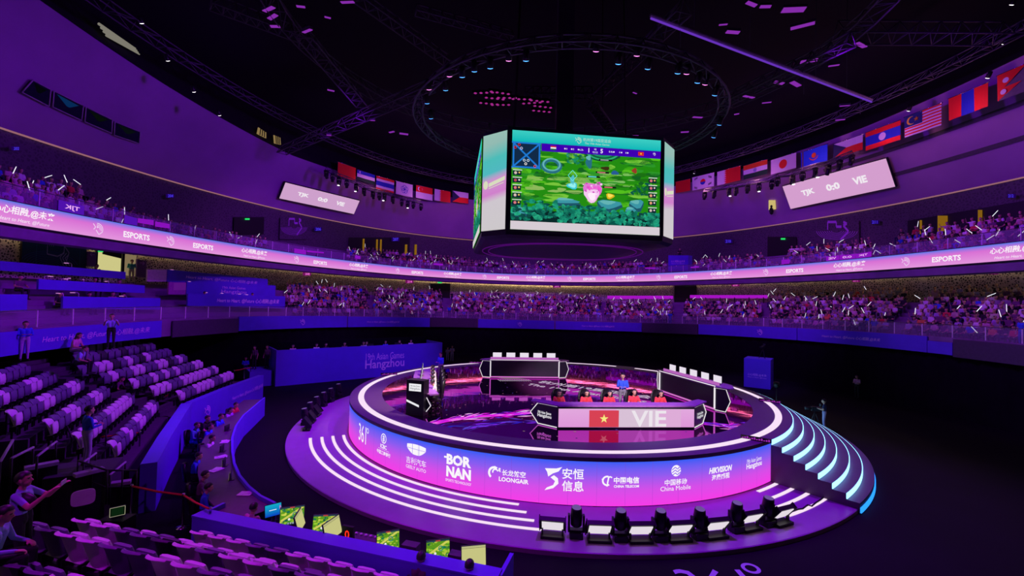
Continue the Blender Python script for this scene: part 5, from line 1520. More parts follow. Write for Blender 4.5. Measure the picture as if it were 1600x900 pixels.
# two empty desks at the back: long black panel with a white light frame
def back_desk(pa_, pb_, label, gr, n=5):
    a_, b_ = on_z(*pa_, ZS), on_z(*pb_, ZS)
    d = b_ - a_; L = d.length; d.normalize(); nn = V((d.y, -d.x, 0))
    if nn.dot(CAM - a_) < 0: nn = -nn
    r = desk_local(L, label, (a_.x, a_.y, ZS), math.atan2(d.y, d.x), 1.22, (.75, .3), None, False, True)
    for i in range(n):
        m = a_ + d * (L * (i + .5) / n) - nn * .55
        monitor((m.x, m.y, ZS + 1.22), nn, .62, .36, lambda ax, w, h: ax.rect(0, 0, w, h, rgb(232, 224, 236), 1), 'white lit monitor on the %s, %s from left' % (gr, ordn[i]), 'monitors on the team desks', stand=.10)
        c = a_ + d * (L * (i + .5) / n) - nn * 1.7
    return r
back_desk((766, 590), (873, 591), 'empty black desk with white light frame at the back of the stage', 'back desk')
back_desk((1031, 611), (1117, 641), 'empty black desk with white light frame at the right of the stage', 'right desk')
# little pink position signs at the stage's edge
for u, v, az, lb in ((608, 584, 20, 'pink lettered edge sign on the stage rim at back left'), (743, 566, 5, 'pink lettered edge sign on the stage rim, left of the back desk'), (1181, 685, -35, 'violet lettered edge sign on the stage rim at front right'), (1203, 626, -35, 'pink lettered edge sign on the stage rim at right')):
    q = on_z(u, v, ZS + .1); t = math.atan2(q.y, q.x)
    o = Art(plane_map((0, 0, 0), (1, 0, 0), (0, 0, 1), (0, -1, 0), .004))
    for k in range(12): o.rect(-.5 + .085 * k, .04, -.44 + .085 * k, .08 + .05 * ((k * 7) % 3) / 2, rgb(150, 40, 170), 1)
    tx = empty('edge_sign', (q.x, q.y, ZS), R_(az), lb, 'sign'); o.build('sign_lettering', SCREEN, tx)
    MB().box((0, .03, .08), (1.1, .04, .16)).build('sign_base', M_BLACK, tx)
# ================================================================== BLUE BOOTHS ON THE FLOOR
def board(name, pts, z0, z1, thick, label, cat, art=None, material=None, side=1, print_mat=None):
    """upright board along floor points, thickness to the far side; art drawn on the face towards the camera"""
    P = [V((p[0], p[1], 0)) for p in pts]
    m_ = MB(); rows = [[], [], [], []]
    offs = []
    for i, p in enumerate(P):
        d = (P[min(i + 1, len(P) - 1)] - P[max(i - 1, 0)]).normalized(); n = V((d.y, -d.x, 0)) * side; offs.append(n)
        q = p - n * thick
        rows[0].append((p.x, p.y, z0)); rows[1].append((p.x, p.y, z1)); rows[2].append((q.x, q.y, z1)); rows[3].append((q.x, q.y, z0))
    k = len(P)
    m_.grid(rows + [rows[0]], 0)
    for j in (0, k - 1):
        q = [i * k + j for i in range(4)]
        m_.f.append(tuple(q)); m_.m.append(0); m_.sm.append(False)
    o = finish(m_.build(name, material or M_BLUEB), label, cat)
    if art:
        d = (P[-1] - P[0]).normalized(); n = V((d.y, -d.x, 0)) * side
        ax = Art(plane_map((P[0].x, P[0].y, z0), d, (0, 0, 1), n, .012)); art(ax, (P[-1] - P[0]).length, z1 - z0); ax.build('print', PRINT, o)
    return o
b0_, b1_ = on_z(430, 604, 0), on_z(690, 580, 0)
bd = (b1_ - b0_).normalized(); bn = V((-bd.y, bd.x, 0))
booth = empty('broadcast_booth', (b0_.x, b0_.y, 0), math.atan2(bd.y, bd.x), 'long blue broadcast booth with Hangzhou lettering on its front, left behind the stage', 'booth')
BL = (b1_ - b0_).length; BH = 2.85
fr_ = MB().box((BL / 2, .05, BH / 2), (BL, .10, BH)).build('front_board', M_BLUEB, booth)
ax = Art(plane_map((0, -.004, 0), (1, 0, 0), (0, 0, 1), (0, -1, 0), .006))
ax.text('19th Asian Games', BL * .605, BH * .66, .62, LIL, 1, width=BL * .245); ax.text('Hangzhou', BL * .605, BH * .38, 1.0, LIL, 1, .015, width=BL * .25)
ax.build('print', PRINT, fr_)
MB().box((.05, 1.6, BH / 2), (.10, 3.1, BH)).build('side_board', M_BLUEB, booth)
MB().box((BL - .05, 1.6, BH / 2), (.10, 3.1, BH)).build('side_board', M_BLUEB, booth)
MB().box((BL / 2, 1.6, 1.7), (BL - .2, 3.0, .10)).build('platform', M_CONC, booth)
MB().box((BL / 2, 3.2, 1.6), (BL, .10, 3.2)).build('back_board', M_CURTAIN, booth)
MB().box((BL / 2, .55, 2.45), (BL - .3, .6, .06)).build('counter', M_DESK, booth)
shirts = ['pink', 'white', 'black', 'plum', 'grey', 'lilac', 'blue']
def in_booth(s, d): return b0_ + bd * s + bn * d
for i, u in enumerate((462, 500, 515, 545, 575, 580, 610, 632, 650)):
    l = on_ell(u, 540, 60, 60); s = BL * (u - 430) / 260.0 * (1.0)
    k = (u - 430) / 260.0; s = BL * k * .78 / (1 - .22 * k)   # perspective along the front
    q = in_booth(s, 1.25); q.z = 1.75
    person(q, -bn, 'crew member in %s shirt seated inside the long blue booth, %s from left' % (shirts[i % 7].replace('_', ' '), ('first', 'second', 'third', 'fourth', 'fifth', 'sixth', 'seventh', 'eighth', 'ninth')[i]), shirts[i % 7], 'black', 'sit', 'desk', .05, voxel=.02, scale=1.05)
for i, s in enumerate((BL * .52, BL * .70)):
    q = in_booth(s, .55); monitor((q.x, q.y, 2.48), bn, .6, .34, lambda ax, w, h: ax.rect(0, 0, w, h, rgb(210, 190, 220), 1), 'monitor on the counter of the long blue booth, %s from left' % ordn[i], 'monitors in the blue booth')
for i, (u, v) in enumerate(((418, 552), (427, 553))):
    q = in_booth(-1.2 + .9 * i, 1.9); person((q.x, q.y, 1.2), (-.2, -1), 'man standing at the left end of the long blue booth, %s' % ('left one' if i == 0 else 'right one'), 'plum', 'black', 'stand', 'down', voxel=.02)
MB_ = MB().box((-.9, 1.9, .6), (1.6, 2.6, 1.2)).build('side_step', M_BLUEB, booth)
# camera booth at the right
c0_, c1_, c2_ = on_z(1162, 604, 0), on_z(1204, 609, 0), on_z(1222, 604, 0)
cu_ = (c1_ - c0_); CW = cu_.length; cu_.normalize(); cn_ = V((-cu_.y, cu_.x, 0))
cb_ = empty('camera_booth', (c0_.x, c0_.y, 0), math.atan2(cu_.y, cu_.x), 'blue box booth with a small slogan, standing right behind the stage', 'booth')
CH = 2.55; CD = 2.0
bx = bevel(MB().box((CW / 2, CD / 2, CH / 2), (CW, CD, CH)).build('box', M_BLUEB, cb_), .02)
ax = Art(plane_map((0, -.004, 0), (1, 0, 0), (0, 0, 1), (0, -1, 0), .006)); ax.text(ZH, CW / 2, CH * .45, .24, LIL, 1, width=CW * .7); ax.text(EN, CW / 2, CH * .36, .12, LIL, 1, width=CW * .7); ax.build('print', PRINT, bx)
def tv_camera(loc, face, label, group=None, s=1.0):
    rz = math.atan2(face[1], face[0]) - PI / 2
    r = empty('television_camera', loc, rz, label, 'camera', group); r.scale = (s, s, s)
    t = MB()
    for k in range(3): t.tube([(0, 0, .95), (.35 * math.cos(2 * PI * k / 3 + .5), .35 * math.sin(2 * PI * k / 3 + .5), 0)], .025, 5)
    t.build('tripod', M_BLACK, r)
    bevel(MB().box((0, -.05, 1.12), (.18, .5, .26)).build('body', M_BLACK, r), .02)
    MB().lathe((0, 0, 1.13), [(.07, .18), (.09, .30), (.10, .52), (.08, .53)], 12, 0, Matrix.Rotation(-PI / 2, 3, 'X')).build('lens', M_BLACK, r)
    MB().box((.0, -.30, 1.36), (.22, .04, .15)).build('viewfinder', M_MON, r)
    return r
q = c0_ + cu_ * (CW * .65) + cn_ * 1.0; tv_camera((q.x, q.y, CH), (-.6, -.5), 'television camera on tripod on top of the right blue booth', s=.9)
# people on the dark floor
for u, v, f, lb, sh, tr, ar in ((1339, 622, (-.8, -.3), 'person in pale pink shirt standing in the dark far right of the stage', 'pink', 'black', 'front'), (1288, 672, (-.7, .6), 'person in dark shirt and grey trousers standing right of the staircase', 'navy', 'lilac', 'front'),
        (706, 565, (.1, -1), 'person in lilac outfit standing against the far black curtain, right one of two', 'lilac', 'lilac', 'front'), (699, 564, (.1, -1), 'shorter person in lilac outfit by the far black curtain, left one of two', 'lilac', 'lilac', 'front')):
    q = on_z(u, v, 0); person((q.x, q.y, 0), f, lb, sh, tr, 'stand', ar, voxel=.018, scale=1.05 if u != 699 else .9)
q = on_z(1273, 668, 0); tv_camera((q.x, q.y, 0), (-1, .2), 'dark camera on tripod beside the person right of the staircase')
q = on_z(1213, 642, 0); r = empty('spot_stand', (q.x, q.y, 0), 0, 'dark floor lamp stand behind the right rim of the stage', 'lamp'); MB().tube([(0, 0, 0), (0, 0, 1.6)], .03, 6).tube([(-.3, 0, 0), (.3, 0, 0)], .03, 6).build('stand', M_BLACK, r); MB().lathe((0, 0, 1.7), [(.1, -.1), (.2, 0), (.2, .25), (.1, .3)], 12).build('head', M_BLACK, r)
# ================================================================== SPECTATOR SEATS (left stand, front rows)
def seat_proto(material, nm):
    r = empty(nm)
    prof = [(.17, .36, -.04), (.20, .46, -.07), (.225, .60, -.11), (.24, .74, -.15), (.245, .83, -.18), (.235, .885, -.215), (.20, .905, -.25), (.19, .890, -.27)]
    fr, bk = [], []
    for w, z, y in prof:
        fr.append([V((w * k, y + .075 * abs(k) ** 2.2, z - (.035 * abs(k) ** 3 if z > .8 else 0))) for k in (-1, -.75, -.4, 0, .4, .75, 1)])
        bk.append([p + V((0, -.022, -.004)) for p in fr[-1]])
    m = MB(); m.grid(fr, 0, True); m.grid([r_[::-1] for r_ in bk], 0, True)
    for a, b in ((fr, bk),):
        m.grid([[q[0] for q in a], [q[0] for q in b]], 0); m.grid([[q[-1] for q in b], [q[-1] for q in a]], 0)
        m.grid([a[-1], b[-1]], 0); m.grid([b[0], a[0]], 0)
    m.build('backrest', material, r)
    p = MB(); rows = []
    for w, z, y in ((.18, .37, -.01), (.215, .42, .07), (.22, .56, .075), (.215, .70, .06), (.18, .775, .045)):
        rows.append([V((-w, y - .02, z)), V((-w * .6, y, z)), V((w * .6, y, z)), V((w, y - .02, z)), V((w, y - .06, z)), V((-w, y - .06, z))])
    p.grid(rows, 0, True, True); p.add(rows[-1], (tuple(range(6)),)); p.add(rows[0], (tuple(range(6))[::-1],)); p.build('seat', material, r)
    b = MB()
    for s in (-1, 1): b.box((s * .20, -.03, .30), (.035, .16, .16)); b.box((s * .20, -.05, .12), (.035, .05, .24))
    b.box((0, -.05, .25), (.46, .05, .05)); b.build('bracket', M_BLACK, r)
    return r
SEATP = {'W': seat_proto(M_WHITE, 'audience_seat'), 'D': seat_proto(M_GREYSEAT, 'audience_seat'), 'K': seat_proto(M_DARKSEAT, 'audience_seat')}
SEATC = {'W': 'white', 'D': 'grey', 'K': 'charcoal'}
seat_used = {}
def seat(kind, p, face, label, group):
    rz = math.atan2(face[1], face[0]) - PI / 2
    pr = SEATP[kind]
    if kind not in seat_used:
        seat_used[kind] = 1; pr.location = p; pr.rotation_euler = (0, 0, rz); return finish(pr, label, 'seat', group)
    return copy_thing(pr, tuple(p), rz, label, group, 'seat')
nth = ('1st', '2nd', '3rd', '4th', '5th', '6th', '7th', '8th', '9th', '10th', '11th', '12th', '13th', '14th', '15th', '16th', '17th', '18th', '19th', '20th', '21st')
steps_mb = {'A': MB(), 'B': MB(), 'C': MB()}
def row_of_seats(block, row, P0, d, pitch, face, kinds, where, scale=1.08):
    for j, k in enumerate(kinds):
        if k == '.': continue
        p = P0 + d * (pitch * j)
        o = seat(k, p, face, '%s folded seat, %s from left, %s' % (SEATC[k], nth[j], where), 'folded seats of the ' + block)
        o.scale = (1.22, 1.22, 1.24) if block == 'front rows' else (scale * 1.05, scale, scale)
rowname = ('lowest row', 'second lowest row', 'third lowest row', 'fourth lowest row', 'fifth lowest row', 'sixth lowest row', 'seventh lowest row', 'top row')
# block A: rows run away from the camera, seats face the stage; tops z0 + .41 per row
dA = V((.193, -.981, 0)) * -1                            # near -> far
A0 = V((-22.63, 3.6, 0))
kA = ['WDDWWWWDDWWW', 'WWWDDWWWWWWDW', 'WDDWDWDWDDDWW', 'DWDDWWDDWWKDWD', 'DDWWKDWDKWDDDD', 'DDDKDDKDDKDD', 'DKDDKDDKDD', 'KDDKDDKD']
nA = V((-.981, -.193, 0))
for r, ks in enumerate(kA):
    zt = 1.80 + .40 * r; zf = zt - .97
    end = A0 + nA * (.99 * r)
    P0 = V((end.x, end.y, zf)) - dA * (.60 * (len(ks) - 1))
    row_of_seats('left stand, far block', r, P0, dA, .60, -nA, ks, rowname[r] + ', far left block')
    q0 = P0 - dA * .5 - nA * .45; q1 = P0 + dA * (.60 * (len(ks) - 1) + 1.6) - nA * .45
    steps_mb['A'].prism([(q0.x, q0.y), (q1.x, q1.y), (q1.x + nA.x * 1.0, q1.y + nA.y * 1.0), (q0.x + nA.x * 1.0, q0.y + nA.y * 1.0)], max(0, zf - 1.2), zf)
# block B: nearer the camera, rows swing towards the front
dB = V((-.49, .87, 0)); nB = V((-.87, -.49, 0)); B0 = V((-20.95, -5.2, 0))
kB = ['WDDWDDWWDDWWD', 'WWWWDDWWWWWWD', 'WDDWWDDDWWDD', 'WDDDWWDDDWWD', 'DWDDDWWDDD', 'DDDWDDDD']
for r, ks in enumerate(kB):
    zt = 1.80 + .40 * r; zf = zt - .97
    end = B0 + nB * (.99 * r) + dB * (.12 * r)
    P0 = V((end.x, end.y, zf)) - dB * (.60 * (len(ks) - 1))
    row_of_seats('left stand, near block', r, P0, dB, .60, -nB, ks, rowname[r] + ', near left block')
    q0 = P0 - dB * .5 - nB * .45; q1 = P0 + dB * (.60 * (len(ks) - 1) + .5) - nB * .45
    steps_mb['B'].prism([(q0.x, q0.y), (q1.x, q1.y), (q1.x + nB.x, q1.y + nB.y), (q0.x + nB.x, q0.y + nB.y)], max(0, zf - 1.2), zf)
# block C: the rows right below the camera
dC = V((.957, -.29, 0)); nC = V((-.29, -.957, 0)); C1 = on_z(322, 822, 1.25)
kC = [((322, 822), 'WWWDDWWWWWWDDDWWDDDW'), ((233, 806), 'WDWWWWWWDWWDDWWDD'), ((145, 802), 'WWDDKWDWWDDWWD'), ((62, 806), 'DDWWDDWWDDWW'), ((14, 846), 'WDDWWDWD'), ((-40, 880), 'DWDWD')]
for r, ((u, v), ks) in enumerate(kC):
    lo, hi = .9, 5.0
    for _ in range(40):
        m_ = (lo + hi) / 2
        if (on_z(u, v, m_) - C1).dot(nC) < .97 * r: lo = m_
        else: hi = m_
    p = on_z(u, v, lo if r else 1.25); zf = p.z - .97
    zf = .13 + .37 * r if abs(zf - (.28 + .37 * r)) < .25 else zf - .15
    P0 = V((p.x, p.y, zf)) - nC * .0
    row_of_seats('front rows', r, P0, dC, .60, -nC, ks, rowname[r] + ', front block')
    q0 = P0 - dC * .5 - nC * .42; q1 = P0 + dC * 12 - nC * .42
    steps_mb['C'].prism([(q0.x, q0.y), (q1.x, q1.y), (q1.x + nC.x * .98, q1.y + nC.y * .98), (q0.x + nC.x * .98, q0.y + nC.y * .98)], max(0, zf - .8), zf)
M_STEP = mat('stand_step', (0.06, 0.045, 0.07), 0.8)
for k, nm in (('A', 'far'), ('B', 'near'), ('C', 'front')):
    finish(steps_mb[k].build('seating_riser', M_STEP), 'dark stepped riser under the folded seats of the %s' % {'A': 'far left block', 'B': 'near left block', 'C': 'front rows'}[k], 'riser')
# aisle steps between the two left blocks
st = MB()
for r in range(8):
    p = A0 + nA * (.99 * r) - dA * (.60 * 12.2) ; z = .83 + .40 * r
    st.box((p.x + .2, p.y - .35, z - .35), (1.1, 1.7, .7), math.atan2(nA.y, nA.x)); st.box((p.x + .7, p.y - .3, z - .5), (.5, 1.5, .6), math.atan2(nA.y, nA.x))
finish(st.build('aisle_steps', M_STEP), 'dark aisle steps between the two blocks of folded seats at left', 'steps')
# ================================================================== BLUE BARRIER WALL, CREW DESKS
bw = [on_z(u, v, 1.6) for u, v in ((412, 586), (356, 606), (300, 629), (268, 680), (246, 722))]
def wall_art(ax, L, h):
    ax.text(EN + ' ' + ZH, L * .20, h * .56, .32, LIL, 1, shear=.2, width=L * .26); emblem(ax, L * .50, h * .55, .6, LIL, 1)
bo = board('barrier_wall', [(p.x, p.y) for p in bw[:3]], 0, 1.6, .35, 'blue barrier wall with slogan in front of the far left block of seats', 'barrier', None, M_BLUEB, -1)
pw = [V((p.x, p.y, 0)) for p in (bw[0], bw[2])]
d = (pw[1] - pw[0]).normalized(); nw = V((-d.y, d.x, 0))
ax = Art(plane_map((pw[1].x + nw.x * .012, pw[1].y + nw.y * .012, 0), -d, (0, 0, 1), nw, .012))
Lw = (pw[1] - pw[0]).length
ax.text(EN + ' ' + ZH, Lw * .72, .92, .30, LIL, 6, shear=.2, width=Lw * .50); emblem(ax, Lw * .16, .85, .6, LIL, 6)
ax.build('print', PRINT, bo)
board('barrier_wall', [(p.x, p.y) for p in bw[2:]], 0, 1.6, .45, 'blue barrier wall running towards the camera beside the near left block of seats', 'barrier', None, M_BLUEB, -1)
# curved crew desk
co = [on_z(u, v, 1.05) for u, v in ((412, 622), (398, 634), (379, 650), (367, 667), (361, 685), (361, 704), (364, 726), (372, 745), (386, 762), (404, 777), (428, 789))]
ci = []
for i, p in enumerate(co):
    dd = (co[min(i + 1, len(co) - 1)] - co[max(i - 1, 0)]); dd.z = 0; dd.normalize(); n_ = V((dd.y, -dd.x, 0))
    if n_.dot(V((-1, -.5, 0))) < 0: n_ = -n_
    ci.append(p + n_ * 1.05)
crew = empty('crew_desk', (0, 0, 0), 0, 'curved blue fronted crew desk at the left foot of the stage', 'desk')
m = MB(); m.grid([[V((p.x, p.y, .92)) for p in co], [V((p.x, p.y, .98)) for p in co], [V((p.x, p.y, .98)) for p in ci], [V((p.x, p.y, .92)) for p in ci], [V((p.x, p.y, .92)) for p in co]]); m.build('desk_top', M_DESK, crew)
m = MB(); fo = [p + (p - q).normalized() * .08 for p, q in zip(co, ci)]
m.grid([[V((p.x, p.y, 0)) for p in fo], [V((p.x, p.y, 1.1)) for p in fo], [V((p.x, p.y, 1.1)) for p in co], [V((p.x, p.y, 0)) for p in co]]); m.build('front_board', M_BLUEB, crew)
# straight desk with screens and the thick topped barrier before the front seats
f0, f1 = on_z(300, 805, 1.15), on_z(776, 905, 1.15)
fd_ = (f1 - f0); FL = fd_.length; fd_.normalize(); fn = V((-fd_.y, fd_.x, 0))   # towards the stage
fb = empty('front_barrier', (f0.x, f0.y, 0), math.atan2(fd_.y, fd_.x), 'long blue barrier with a thick top, between front seats and the row of monitors', 'barrier')
MB().box((FL / 2, .10, .55), (FL, .20, 1.1)).build('board', M_BLUEB, fb)
MB().box((FL / 2, .20, 1.125), (FL, .44, .05)).build('ledge', M_BLUEB, fb)
MB().box((FL - .05, .75, .5), (.10, 1.2, 1.0)).build('end_board', M_BLUEB, fb)
MB().box((.05, .5, .55), (.10, .9, 1.1)).build('end_board', M_BLUEB, fb)
MY = (on_z(685, 861, 1.15) - f0).dot(fn) + .05
fdsk = empty('monitor_desk', (f0.x, f0.y, 0), math.atan2(fd_.y, fd_.x), 'long mauve desk carrying the row of monitors behind the blue barrier', 'desk')
MB().box((FL * .55, MY, .745), (FL * .88, .72, .05)).build('desk_top', M_DESK, fdsk)
for k in range(6):
    MB().box((FL * (.12 + .17 * k), MY, .36), (.06, .6, .72)).build('leg', M_BLACK, fdsk)
MB().box((FL * .55, MY + .33, .45), (FL * .88, .04, .55)).build('front_board', M_BLACK, fdsk)
def map_pic(seed):
    def g(ax, w, h):
        r = random.Random(seed)
        ax.rect(0, 0, w, h, rgb(90, 150, 30), 1)
        for i in range(70):
            x, y = r.random() * w, r.random() * h; a_ = w * r.uniform(.02, .10); b_ = h * r.uniform(.02, .07)
            pts = [(min(max(x + a_ * math.cos(t), 0), w), min(max(y + b_ * math.sin(t), 0), h)) for t in (2 * PI * k / 9 for k in range(9))]
            ax.poly(pts, r.choice([rgb(150, 200, 50), rgb(60, 140, 40), rgb(200, 210, 80), rgb(20, 110, 80), rgb(30, 90, 60), rgb(170, 190, 60)]), 2)
        ax.line([(w * .05, h * .25), (w * .45, h * .55), (w * .95, h * .92)], h * .12, rgb(205, 205, 90), 3)
        ax.arc(w * .62, h * .55, h * .12, h * .05, 0, 2 * PI, rgb(20, 130, 120), 4, 16)
        ax.disc(w * .38, h * .30, h * .07, h * .07, rgb(240, 230, 230), 4, 12)
        ax.rect(0, h * .92, w, h, rgb(40, 60, 80), 5); ax.rect(w * .4, h * .93, w * .6, h * .99, rgb(190, 60, 60), 6)
        ax.rect(w * .3, 0, w * .75, h * .10, rgb(40, 60, 80), 5)
        for k in range(4): ax.rect(w * (.32 + .1 * k), h * .02, w * (.38 + .1 * k), h * .12, rgb(150, 160, 170), 6)
    return g
def blue_pic(ax, w, h): ax.rect(0, 0, w, h, rgb(10, 60, 190), 1, 1, rgb(20, 170, 200)); ax.rect(w * .25, h * .48, w * .7, h * .54, rgb(230, 240, 250), 2); ax.disc(w * .93, h * .6, w * .05, h * .2, rgb(190, 120, 200), 2)
def doc_pic(ax, w, h): ax.rect(0, 0, w, h, rgb(198, 196, 130), 1); ax.rect(0, h * .88, w, h * .90, rgb(90, 90, 70), 2); ax.rect(0, h * .93, w, h, rgb(180, 178, 130), 2)
def mon_at(uc, vc, zc_, wpx, face_az, pic, label, g=None):
    p = on_z(uc, vc, zc_); dist = (p - CAM).length
    w = wpx / F_PX * (p - CAM).dot(ray(800, 450).normalized())
    h = w * .74
    fc = (CAM - p); fc.z = 0; fc.normalize(); fc = Matrix.Rotation(R_(face_az), 3, 'Z') @ fc
    m = monitor((p.x, p.y, zc_ - h / 2 - .14), fc, w, h, pic, label, 'monitors on the desk in front of the stage')
    m.rotation_euler[0] = -.28
    return m
mon_at(428, 798, 1.15, 23, 12, blue_pic, 'monitor with a blue screen, leftmost on the monitor desk')
mon_at(456, 807, 1.15, 34, -4, map_pic(1), 'monitor with a green game map, beside the blue screened monitor')
mon_at(506, 821, 1.15, 36, -14, map_pic(2), 'monitor with a green game map, left of the red digit clock')
mon_at(607, 846, 1.15, 34, 6, map_pic(3), 'monitor with a green game map, standing alone right of the red clock')
mon_at(685, 861, 1.15, 36, 6, map_pic(4), 'monitor with a green game map, second from right on the monitor desk')
mon_at(741, 871, 1.15, 38, 8, doc_pic, 'monitor with a plain yellowish page, rightmost on the monitor desk')
mon_at(475, 812, 1.13, 34, 76, doc_pic, 'monitor with a plain page seen almost edge on, right of the second monitor')
mon_at(525, 826, 1.13, 36, 52, doc_pic, 'monitor with a plain page turned sideways, left of the red digit clock')
p = on_z(544, 832, 1.05); ck = empty('digit_clock', (p.x, p.y, .78), math.atan2(fd_.y, fd_.x), 'small clock with one red digit on the monitor desk', 'clock')
MB().box((0, 0, .22), (.34, .08, .44)).build('case', M_BLACK, ck); o = Art(plane_map((0, -.045, 0), (1, 0, 0), (0, 0, 1), (0, -1, 0), .003)); o.text('0', 0, .24, .22, rgb(255, 50, 30), 1, .02); o.build('digit', SCREEN, ck)
p = on_z(573, 842, .85); mx = empty('mixing_console', (p.x, p.y, .765), math.atan2(fd_.y, fd_.x), 'violet lit mixing console with a row of knobs on the monitor desk', 'console')
bevel(MB().box((0, 0, .06), (.95, .40, .10)).build('case', M_DESK, mx), .01); k_ = MB()
for i in range(6): k_.lathe((-.38 + .15 * i, .08, .11), [(.04, 0), (.035, .04), (.01, .045)], 10)
k_.build('knob', mat('pale_knob', (.7, .5, .7), .5), mx)
for i, (u, v) in enumerate(((642, 854), (715, 869))):
    p = on_z(u, v, 1.0); r = empty('equipment_box', (p.x, p.y, .765), math.atan2(fd_.y, fd_.x), 'flat mauve equipment box between monitors, %s' % ('left one' if i == 0 else 'right one'), 'box'); bevel(MB().box((0, 0, .16), (.42, .25, .30)).build('box', M_DESK, r), .01)
for u, v, z, lb, sh in ((655, 874, 1.22, 'seated operator with dark hair between the fourth and fifth monitor', 'plum'), (731, 887, 1.22, 'seated operator with dark hair before the yellowish monitor page', 'black'), (392, 796, 1.2, 'seated operator at the left end of the blue barrier', 'pink')):
    p = on_z(u, v, z); person((p.x, p.y, -.07), fn, lb, sh, 'black', 'sit', 'desk', .1, voxel=.016)
    c = copy_thing(chair[0], (p.x, p.y, -.02), math.atan2(fn.y, fn.x) - PI / 2, 'dark office chair of the ' + ' '.join(lb.replace('seated ', '').split()[:9]), 'crew chairs', 'chair'); c.scale = (.85, .85, .75)
# crew behind the curved desk
crewl = [((303, 664), 1.35, 'teal', 'blue', 'crew member in teal and white jacket, nearest the blue barrier corner', 'sit'), ((320, 653), 1.35, 'black', 'black', 'crew member in dark shirt, behind the one in teal', 'sit'), ((324, 666), 1.3, 'blue', 'black', 'crew member in bright blue shirt with raised chin, centre of the crew row', 'sit'),
         ((341, 650), 1.4, 'blue', 'navy', 'crew member in blue jacket leaning on the desk, far part of the crew row', 'sit'), ((357, 640), 1.3, 'lilac', 'black', 'crew member in lilac shirt, far end of the curved desk', 'sit'), ((365, 632), 1.4, 'red', 'black', 'crew member in red shirt, farthest along the curved desk', 'sit'),
         ((326, 684), 1.3, 'white', 'black', 'crew member in white shirt bent over the curved desk', 'sit'), ((304, 712), 1.3, 'blue', 'black', 'crew member in dark blue shirt, upper of the two nearest the camera', 'sit'), ((313, 742), 1.3, 'plum', 'black', 'crew member in plum shirt between the two in dark blue', 'sit'), ((318, 762), 1.3, 'blue', 'black', 'crew member in dark blue shirt nearest the front barrier', 'sit')]
for (u, v), z, sh, tr, lb, kd in crewl:
    p = on_z(u, v, z); f = V((2, -6, 0)) - V((p.x, p.y, 0))
    person((p.x, p.y, z - 1.29), (f.x, f.y), lb, sh, tr, kd, 'desk', .12, 'long' if sh in ('teal', 'blue') else 'short', voxel=.015, head=(0, .02))
    g = f.normalized(); c = copy_thing(chair[0], (p.x, p.y, z - 1.26), math.atan2(g.y, g.x) - PI / 2, 'dark office chair of the ' + lb.split(',')[0], 'crew chairs', 'chair'); c.scale = (.85, .85, .75)
for i, (u, v, pic) in enumerate(((349, 722, 1), (359, 743, 1), (346, 700, 0), (354, 668, 0))):
    p = on_z(u, v, 1.12); f = (p - V((2, -6, p.z))); monitor((p.x, p.y, .985), (f.x, f.y), .34, .22, doc_pic if pic else (lambda ax, w, h: ax.rect(0, 0, w, h, rgb(60, 40, 90), 1)), 'small laptop screen on the curved crew desk, %s from the camera' % ordn[i], 'laptops on the crew desk', 'laptop', stand=.03)
for i, (u, v) in enumerate(((384, 771), (345, 714), (338, 734), (352, 690))):
    p = on_z(u, v, 1.0); finish(MB().box((0, 0, .012), (.42, .30, .02)).box((.05, .05, .03), (.3, .21, .012), .4).build('paper_stack', M_WHITE, None, (p.x, p.y, .985), .6 * i), 'white papers lying on the curved crew desk, %s from the camera' % ordn[(0, 2, 1, 3)[i]], 'paper', 'papers on the crew desk')
# ================================================================== STANCHIONS WITH RED BELTS
def stanchion(p, h, label):
    r = empty('stanchion', tuple(p), 0, label, 'stanchion', 'belt stanchions')
    MB().lathe((0, 0, 0), [(.17, 0), (.17, .02), (.03, .04)], 16).build('base', M_CHROME, r)
    MB().lathe((0, 0, 0), [(.03, .03), (.03, h - .1), (.04, h - .1), (.04, h), (.02, h + .01)], 12).build('post', M_CHROME, r)
def belt_line(pts, h, z, where):
    P = []
    for i, (u, v) in enumerate(pts):
        p = on_z(u, v, z + h); P.append(p); stanchion((p.x, p.y, z), h, 'steel stanchion %s, %s from left' % (where, ordn[i]))
    for i, (a_, b_) in enumerate(zip(P[:-1], P[1:])):
        o = MB().tube([a_ + V((0, 0, -.05)), a_.lerp(b_, .5) + V((0, 0, -.08)), b_ + V((0, 0, -.05))], .035, 4).build('barrier_belt', M_RED)
        finish(o, 'red belt %s, %s span from left' % (where, ordn[i]), 'belt', 'red barrier belts')
belt_line(((256, 619), (272, 609)), 1.0, .45, 'at the foot of the aisle between the left blocks')
belt_line(((154, 681), (199, 675), (219, 674)), 1.0, .45, 'beside the near left block')
belt_line(((206, 757), (287, 771), (329, 793)), 1.0, .3, 'left of the front rows')
belt_line(((366, 578), (382, 575), (392, 573)), 1.0, .6, 'at the far end of the left seats')
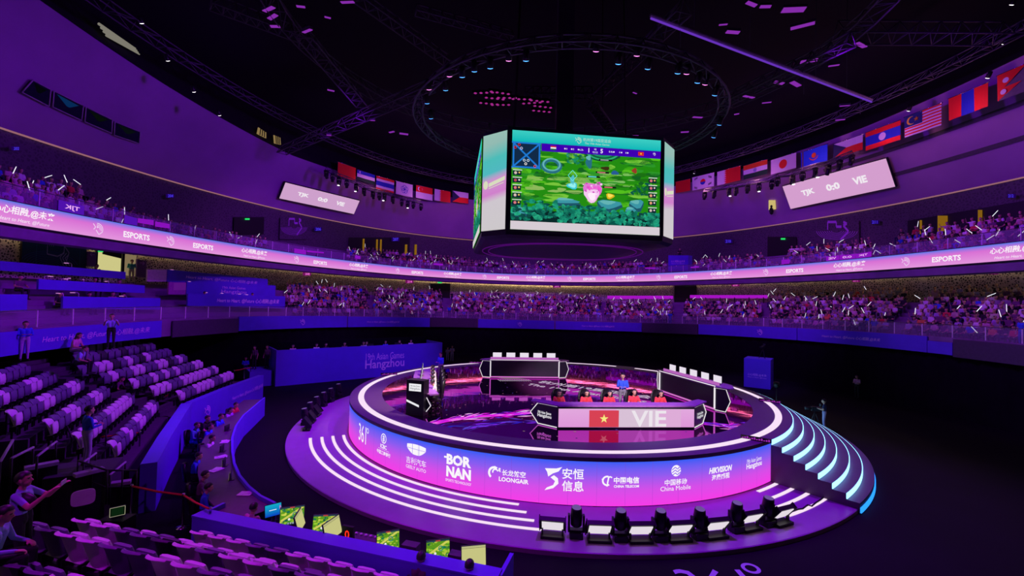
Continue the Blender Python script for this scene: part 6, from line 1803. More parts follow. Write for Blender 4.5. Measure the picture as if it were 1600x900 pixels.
# railings along the near left aisle
def railing(pts, h, label, n=2):
    r = empty('railing', tuple(pts[0]), 0, label, 'railing')
    o0 = V(pts[0]); P = [V(p) - o0 for p in pts]
    MB().tube([p + V((0, 0, h)) for p in P], .03, 6).tube([p + V((0, 0, h * .5)) for p in P], .02, 5).build('rail', M_BLACK, r)
    for a_, b_ in zip(P[:-1], P[1:]):
        for k in range(n):
            q = a_.lerp(b_, k / n); MB().tube([q, q + V((0, 0, h))], .025, 5).build('post', M_BLACK, r)
    MB().tube([P[-1], P[-1] + V((0, 0, h))], .025, 5).build('post', M_BLACK, r)
railing([on_z(75, 657, 2.2) - V((0, 0, 1)), on_z(100, 655, 2.2) - V((0, 0, 1)), on_z(112, 684, 1.8) - V((0, 0, 1))], 1.0, 'black railing before the second row of the near left block')
railing([on_z(-5, 641, 2.9) - V((0, 0, 1)), on_z(26, 640, 2.9) - V((0, 0, 1))], 1.0, 'short black railing at the left edge beside the seats')
railing([on_z(112, 679, 1.75) - V((0, 0, 1)), on_z(166, 671, 1.75) - V((0, 0, 1)), on_z(166, 690, 1.4) - V((0, 0, 1))], 1.0, 'black railing below the staff member in blue')
railing([on_z(122, 720, 1.9) - V((0, 0, 1)), on_z(168, 735, 1.9) - V((0, 0, 1)), on_z(214, 735, 1.6) - V((0, 0, 1))], 1.0, 'black railing above the dark stairwell at lower left')
# pale steps of the lower left stairwell
for i, (u0, v0, u1, v1, z) in enumerate(((38, 729, 92, 719, 2.0), (116, 740, 162, 729, 1.8), (136, 728, 170, 722, 1.2), (170, 754, 205, 749, 1.2))):
    a_, b_ = on_z(u0, v0, z), on_z(u1, v1, z); c = (a_ + b_) / 2; d_ = b_ - a_
    r = empty('landing', (c.x, c.y, z), math.atan2(d_.y, d_.x), 'narrow lilac landing plank in the stairwell at lower left, %s from left' % ordn[i], 'landing', 'landings in the stairwell')
    MB().box((0, 0, -.06), (d_.length, .25, .10)).build('plank', mat('lilac_step', (.40, .34, .44), .7), r); MB().box((0, .1, -.06 - (z - .1) / 2), (d_.length * .96, .1, z - .1)).build('support', M_BLACK, r)
for i, (u0, v0, z0, u1, v1, z1) in enumerate(((58, 713, 2.5, 88, 690, 2.2), (18, 716, 2.7, 52, 699, 2.5), (131, 722, 1.9, 150, 708, 1.8), (172, 742, 1.6, 196, 722, 1.3), (0, 722, 2.9, 20, 688, 2.9))):
    a_, b_ = on_z(u0, v0, z0), on_z(u1, v1, z1); r = empty('stair_handrail', tuple(a_), 0, 'thin lilac handrail in the stairwell at lower left, %s in the row' % ('third', 'second', 'fourth', 'fifth', 'first')[i], 'handrail', 'handrails in the stairwell')
    d_ = b_ - a_; MB().tube([(0, 0, 0), d_], .035, 6).build('rail', mat('lilac_rail', (.5, .42, .55), .5), r)
    MB().tube([(0, 0, 0), (0, 0, -.9)], .03, 6).tube([d_, d_ - V((0, 0, .9))], .03, 6).build('post', M_BLACK, r)
# pale emblem plates on the dark side of the stand
for i, (u, v, z, s) in enumerate(((130, 777, 1.6, .5), (301, 535, 2.6, .75), (358, 564, 1.2, .7))):
    p = on_z(u, v, z); c = finish(MB().prism([(s * .5 * math.copysign(abs(math.cos(t)) ** .5, math.cos(t)), s * .42 * math.copysign(abs(math.sin(t)) ** .5, math.sin(t))) for t in (2 * PI * k / 20 for k in range(20))], 0, .04).build('emblem_plate', M_WHITE, None, tuple(p)), 'pale rounded plate, %s' % ('beside the man with the phone', 'above the seats near the far gate', 'by the far red belt')[i], 'plate')
    fc = CAM - p; c.rotation_euler = (PI / 2, 0, math.atan2(fc.y, fc.x) + PI / 2)
# ================================================================== PEOPLE IN THE LEFT STAND
p = on_z(134, 728, 1.6)
finish(MB().box((0, 0, .78), (1.6, 1.4, 1.56)).build('stair_platform', M_STEP, None, (p.x, p.y, 0), .5), 'dark stair platform under the staff member in blue seen from behind', 'platform')
r, Jp = person((p.x, p.y, 1.57), (.5, .86), 'staff member in blue jacket seen from behind, standing beside the near left block', 'blue', 'lilac', 'stand', 'front', 0, 'long', voxel=.013, scale=1.12)
p = on_z(40, 506, 5.6); q = V((p.x, p.y, 0)); person((p.x, p.y, p.z - 1.63 * 1.07), (.8, -.5), 'staff member in blue jacket and pale trousers standing at far left above the seats', 'blue', 'lilac', 'stand', 'front', 0, 'long', voxel=.015)
p = on_z(175, 494, 5.92); person((p.x, p.y, p.z - 1.63 * 1.07), (.5, -.6), 'person in pale shirt with a lit phone standing before the left slogan banner', 'pale_blue', 'black', 'stand', 'phone', 0, voxel=.015)
p = on_z(116, 520, 5.2); person((p.x, p.y, p.z - 1.29 * 1.07), (1, .2), 'woman with ponytail in pink top sitting above the folded seats', 'pink', 'grey', 'sit', 'desk', .25, long=True, voxel=.015)
p = on_z(122, 540, 4.6); person((p.x, p.y, p.z - 1.29 * 1.07), (1, .4), 'man in blue grey shirt sitting below the woman in pink top', 'pale_blue', 'black', 'sit', 'desk', .35, voxel=.015)
p = on_z(20, 470, 7.6); person((p.x, p.y, p.z - 1.29 * 1.07), (1, -.2), 'person in pale pink top with hands at face behind the left balustrade', 'pink', 'plum', 'sit', 'front', .1, voxel=.015)
p = on_z(183, 588, 2.7); person((p.x, p.y, p.z - 1.29 * 1.07), (1, .3), 'person in dark clothes sitting in the aisle between the left blocks', 'plum', 'black', 'sit', 'desk', .3, voxel=.015)
p = on_z(384, 560, 1.75); person((p.x, p.y, p.z - 1.63 * 1.05), (.4, -.8), 'staff member in blue jacket standing left of the long blue booth', 'blue', 'navy', 'stand', 'front', 0, 'long', voxel=.018, scale=1.05)
# the man with the phone at lower left and his neighbour
p = on_z(38, 748, 3.75)
man, Jm = person((p.x, p.y, 3.75 - 1.63 * 1.08), (.93, .35), 'man in pale shirt raising a phone at lower left', 'pale_blue', 'black', 'stand', 'phone', -.05, voxel=.010, scale=1.08)
hp = hand_point(man, Jm)
fdir = V((.93, .35, 0)).normalized(); hl = hand_point(man, Jm, 'l'); mid_ = (hp + hl) / 2 + fdir * .02
ph_ = empty('mobile_phone', tuple(mid_ + V((0, 0, .03))), math.atan2(fdir.y, fdir.x) - PI / 2, 'pale mobile phone held up by the man at lower left', 'phone')
bevel(MB().box((0, 0, 0), (.17, .012, .085)).build('case', mat('lilac_phone', (.55, .45, .6), .4), ph_), .004)
MB().box((0, -.007, 0), (.16, .002, .075)).build('phone_screen', emit('dim_phone_screen', rgb(90, 40, 150), .8), ph_)
bag = finish(bevel(MB().sphere((0, 0, 0), (.26, .12, .17), 14).build('black_bag', M_BLACK, None, tuple(on_z(30, 785, 3.35) + fdir * .05)), .01), 'black bag slung before the man with the phone', 'bag')
p = on_z(-14, 795, 3.6); person((p.x, p.y, 3.6 - 1.29 * 1.08), (.9, .4), 'seated person in pale sleeve and black trousers cut by the left edge', 'pale_blue', 'black', 'sit', 'desk', .2, 'long', voxel=.012, scale=1.08)
p = on_z(184, 790, 1.3); monitor((p.x, p.y, 1.0), CAM - p, .32, .24, lambda ax, w, h: (ax.rect(0, 0, w, h, rgb(8, 14, 8), 1), ax.rect(w * .1, h * .1, w * .9, h * .9, rgb(10, 34, 14), 2), ax.line([(0, 0), (w, 0), (w, h), (0, h), (0, 0)], .012, rgb(160, 160, 130), 3)), 'small dark green laptop screen behind the front seats at lower left', None, 'laptop', stand=.02)
finish(MB().box((0, 0, .49), (.7, .45, .98)).build('equipment_case', M_BLACK, None, (p.x, p.y, 0)), 'black equipment case carrying the green laptop at lower left', 'case')
# ================================================================== TIER DETAILS
def project(p):
    P = V(p) - CAM
    y = cp * P.y + sp * P.z; z = -sp * P.y + cp * P.z
    x = cr * P.x + sr * z; z2 = -sr * P.x + cr * z
    return 800 + F_PX * x / y, 450 - F_PX * z2 / y, y
def curved_sheet(path_ab, u0, u1, v0, v1, off=0.0, n=10):
    """points of a sheet standing on an ellipse between two pixel columns, heights taken from pixel rows at both ends"""
    a_, b_ = path_ab
    rows = [[], []]
    for i in range(n + 1):
        k = i / n; u = u0 + (u1 - u0) * k
        for j, (va, vb) in enumerate((v0, v1)):
            rows[j].append(on_ell(u, va + (vb - va) * k, a_ - off, b_ - off))
    for i in range(n + 1):
        rows[0][i].x, rows[0][i].y = rows[1][i].x, rows[1][i].y
    return rows
def ell_board(name, ab, u0, u1, vtop, vbot, material, label, cat, thick=.12, art=None, group=None, glow=False, kind=None):
    top, bot = curved_sheet(ab, u0, u1, vtop, vbot)
    n = len(top); m = MB()
    inn = []
    for i in range(n):
        t = th_of(bot[i], *ab); nn = -V((math.cos(t) / ab[0], math.sin(t) / ab[1], 0)).normalized(); inn.append(nn)
    fr = [bot, top]; bk_t = [p - q * thick for p, q in zip(top, inn)]; bk_b = [p - q * thick for p, q in zip(bot, inn)]
    m.grid([top, bot, bk_b, bk_t, top][::-1])
    for j in (0, n - 1): m.add([bot[j], top[j], bk_t[j], bk_b[j]], ((0, 1, 2, 3),))
    o = finish(m.build(name, material), label, cat, group, kind)
    if art:
        L = [0]
        for p, q in zip(bot, bot[1:]): L.append(L[-1] + (q - p).length)
        def f(x, y, l):
            x = min(max(x, 0), L[-1] - 1e-4); i = max(j for j in range(n - 1) if L[j] <= x + 1e-9); k = (x - L[i]) / (L[i + 1] - L[i])
            p = bot[i].lerp(bot[i + 1], k); q = top[i].lerp(top[i + 1], k)
            return V((p.x, p.y, p.z + (q.z - p.z) * y)) + inn[i] * (.012 * l)
        ax = Art(f); art(ax, L[-1]); ax.build('print', SCREEN if glow else PRINT, o)
    return o
def words(t, at, hfrac, ratio=None, shear=.2, col=None, y=.5, bold=0):
    def g(ax, L): ax.text(t, L * at, y, hfrac, col or LIL, 2, bold, shear, width=L * (ratio or .5))
    return g
E1, E2, E3 = low_ell(.16), low_ell(.40), low_ell(.66)
M_PINKB = mat('pale_pink_board', (.62, .42, .55), .7); M_MAGB = mat('magenta_board', (.45, .05, .40), .7)
GV = 'blue fronts of the terraced boxes at left'
ell_board('terrace_barrier', E1, 293, 445, (459, 463), (478, 482), M_BLUE, 'blue terrace front with bright slogan, lowest of the three right of the lit doorway', 'barrier', art=both(lambda ax, L: ax.text(EN + ' ' + ZH, L * .60, .52, .42, rgb(250, 235, 250), 2, .01, .2, width=L * .66)))
ell_board('terrace_barrier', E2, 291, 430, (440, 446), (461, 466), M_BLUE, 'blue terrace front reading Hangzhou, middle of the three right of the lit doorway', 'barrier', art=lambda ax, L: (ax.text('19th Asian Games', L * .5, .68, .20, LIL, 2, width=L * .26), ax.text('Hangzhou', L * .5, .34, .34, LIL, 2, width=L * .28)))
ell_board('terrace_barrier', E3, 261, 418, (421, 436), (440, 452), M_BLUE, 'blue terrace front with slogan, highest of the three right of the lit doorway', 'barrier', art=lambda ax, L: ax.text(EN + ' ' + ZH, L * .52, .52, .34, LIL, 2, 0, .2, width=L * .72))
ell_board('lit_end_board', E3, 230, 260, (421, 421), (440, 440), M_PINKB, 'pale pink lit end panel left of the highest slogan front', 'panel')
ell_board('lit_end_board', E2, 263, 290, (441, 441), (460, 460), M_MAGB, 'magenta lit end panel left of the Hangzhou front', 'panel', art=lambda ax, L: ax.rect(L * .28, .35, L, .95, rgb(205, 130, 180), 1))
ell_board('terrace_barrier', E1, 98, 250, (463, 466), (482, 484), M_BLUE, 'blue terrace front with heads and lamps above it, lowest of the three at far left', 'barrier')
ell_board('terrace_barrier', E2, 60, 226, (436, 446), (452, 458), M_BLUE, 'blue terrace front, middle of the three at far left', 'barrier')
ell_board('terrace_barrier', E3, -40, 196, (404, 425), (420, 436), M_BLUE, 'blue terrace front below the green mural, highest of the three at far left', 'barrier')
ell_board('terrace_barrier', E1, -40, 42, (460, 460), (486, 486), M_BLUE, 'short blue terrace front at the left edge below the black railing', 'barrier')
dk = MB()
for (ab, u0, u1, v0, v1) in ((E1, 100, 250, 463, 466), (E2, 62, 226, 436, 446), (E1, 295, 445, 459, 463), (E2, 293, 430, 441, 446)): pass
# lit doorway, mural and signs on the perforated wall at left
PW = (33.8, 49.8)
ell_board('door_1', PW, 151, 194, (387, 390), (424, 428), E_DOOR, None, None, .05, kind='structure')
ell_board('door_frame', (33.7, 49.7), 149, 152, (386, 386), (425, 425), M_BLACK, None, None, .1, kind='structure'); ell_board('door_frame', (33.7, 49.7), 190, 194, (389, 389), (428, 428), M_BLACK, None, None, .1, kind='structure')
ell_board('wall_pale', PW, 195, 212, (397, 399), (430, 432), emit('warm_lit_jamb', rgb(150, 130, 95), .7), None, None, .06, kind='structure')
ell_board('curtain', (33.6, 49.6), 161, 190, (389, 390), (397, 404), M_BLACK, 'black drape tied back across the bright doorway at left', 'curtain', .06)
def mural(ax, L):
    w2 = rgb(170, 200, 190)
    ax.rect(0, 0, L, 1, rgb(6, 46, 60), 1, 8, rgb(14, 120, 100))
    for k in range(9): ax.arc(L * .42, -.1, L * (.10 + .045 * k), L * .010, R_(20), R_(160), rgb(50, 90, 150), 2, 16, .35)
    for k in range(4): ax.line([(L * (.36 + .03 * k), .78), (L * (.36 + .03 * k), .92), (L * (.52 + .02 * k), .92)], L * .008, w2, 3)
    ax.line([(L * .36, .78), (L * .36, .45), (L * .52, .40), (L * .62, .55), (L * .62, .85), (L * .70, .60), (L * .66, .2)], L * .012, w2, 3)
    for k in range(3): ax.line([(L * (.62 + .04 * k), .62 - .05 * k), (L * (.56 + .04 * k), .36), (L * (.62 + .05 * k), .05)], L * .010, w2, 3)
    for x in (.20, .88): ax.line([(L * x, .02), (L * x, .98)], L * .006, rgb(30, 150, 130), 3)
ell_board('mural', (33.6, 49.6), 33, 134, (371, 383), (410, 420), M_BLACK, 'green mural with pale line drawing on the wall left of the lit doorway', 'mural', art=mural, glow=False)
def arrow(right):
    def g(ax, L):
        s = 1 if right else -1; c = rgb(190, 130, 215)
        ax.line([(L * (.5 - .25 * s), .82), (L * (.5 + .25 * s), .82)], L * .07, c, 2); ax.line([(L * (.5 + .05 * s), .92), (L * (.5 + .27 * s), .82), (L * (.5 + .05 * s), .72)], L * .07, c, 2)
        for k in range(3): ax.rect(L * .2, .50 - .13 * k, L * .8, .55 - .13 * k, rgb(110, 60, 150), 2)
    return g
M_SIGN = mat('violet_sign_board', (.16, .06, .26), .6)
ell_board('direction_sign', (33.5, 49.5), 136, 150, (393, 394), (416, 417), M_SIGN, 'violet sign with left arrow beside the lit doorway', 'sign', art=arrow(False))
ell_board('direction_sign', (33.5, 49.5), 213, 228, (405, 407), (432, 434), M_SIGN, 'violet sign with right arrow right of the lit doorway', 'sign', art=arrow(True))
ell_board('exit_sign', (33.6, 49.6), 155, 163, (391, 391), (394, 394), E_GREEN, 'small green exit light above the bright doorway at left', 'sign')
p = on_ell(206, 412, 33.2, 49.2); person((p.x, p.y, p.z - 1.55), (.7, -.5), 'man in green jacket and beige trousers standing right of the bright doorway', 'teal', 'beige', 'stand', 'front', 0, 'long', voxel=.018)
# doors in the perforated wall further along
for i, (u0, u1, v0, v1, lb) in enumerate(((672, 703, 443, 468, ''), (1053, 1088, 446, 474, ''))):
    ell_board('door_%d' % (i + 2), (33.85, 49.85), u0, u1, (v0, v0), (v1, v1), M_BLACK, None, None, .05, kind='structure')
    ell_board('exit_sign', (33.6, 49.6), (u0 + u1) / 2 - 3, (u0 + u1) / 2 + 3, (v0 - 3, v0 - 3), (v0 - .5, v0 - .5), E_GREEN, 'small green exit light over the dark doorway below the ribbon, %s' % ('left one' if i == 0 else 'right one'), 'sign')
    ell_board('door_frame', (33.7, 49.7), u0 - 1.5, u0, (v0, v0), (v1, v1), mat('door_steel', (.3, .25, .3), .5), None, None, .1, kind='structure')
# pink section numbers under the ribbon
for u, v, t in ((480, 428, '208'), (870, 447, '209'), (1149, 445, '210'), (1337, 438, '211'), (1552, 426, '212'), (640, 440, '214')):
    ell_board('section_sign', (33.3, 49.3), u - 6, u + 6, (v - 2.6, v - 2.6), (v + 2.6, v + 2.6), emit('magenta_sign_light', rgb(110, 10, 90), 1), 'small magenta section sign under the LED ribbon, ' + {'208': 'first from left', '214': 'left of the small dark doorway', '209': 'below the cube', '210': 'right of the right doorway', '211': 'below the right score board', '212': 'nearest the right edge'}[t], 'sign', .08, (lambda tt: lambda ax, L: ax.text(tt, L * .5, .5, .7, rgb(230, 110, 210), 2, .03, width=L * .6))(t), glow=True)
# upper back wall: openings, line emblems, blue numbers
UW = (36.3, 52.9)
for i, (u0, u1, v0, v1) in enumerate(((365, 412, 339, 366), (545, 640, 371, 396), (1199, 1244, 370, 402), (1418, 1610, 343, 372))):
    va = (v0, v0) if i < 3 else (345, 312); vb = (v1, v1) if i < 3 else (376, 356)
    ell_board('door_%d' % (i + 4), UW, u0, u1, va, vb, M_BLACK, None, None, .05, kind='structure')
for i, (u0, u1, va, vb) in enumerate(((588, 590, 374, 396), (594, 596, 374, 396), (633, 636, 382, 398), (648, 651, 382, 398), (567, 569, 373, 394), (1465, 1479, 337, 362), (1528, 1533, 328, 352), (1437, 1439, 344, 366))):
    ell_board('door_light', (36.1, 52.7), u0, u1, (va, va), (vb, vb), E_GOLD, 'golden corridor light in an upper dark opening, %s' % ('first', 'second', 'third', 'fourth', 'fifth', 'wide one at right', 'thin one far right', 'thin one right')[i], 'light')
for u, v in ((387, 342), (1223, 373)):
    ell_board('exit_sign', (36.1, 52.7), u - 3, u + 3, (v - 1, v - 1), (v + 1.5, v + 1.5), E_GREEN, 'small green exit light in the dark upper opening, %s' % ('left side' if u < 800 else 'right side'), 'sign')
def line_emblem(ax, L):
    c = rgb(190, 120, 215)
    for k in range(8): ax.arc(L * .5, .58, L * (.12 + .05 * k), L * .012, PI * 1.02, PI * 1.98, c, 2, 18, .9 / max(L, .1) * .9)
    ax.line([(L * .3, .62), (L * .3, .95), (L * .5, .95), (L * .5, .75), (L * .62, .75)], L * .022, c, 3); ax.line([(L * .66, .95), (L * .74, .88), (L * .66, .8), (L * .78, .55), (L * .6, .2)], L * .022, c, 3)
for u0, u1, v0, v1, lb in ((437, 480, 340, 374, 'large pale line emblem on the upper wall right of the left opening'), (1274, 1342, 345, 382, 'large pale line emblem on the upper wall above the right crowd')):
    ell_board('wall_emblem', UW, u0, u1, (v0, v0), (v1, v1), M_PERF2, lb, 'emblem', art=line_emblem)
for u, v, t in ((266, 306, '204'), (497, 358, '206'), (618, 374, '207'), (1138, 377, '210'), (1367, 347, '211'), (1580, 306, '212'), (25, 232, '202')):
    ell_board('section_sign', (36.0, 52.6), u - 6, u + 6, (v - 3, v - 3), (v + 3, v + 3), emit('navy_sign_light', rgb(30, 0, 90), 1), 'small blue section number on the upper wall, ' + {'202': 'at the left edge', '204': 'above the left crowd', '206': 'right of the left emblem', '207': 'above the dark left opening', '210': 'just right of the cube', '211': 'right of the right emblem', '212': 'nearest the right edge'}[t], 'sign', .06, (lambda tt: lambda ax, L: ax.text(tt, L * .5, .5, .8, rgb(70, 50, 220), 2, .03, width=L * .7))(t), glow=True)
# scoreboard reflections in the upper balustrade glass, painted as glowing sheets
GM = 'painted reflections on the upper balustrade'
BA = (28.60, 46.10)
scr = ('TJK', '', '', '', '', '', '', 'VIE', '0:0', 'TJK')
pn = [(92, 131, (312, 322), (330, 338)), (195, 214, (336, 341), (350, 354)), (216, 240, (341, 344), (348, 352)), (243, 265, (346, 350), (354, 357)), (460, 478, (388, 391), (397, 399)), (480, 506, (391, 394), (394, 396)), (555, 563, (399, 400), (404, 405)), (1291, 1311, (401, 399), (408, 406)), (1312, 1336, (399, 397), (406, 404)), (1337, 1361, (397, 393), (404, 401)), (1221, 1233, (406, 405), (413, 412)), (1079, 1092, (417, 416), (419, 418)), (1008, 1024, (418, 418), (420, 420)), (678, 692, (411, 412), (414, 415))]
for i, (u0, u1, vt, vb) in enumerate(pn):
    ell_board('glass_reflection', BA, u0, u1, vt, vb, emit('magenta_reflection_glow', rgb(150, 20, 205), .8) if i not in (0, 1) else emit('violet_reflection_glow', rgb(88, 20, 190), .8), 'painted magenta reflection on the balustrade above the ribbon, number %s from left' % (i + 1) if False else 'painted magenta reflection on the balustrade above the LED ribbon', 'panel', .04,
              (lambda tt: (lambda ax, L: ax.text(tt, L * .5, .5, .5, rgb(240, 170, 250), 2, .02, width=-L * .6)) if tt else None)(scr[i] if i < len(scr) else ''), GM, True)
# magenta lit media desks on the lower tier
for i, (u0, u1, v) in enumerate(((949, 1049, 463), (1078, 1195, 462))):
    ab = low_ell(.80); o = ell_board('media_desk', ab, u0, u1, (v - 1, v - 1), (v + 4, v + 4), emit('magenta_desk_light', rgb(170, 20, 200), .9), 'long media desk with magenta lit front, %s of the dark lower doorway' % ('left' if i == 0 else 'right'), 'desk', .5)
    lg = MB()
    for k in range(6):
        q = on_ell(u0 + 2 + (u1 - u0 - 4) * k / 5, v + 7, *ab); lg.box((q.x, q.y, q.z), (.08, .08, .7))
    lg.build('leg', M_BLACK, o)
# blue camera stand in the upper tier
ell_board('camera_stand', up_ell(.2), 1044, 1075, (399, 399), (424, 424), M_BLUE, 'blue fronted camera stand in the middle of the far upper tier', 'stand', .9, lambda ax, L: (ax.text(ZH, L * .5, .62, .16, LIL, 2, width=L * .7), ax.text(EN, L * .5, .48, .08, LIL, 2, width=L * .65)))
p = on_ell(1062, 392, *up_ell(.35)); person((p.x, p.y, p.z - 1.5), (-.3, -1), 'dark camera operator standing on the blue stand in the far upper tier', 'black', 'black', 'stand', 'front', voxel=.02)
# ================================================================== THE CROWD
def crowd_proto(arms, lean, hd=(0, 0)):
    J = pose('sit', arms, lean, 0, hd); return body_mesh('spectator_body', J, 'pink', 'black', 'short', .045, False, True), J
cp_ = [crowd_proto('lap', .05), crowd_proto('raise', .02), crowd_proto('wave', .0), crowd_proto('front', .12, (.02, .02)), crowd_proto('fold', -.05), crowd_proto('desk', .30)]
cols = [('white', 'black'), ('pink', 'black'), ('plum', 'black'), ('black', 'navy'), ('lilac', 'grey'), ('red', 'black'), ('blue', 'navy'), ('grey', 'black'), ('orange', 'black'), ('beige', 'navy')]
cw = [15, 15, 20, 22, 10, 3, 5, 12, 1.5, 4]
cm = {}
def cmesh(pi, ci):
    if (pi, ci) not in cm: cm[(pi, ci)] = recolor(cp_[pi][0], *cols[ci])
    return cm[(pi, ci)]
r2 = random.Random(21)
seats_ = []
LOW_OK = lambda u, r: (446 < u < 575 or 585 < u < 690 or 706 < u < 806 or 812 < u < 938 or (946 < u < 1052 and r < 7) or (1068 < u < 1188 and r < 7) or 1205 < u < 1385 + r * 4 or u > 1418 + r * 4 ) and (r < 8 or u > 1210 or u < 940) and u > 446 + max(0, 3 - r) * 4
def UP_OK(u, r):
    if u < 70: return True
    if u < 136: return r > 1
    if u < 215: return r < 4 and r > 0
    if u < 330: return r < 3
    if u < 415: return r < 3
    if u < 540: return r < 1 and r2.random() < .3
    if 560 < u < 735: return r < 5
    if u < 1042: return r < 4
    if u < 1085: return False
    if u < 1195: return r < 4
    if 1232 < u < 1365: return r < 5
    if u < 1400: return r < 2
    return r < 6
for tier, nr, ef, zf in (('l', NR, low_ell, low_z), ('u', UP_R, up_ell, up_z)):
    for r in range(nr):
        a_, b_ = ef((r) / (nr - 1)); path = EllPath(a_, b_); z = zf(r)
        l = path.length(R_(200))
        while l < path.length(R_(-12)):
            q, nn, t = path.pos(l); l += .62 + r2.uniform(-.02, .02)
            p = V((q.x, q.y, z(t) + .0)); u, v, d = project(p + V((0, 0, 1)))
            if d < 1 or not -60 < u < 1660: continue
            ok = LOW_OK(u, r) if tier == 'l' else UP_OK(u, r)
            if not ok or r2.random() > (.86 if tier == 'l' else .84): continue
            seats_.append((d, tier, r, p - nn * .12, nn, u))
seats_.sort(key=lambda s: s[0])
def region(tier, u):
    if tier == 'l': return 'lower tier at far right under the ribbon' if u > 1400 else ('lower tier right of the stage under the ribbon' if u > 1190 else 'lower tier beside the left terraces')
    return ('upper tier at far left above the ribbon' if u < 250 else 'upper tier at left above the ribbon' if u < 800 else 'upper tier at far right above the ribbon' if u > 1390 else 'upper tier right of the cube above the ribbon')
stuffv, stufff, stuffm = [], [], []
NV = 0
slots = [SKIN, HAIR, SHOE] + [CL[k] for k in CL]; slot_i = {m.name: i for i, m in enumerate(slots)}
pcache = {}
def pdata(pi):
    if pi not in pcache:
        me = cp_[pi][0]; n = len(me.vertices); co = np.zeros(n * 3); me.vertices.foreach_get('co', co)
        pcache[pi] = (co.reshape(-1, 3), [tuple(p.vertices) for p in me.polygons], [p.material_index for p in me.polygons])
    return pcache[pi]
sticks = []
n_ind = 0
for d, tier, r, p, nn, u in seats_:
    pi = r2.choices(range(6), (24, 16, 14, 16, 14, 16))[0]; ci = r2.choices(range(10), cw)[0]
    f = nn + V((r2.uniform(-.25, .25), r2.uniform(-.25, .25), 0)); rz = math.atan2(f.y, f.x) - PI / 2; s = r2.uniform(1.0, 1.12)
    if r2.random() < (.42 if pi in (1, 2) else .05):
        h = p + Matrix.Rotation(rz, 3, 'Z') @ (cp_[pi][1]['handr'] * s); sticks.append((d, tier, u, h, r2.uniform(-1.1, 1.1), rz + r2.uniform(-.6, .6)))
    if n_ind < 300:
        n_ind += 1
        o = bpy.data.objects.new('spectator', cmesh(pi, ci)); C.objects.link(o)
        o.location = p; o.rotation_euler = (0, 0, rz); o.scale = (s, s, s)
        reg = region(tier, u); what = cols[ci][0]
        finish(o, '%s shirted spectator seated in the %s' % (what, reg), 'person', '%s shirted spectators, %s' % (what, reg))
    else:
        co, fs_, mi = pdata(pi)
        c_, s_ = math.cos(rz), math.sin(rz)
        w = co * s; w = np.stack([w[:, 0] * c_ - w[:, 1] * s_ + p.x, w[:, 0] * s_ + w[:, 1] * c_ + p.y, w[:, 2] + p.z], 1)
        stuffv.append(w); stufff += [tuple(i + NV for i in f_) for f_ in fs_]
        mp = {0: slot_i['skin'], 1: slot_i[CL[cols[ci][0]].name], 2: slot_i[CL[cols[ci][1]].name], 3: slot_i[SHOE.name], 4: slot_i[HAIR.name], 5: 0, 6: 0}
        stuffm += [mp[i] for i in mi]; NV += len(co)
me = bpy.data.meshes.new('spectator_crowd'); me.from_pydata(np.concatenate(stuffv).tolist(), [], stufff)
for m in slots: me.materials.append(m)
me.polygons.foreach_set('material_index', stuffm); me.update()
o = bpy.data.objects.new('spectator_crowd', me); C.objects.link(o)
finish(o, 'far crowd of seated spectators filling both tiers behind the stage', 'crowd', None, 'stuff')
# glow sticks held by spectators: the nearest ones singly, the rest as one
E_STICK = emit('glow_stick_light', rgb(235, 235, 250), 1.2)
def stick(mb_, h, tilt, az):
    dv = Matrix.Rotation(az, 3, 'Z') @ V((math.sin(tilt), 0, math.cos(tilt))); mb_.tube([h - dv * .08, h + dv * .42], [.021, .018], 5); return mb_
sp_ = MB().tube([(0, 0, -.08), (0, 0, .42)], [.022, .019], 6).mesh('glow_stick', E_STICK)
rest = MB()
for i, (d, tier, u, h, tilt, az) in enumerate(sticks):
    if i < 110:
        o = bpy.data.objects.new('glow_stick', sp_); C.objects.link(o); o.location = h; o.rotation_euler = (0, tilt, az)
        reg = region(tier, u); finish(o, 'white glow stick held up in the %s' % reg, 'glow stick', 'glow sticks, ' + reg)
    else: stick(rest, h, tilt, az)
finish(rest.build('glow_sticks', E_STICK), 'white glow sticks waved all over the far crowd', 'glow stick', None, 'stuff')
# staff standing at the balustrades of the lower tier
for i, (u, v, sh, tr) in enumerate(((589, 486, 'pale_blue', 'pale_blue'), (702, 484, 'blue', 'navy'), (935, 492, 'pale_blue', 'pale_blue'), (1047, 494, 'blue', 'blue'), (1366, 507, 'blue', 'lilac'), (1597, 512, 'blue', 'blue'))):
    p = on_ell(u, v, 27.7, 34.7); t = th_of(p, 27.7, 34.7)
    person((p.x, p.y, p.z - 1.25), (-p.x, -p.y), 'staff member in %s shirt standing at the lower balustrade, %s from left' % (sh.replace('_', ' '), ordn[i]), sh, tr, 'stand', 'down', voxel=.02)
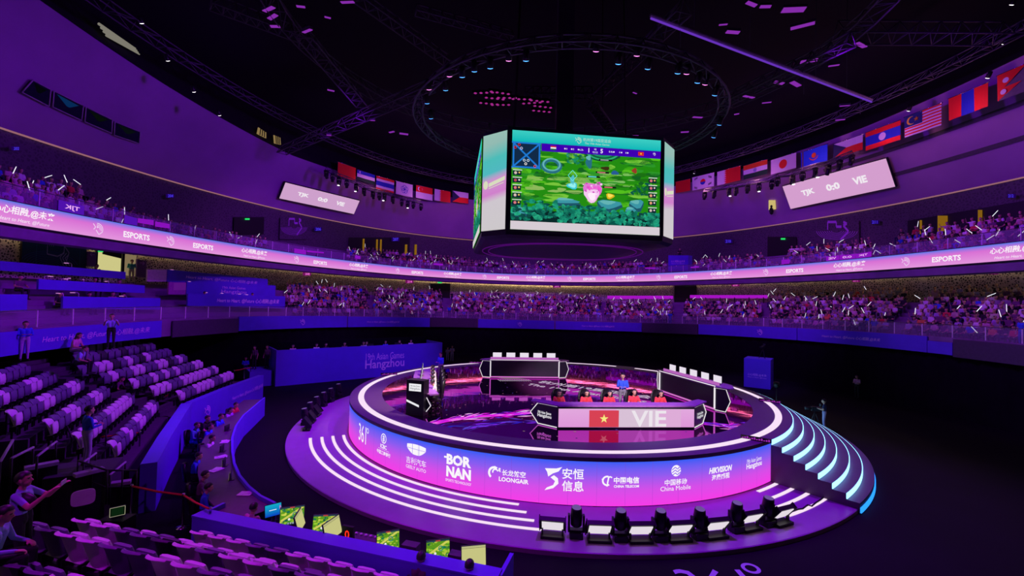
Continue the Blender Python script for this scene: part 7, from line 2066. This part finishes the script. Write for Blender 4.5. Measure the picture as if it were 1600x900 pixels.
# people and lamps in the terraced boxes at left
lampm = [None]
def desk_lamp(p, rz, label):
    if lampm[0] is None:
        r = empty('desk_lamp'); MB().lathe((0, 0, 0), [(.09, 0), (.09, .02), (.02, .03)], 12).tube([(0, 0, .02), (0, 0, .5), (.06, 0, .56), (.30, 0, .56)], .018, 6).build('stem', M_WHITE, r)
        MB().box((.28, 0, .545), (.22, .07, .03)).build('lamp_head', emit('pink_lamp_head', rgb(235, 150, 230), 1.0), r); lampm[0] = r
        r.location = p; r.rotation_euler = (0, 0, rz); return finish(r, label, 'lamp', 'desk lamps in the terraced boxes')
    return copy_thing(lampm[0], tuple(p), rz, label, 'desk lamps in the terraced boxes')
for i, (u, v, e) in enumerate(((69, 430, E2), (96, 434, E2), (105, 433, E2), (131, 435, E2), (170, 438, E2), (99, 457, E1), (123, 456, E1), (198, 461, E1), (112, 410, E3), (299, 438, E2), (318, 440, E2), (321, 455, E1), (343, 456, E1), (369, 457, E1), (380, 458, E1), (262, 419, E3))):
    p = on_ell(u, v + 4, e[0] + .5, e[1] + .5); desk_lamp(p - V((0, 0, .45)), 1.2 + .4 * i, 'small pale desk lamp on a terraced box desk at left, %s' % ('middle row' if e is E2 else 'lowest row' if e is E1 else 'highest row'))
for i, (u, v, e, sh, lb) in enumerate(((30, 433, E2, 'plum', 'dark clothed person leaning at the left end of the terraced boxes'), (138, 460, E1, 'beige', 'seated person with lit face in the lowest left terrace'), (175, 459, E1, 'pink', 'seated person in pink shirt beside the lit face in the lowest left terrace'), (192, 461, E1, 'pink', 'seated person in pink shirt at the right end of the lowest left terrace'), (93, 459, E1, 'black', 'dark figure at the left end of the lowest left terrace'),
        (147, 437, E2, 'plum', 'seated person in plum shirt in the middle left terrace'), (185, 440, E2, 'lilac', 'seated person in lilac shirt at the right of the middle left terrace'), (150, 416, E3, 'black', 'dark haired person before the bright doorway in the highest left terrace'),
        (319, 458, E1, 'red', 'seated person in red shirt behind the lowest slogan front'), (394, 460, E1, 'red', 'seated person in red shirt at the right of the lowest slogan front'), (389, 446, E2, 'white', 'seated person in white shirt behind the Hangzhou terrace front'))):
    p = on_ell(u, v, e[0] + .9, e[1] + .9); person((p.x, p.y, p.z - 1.28), (-p.x, -p.y - 8), lb, sh, 'black', 'sit', 'desk', .1, voxel=.02)
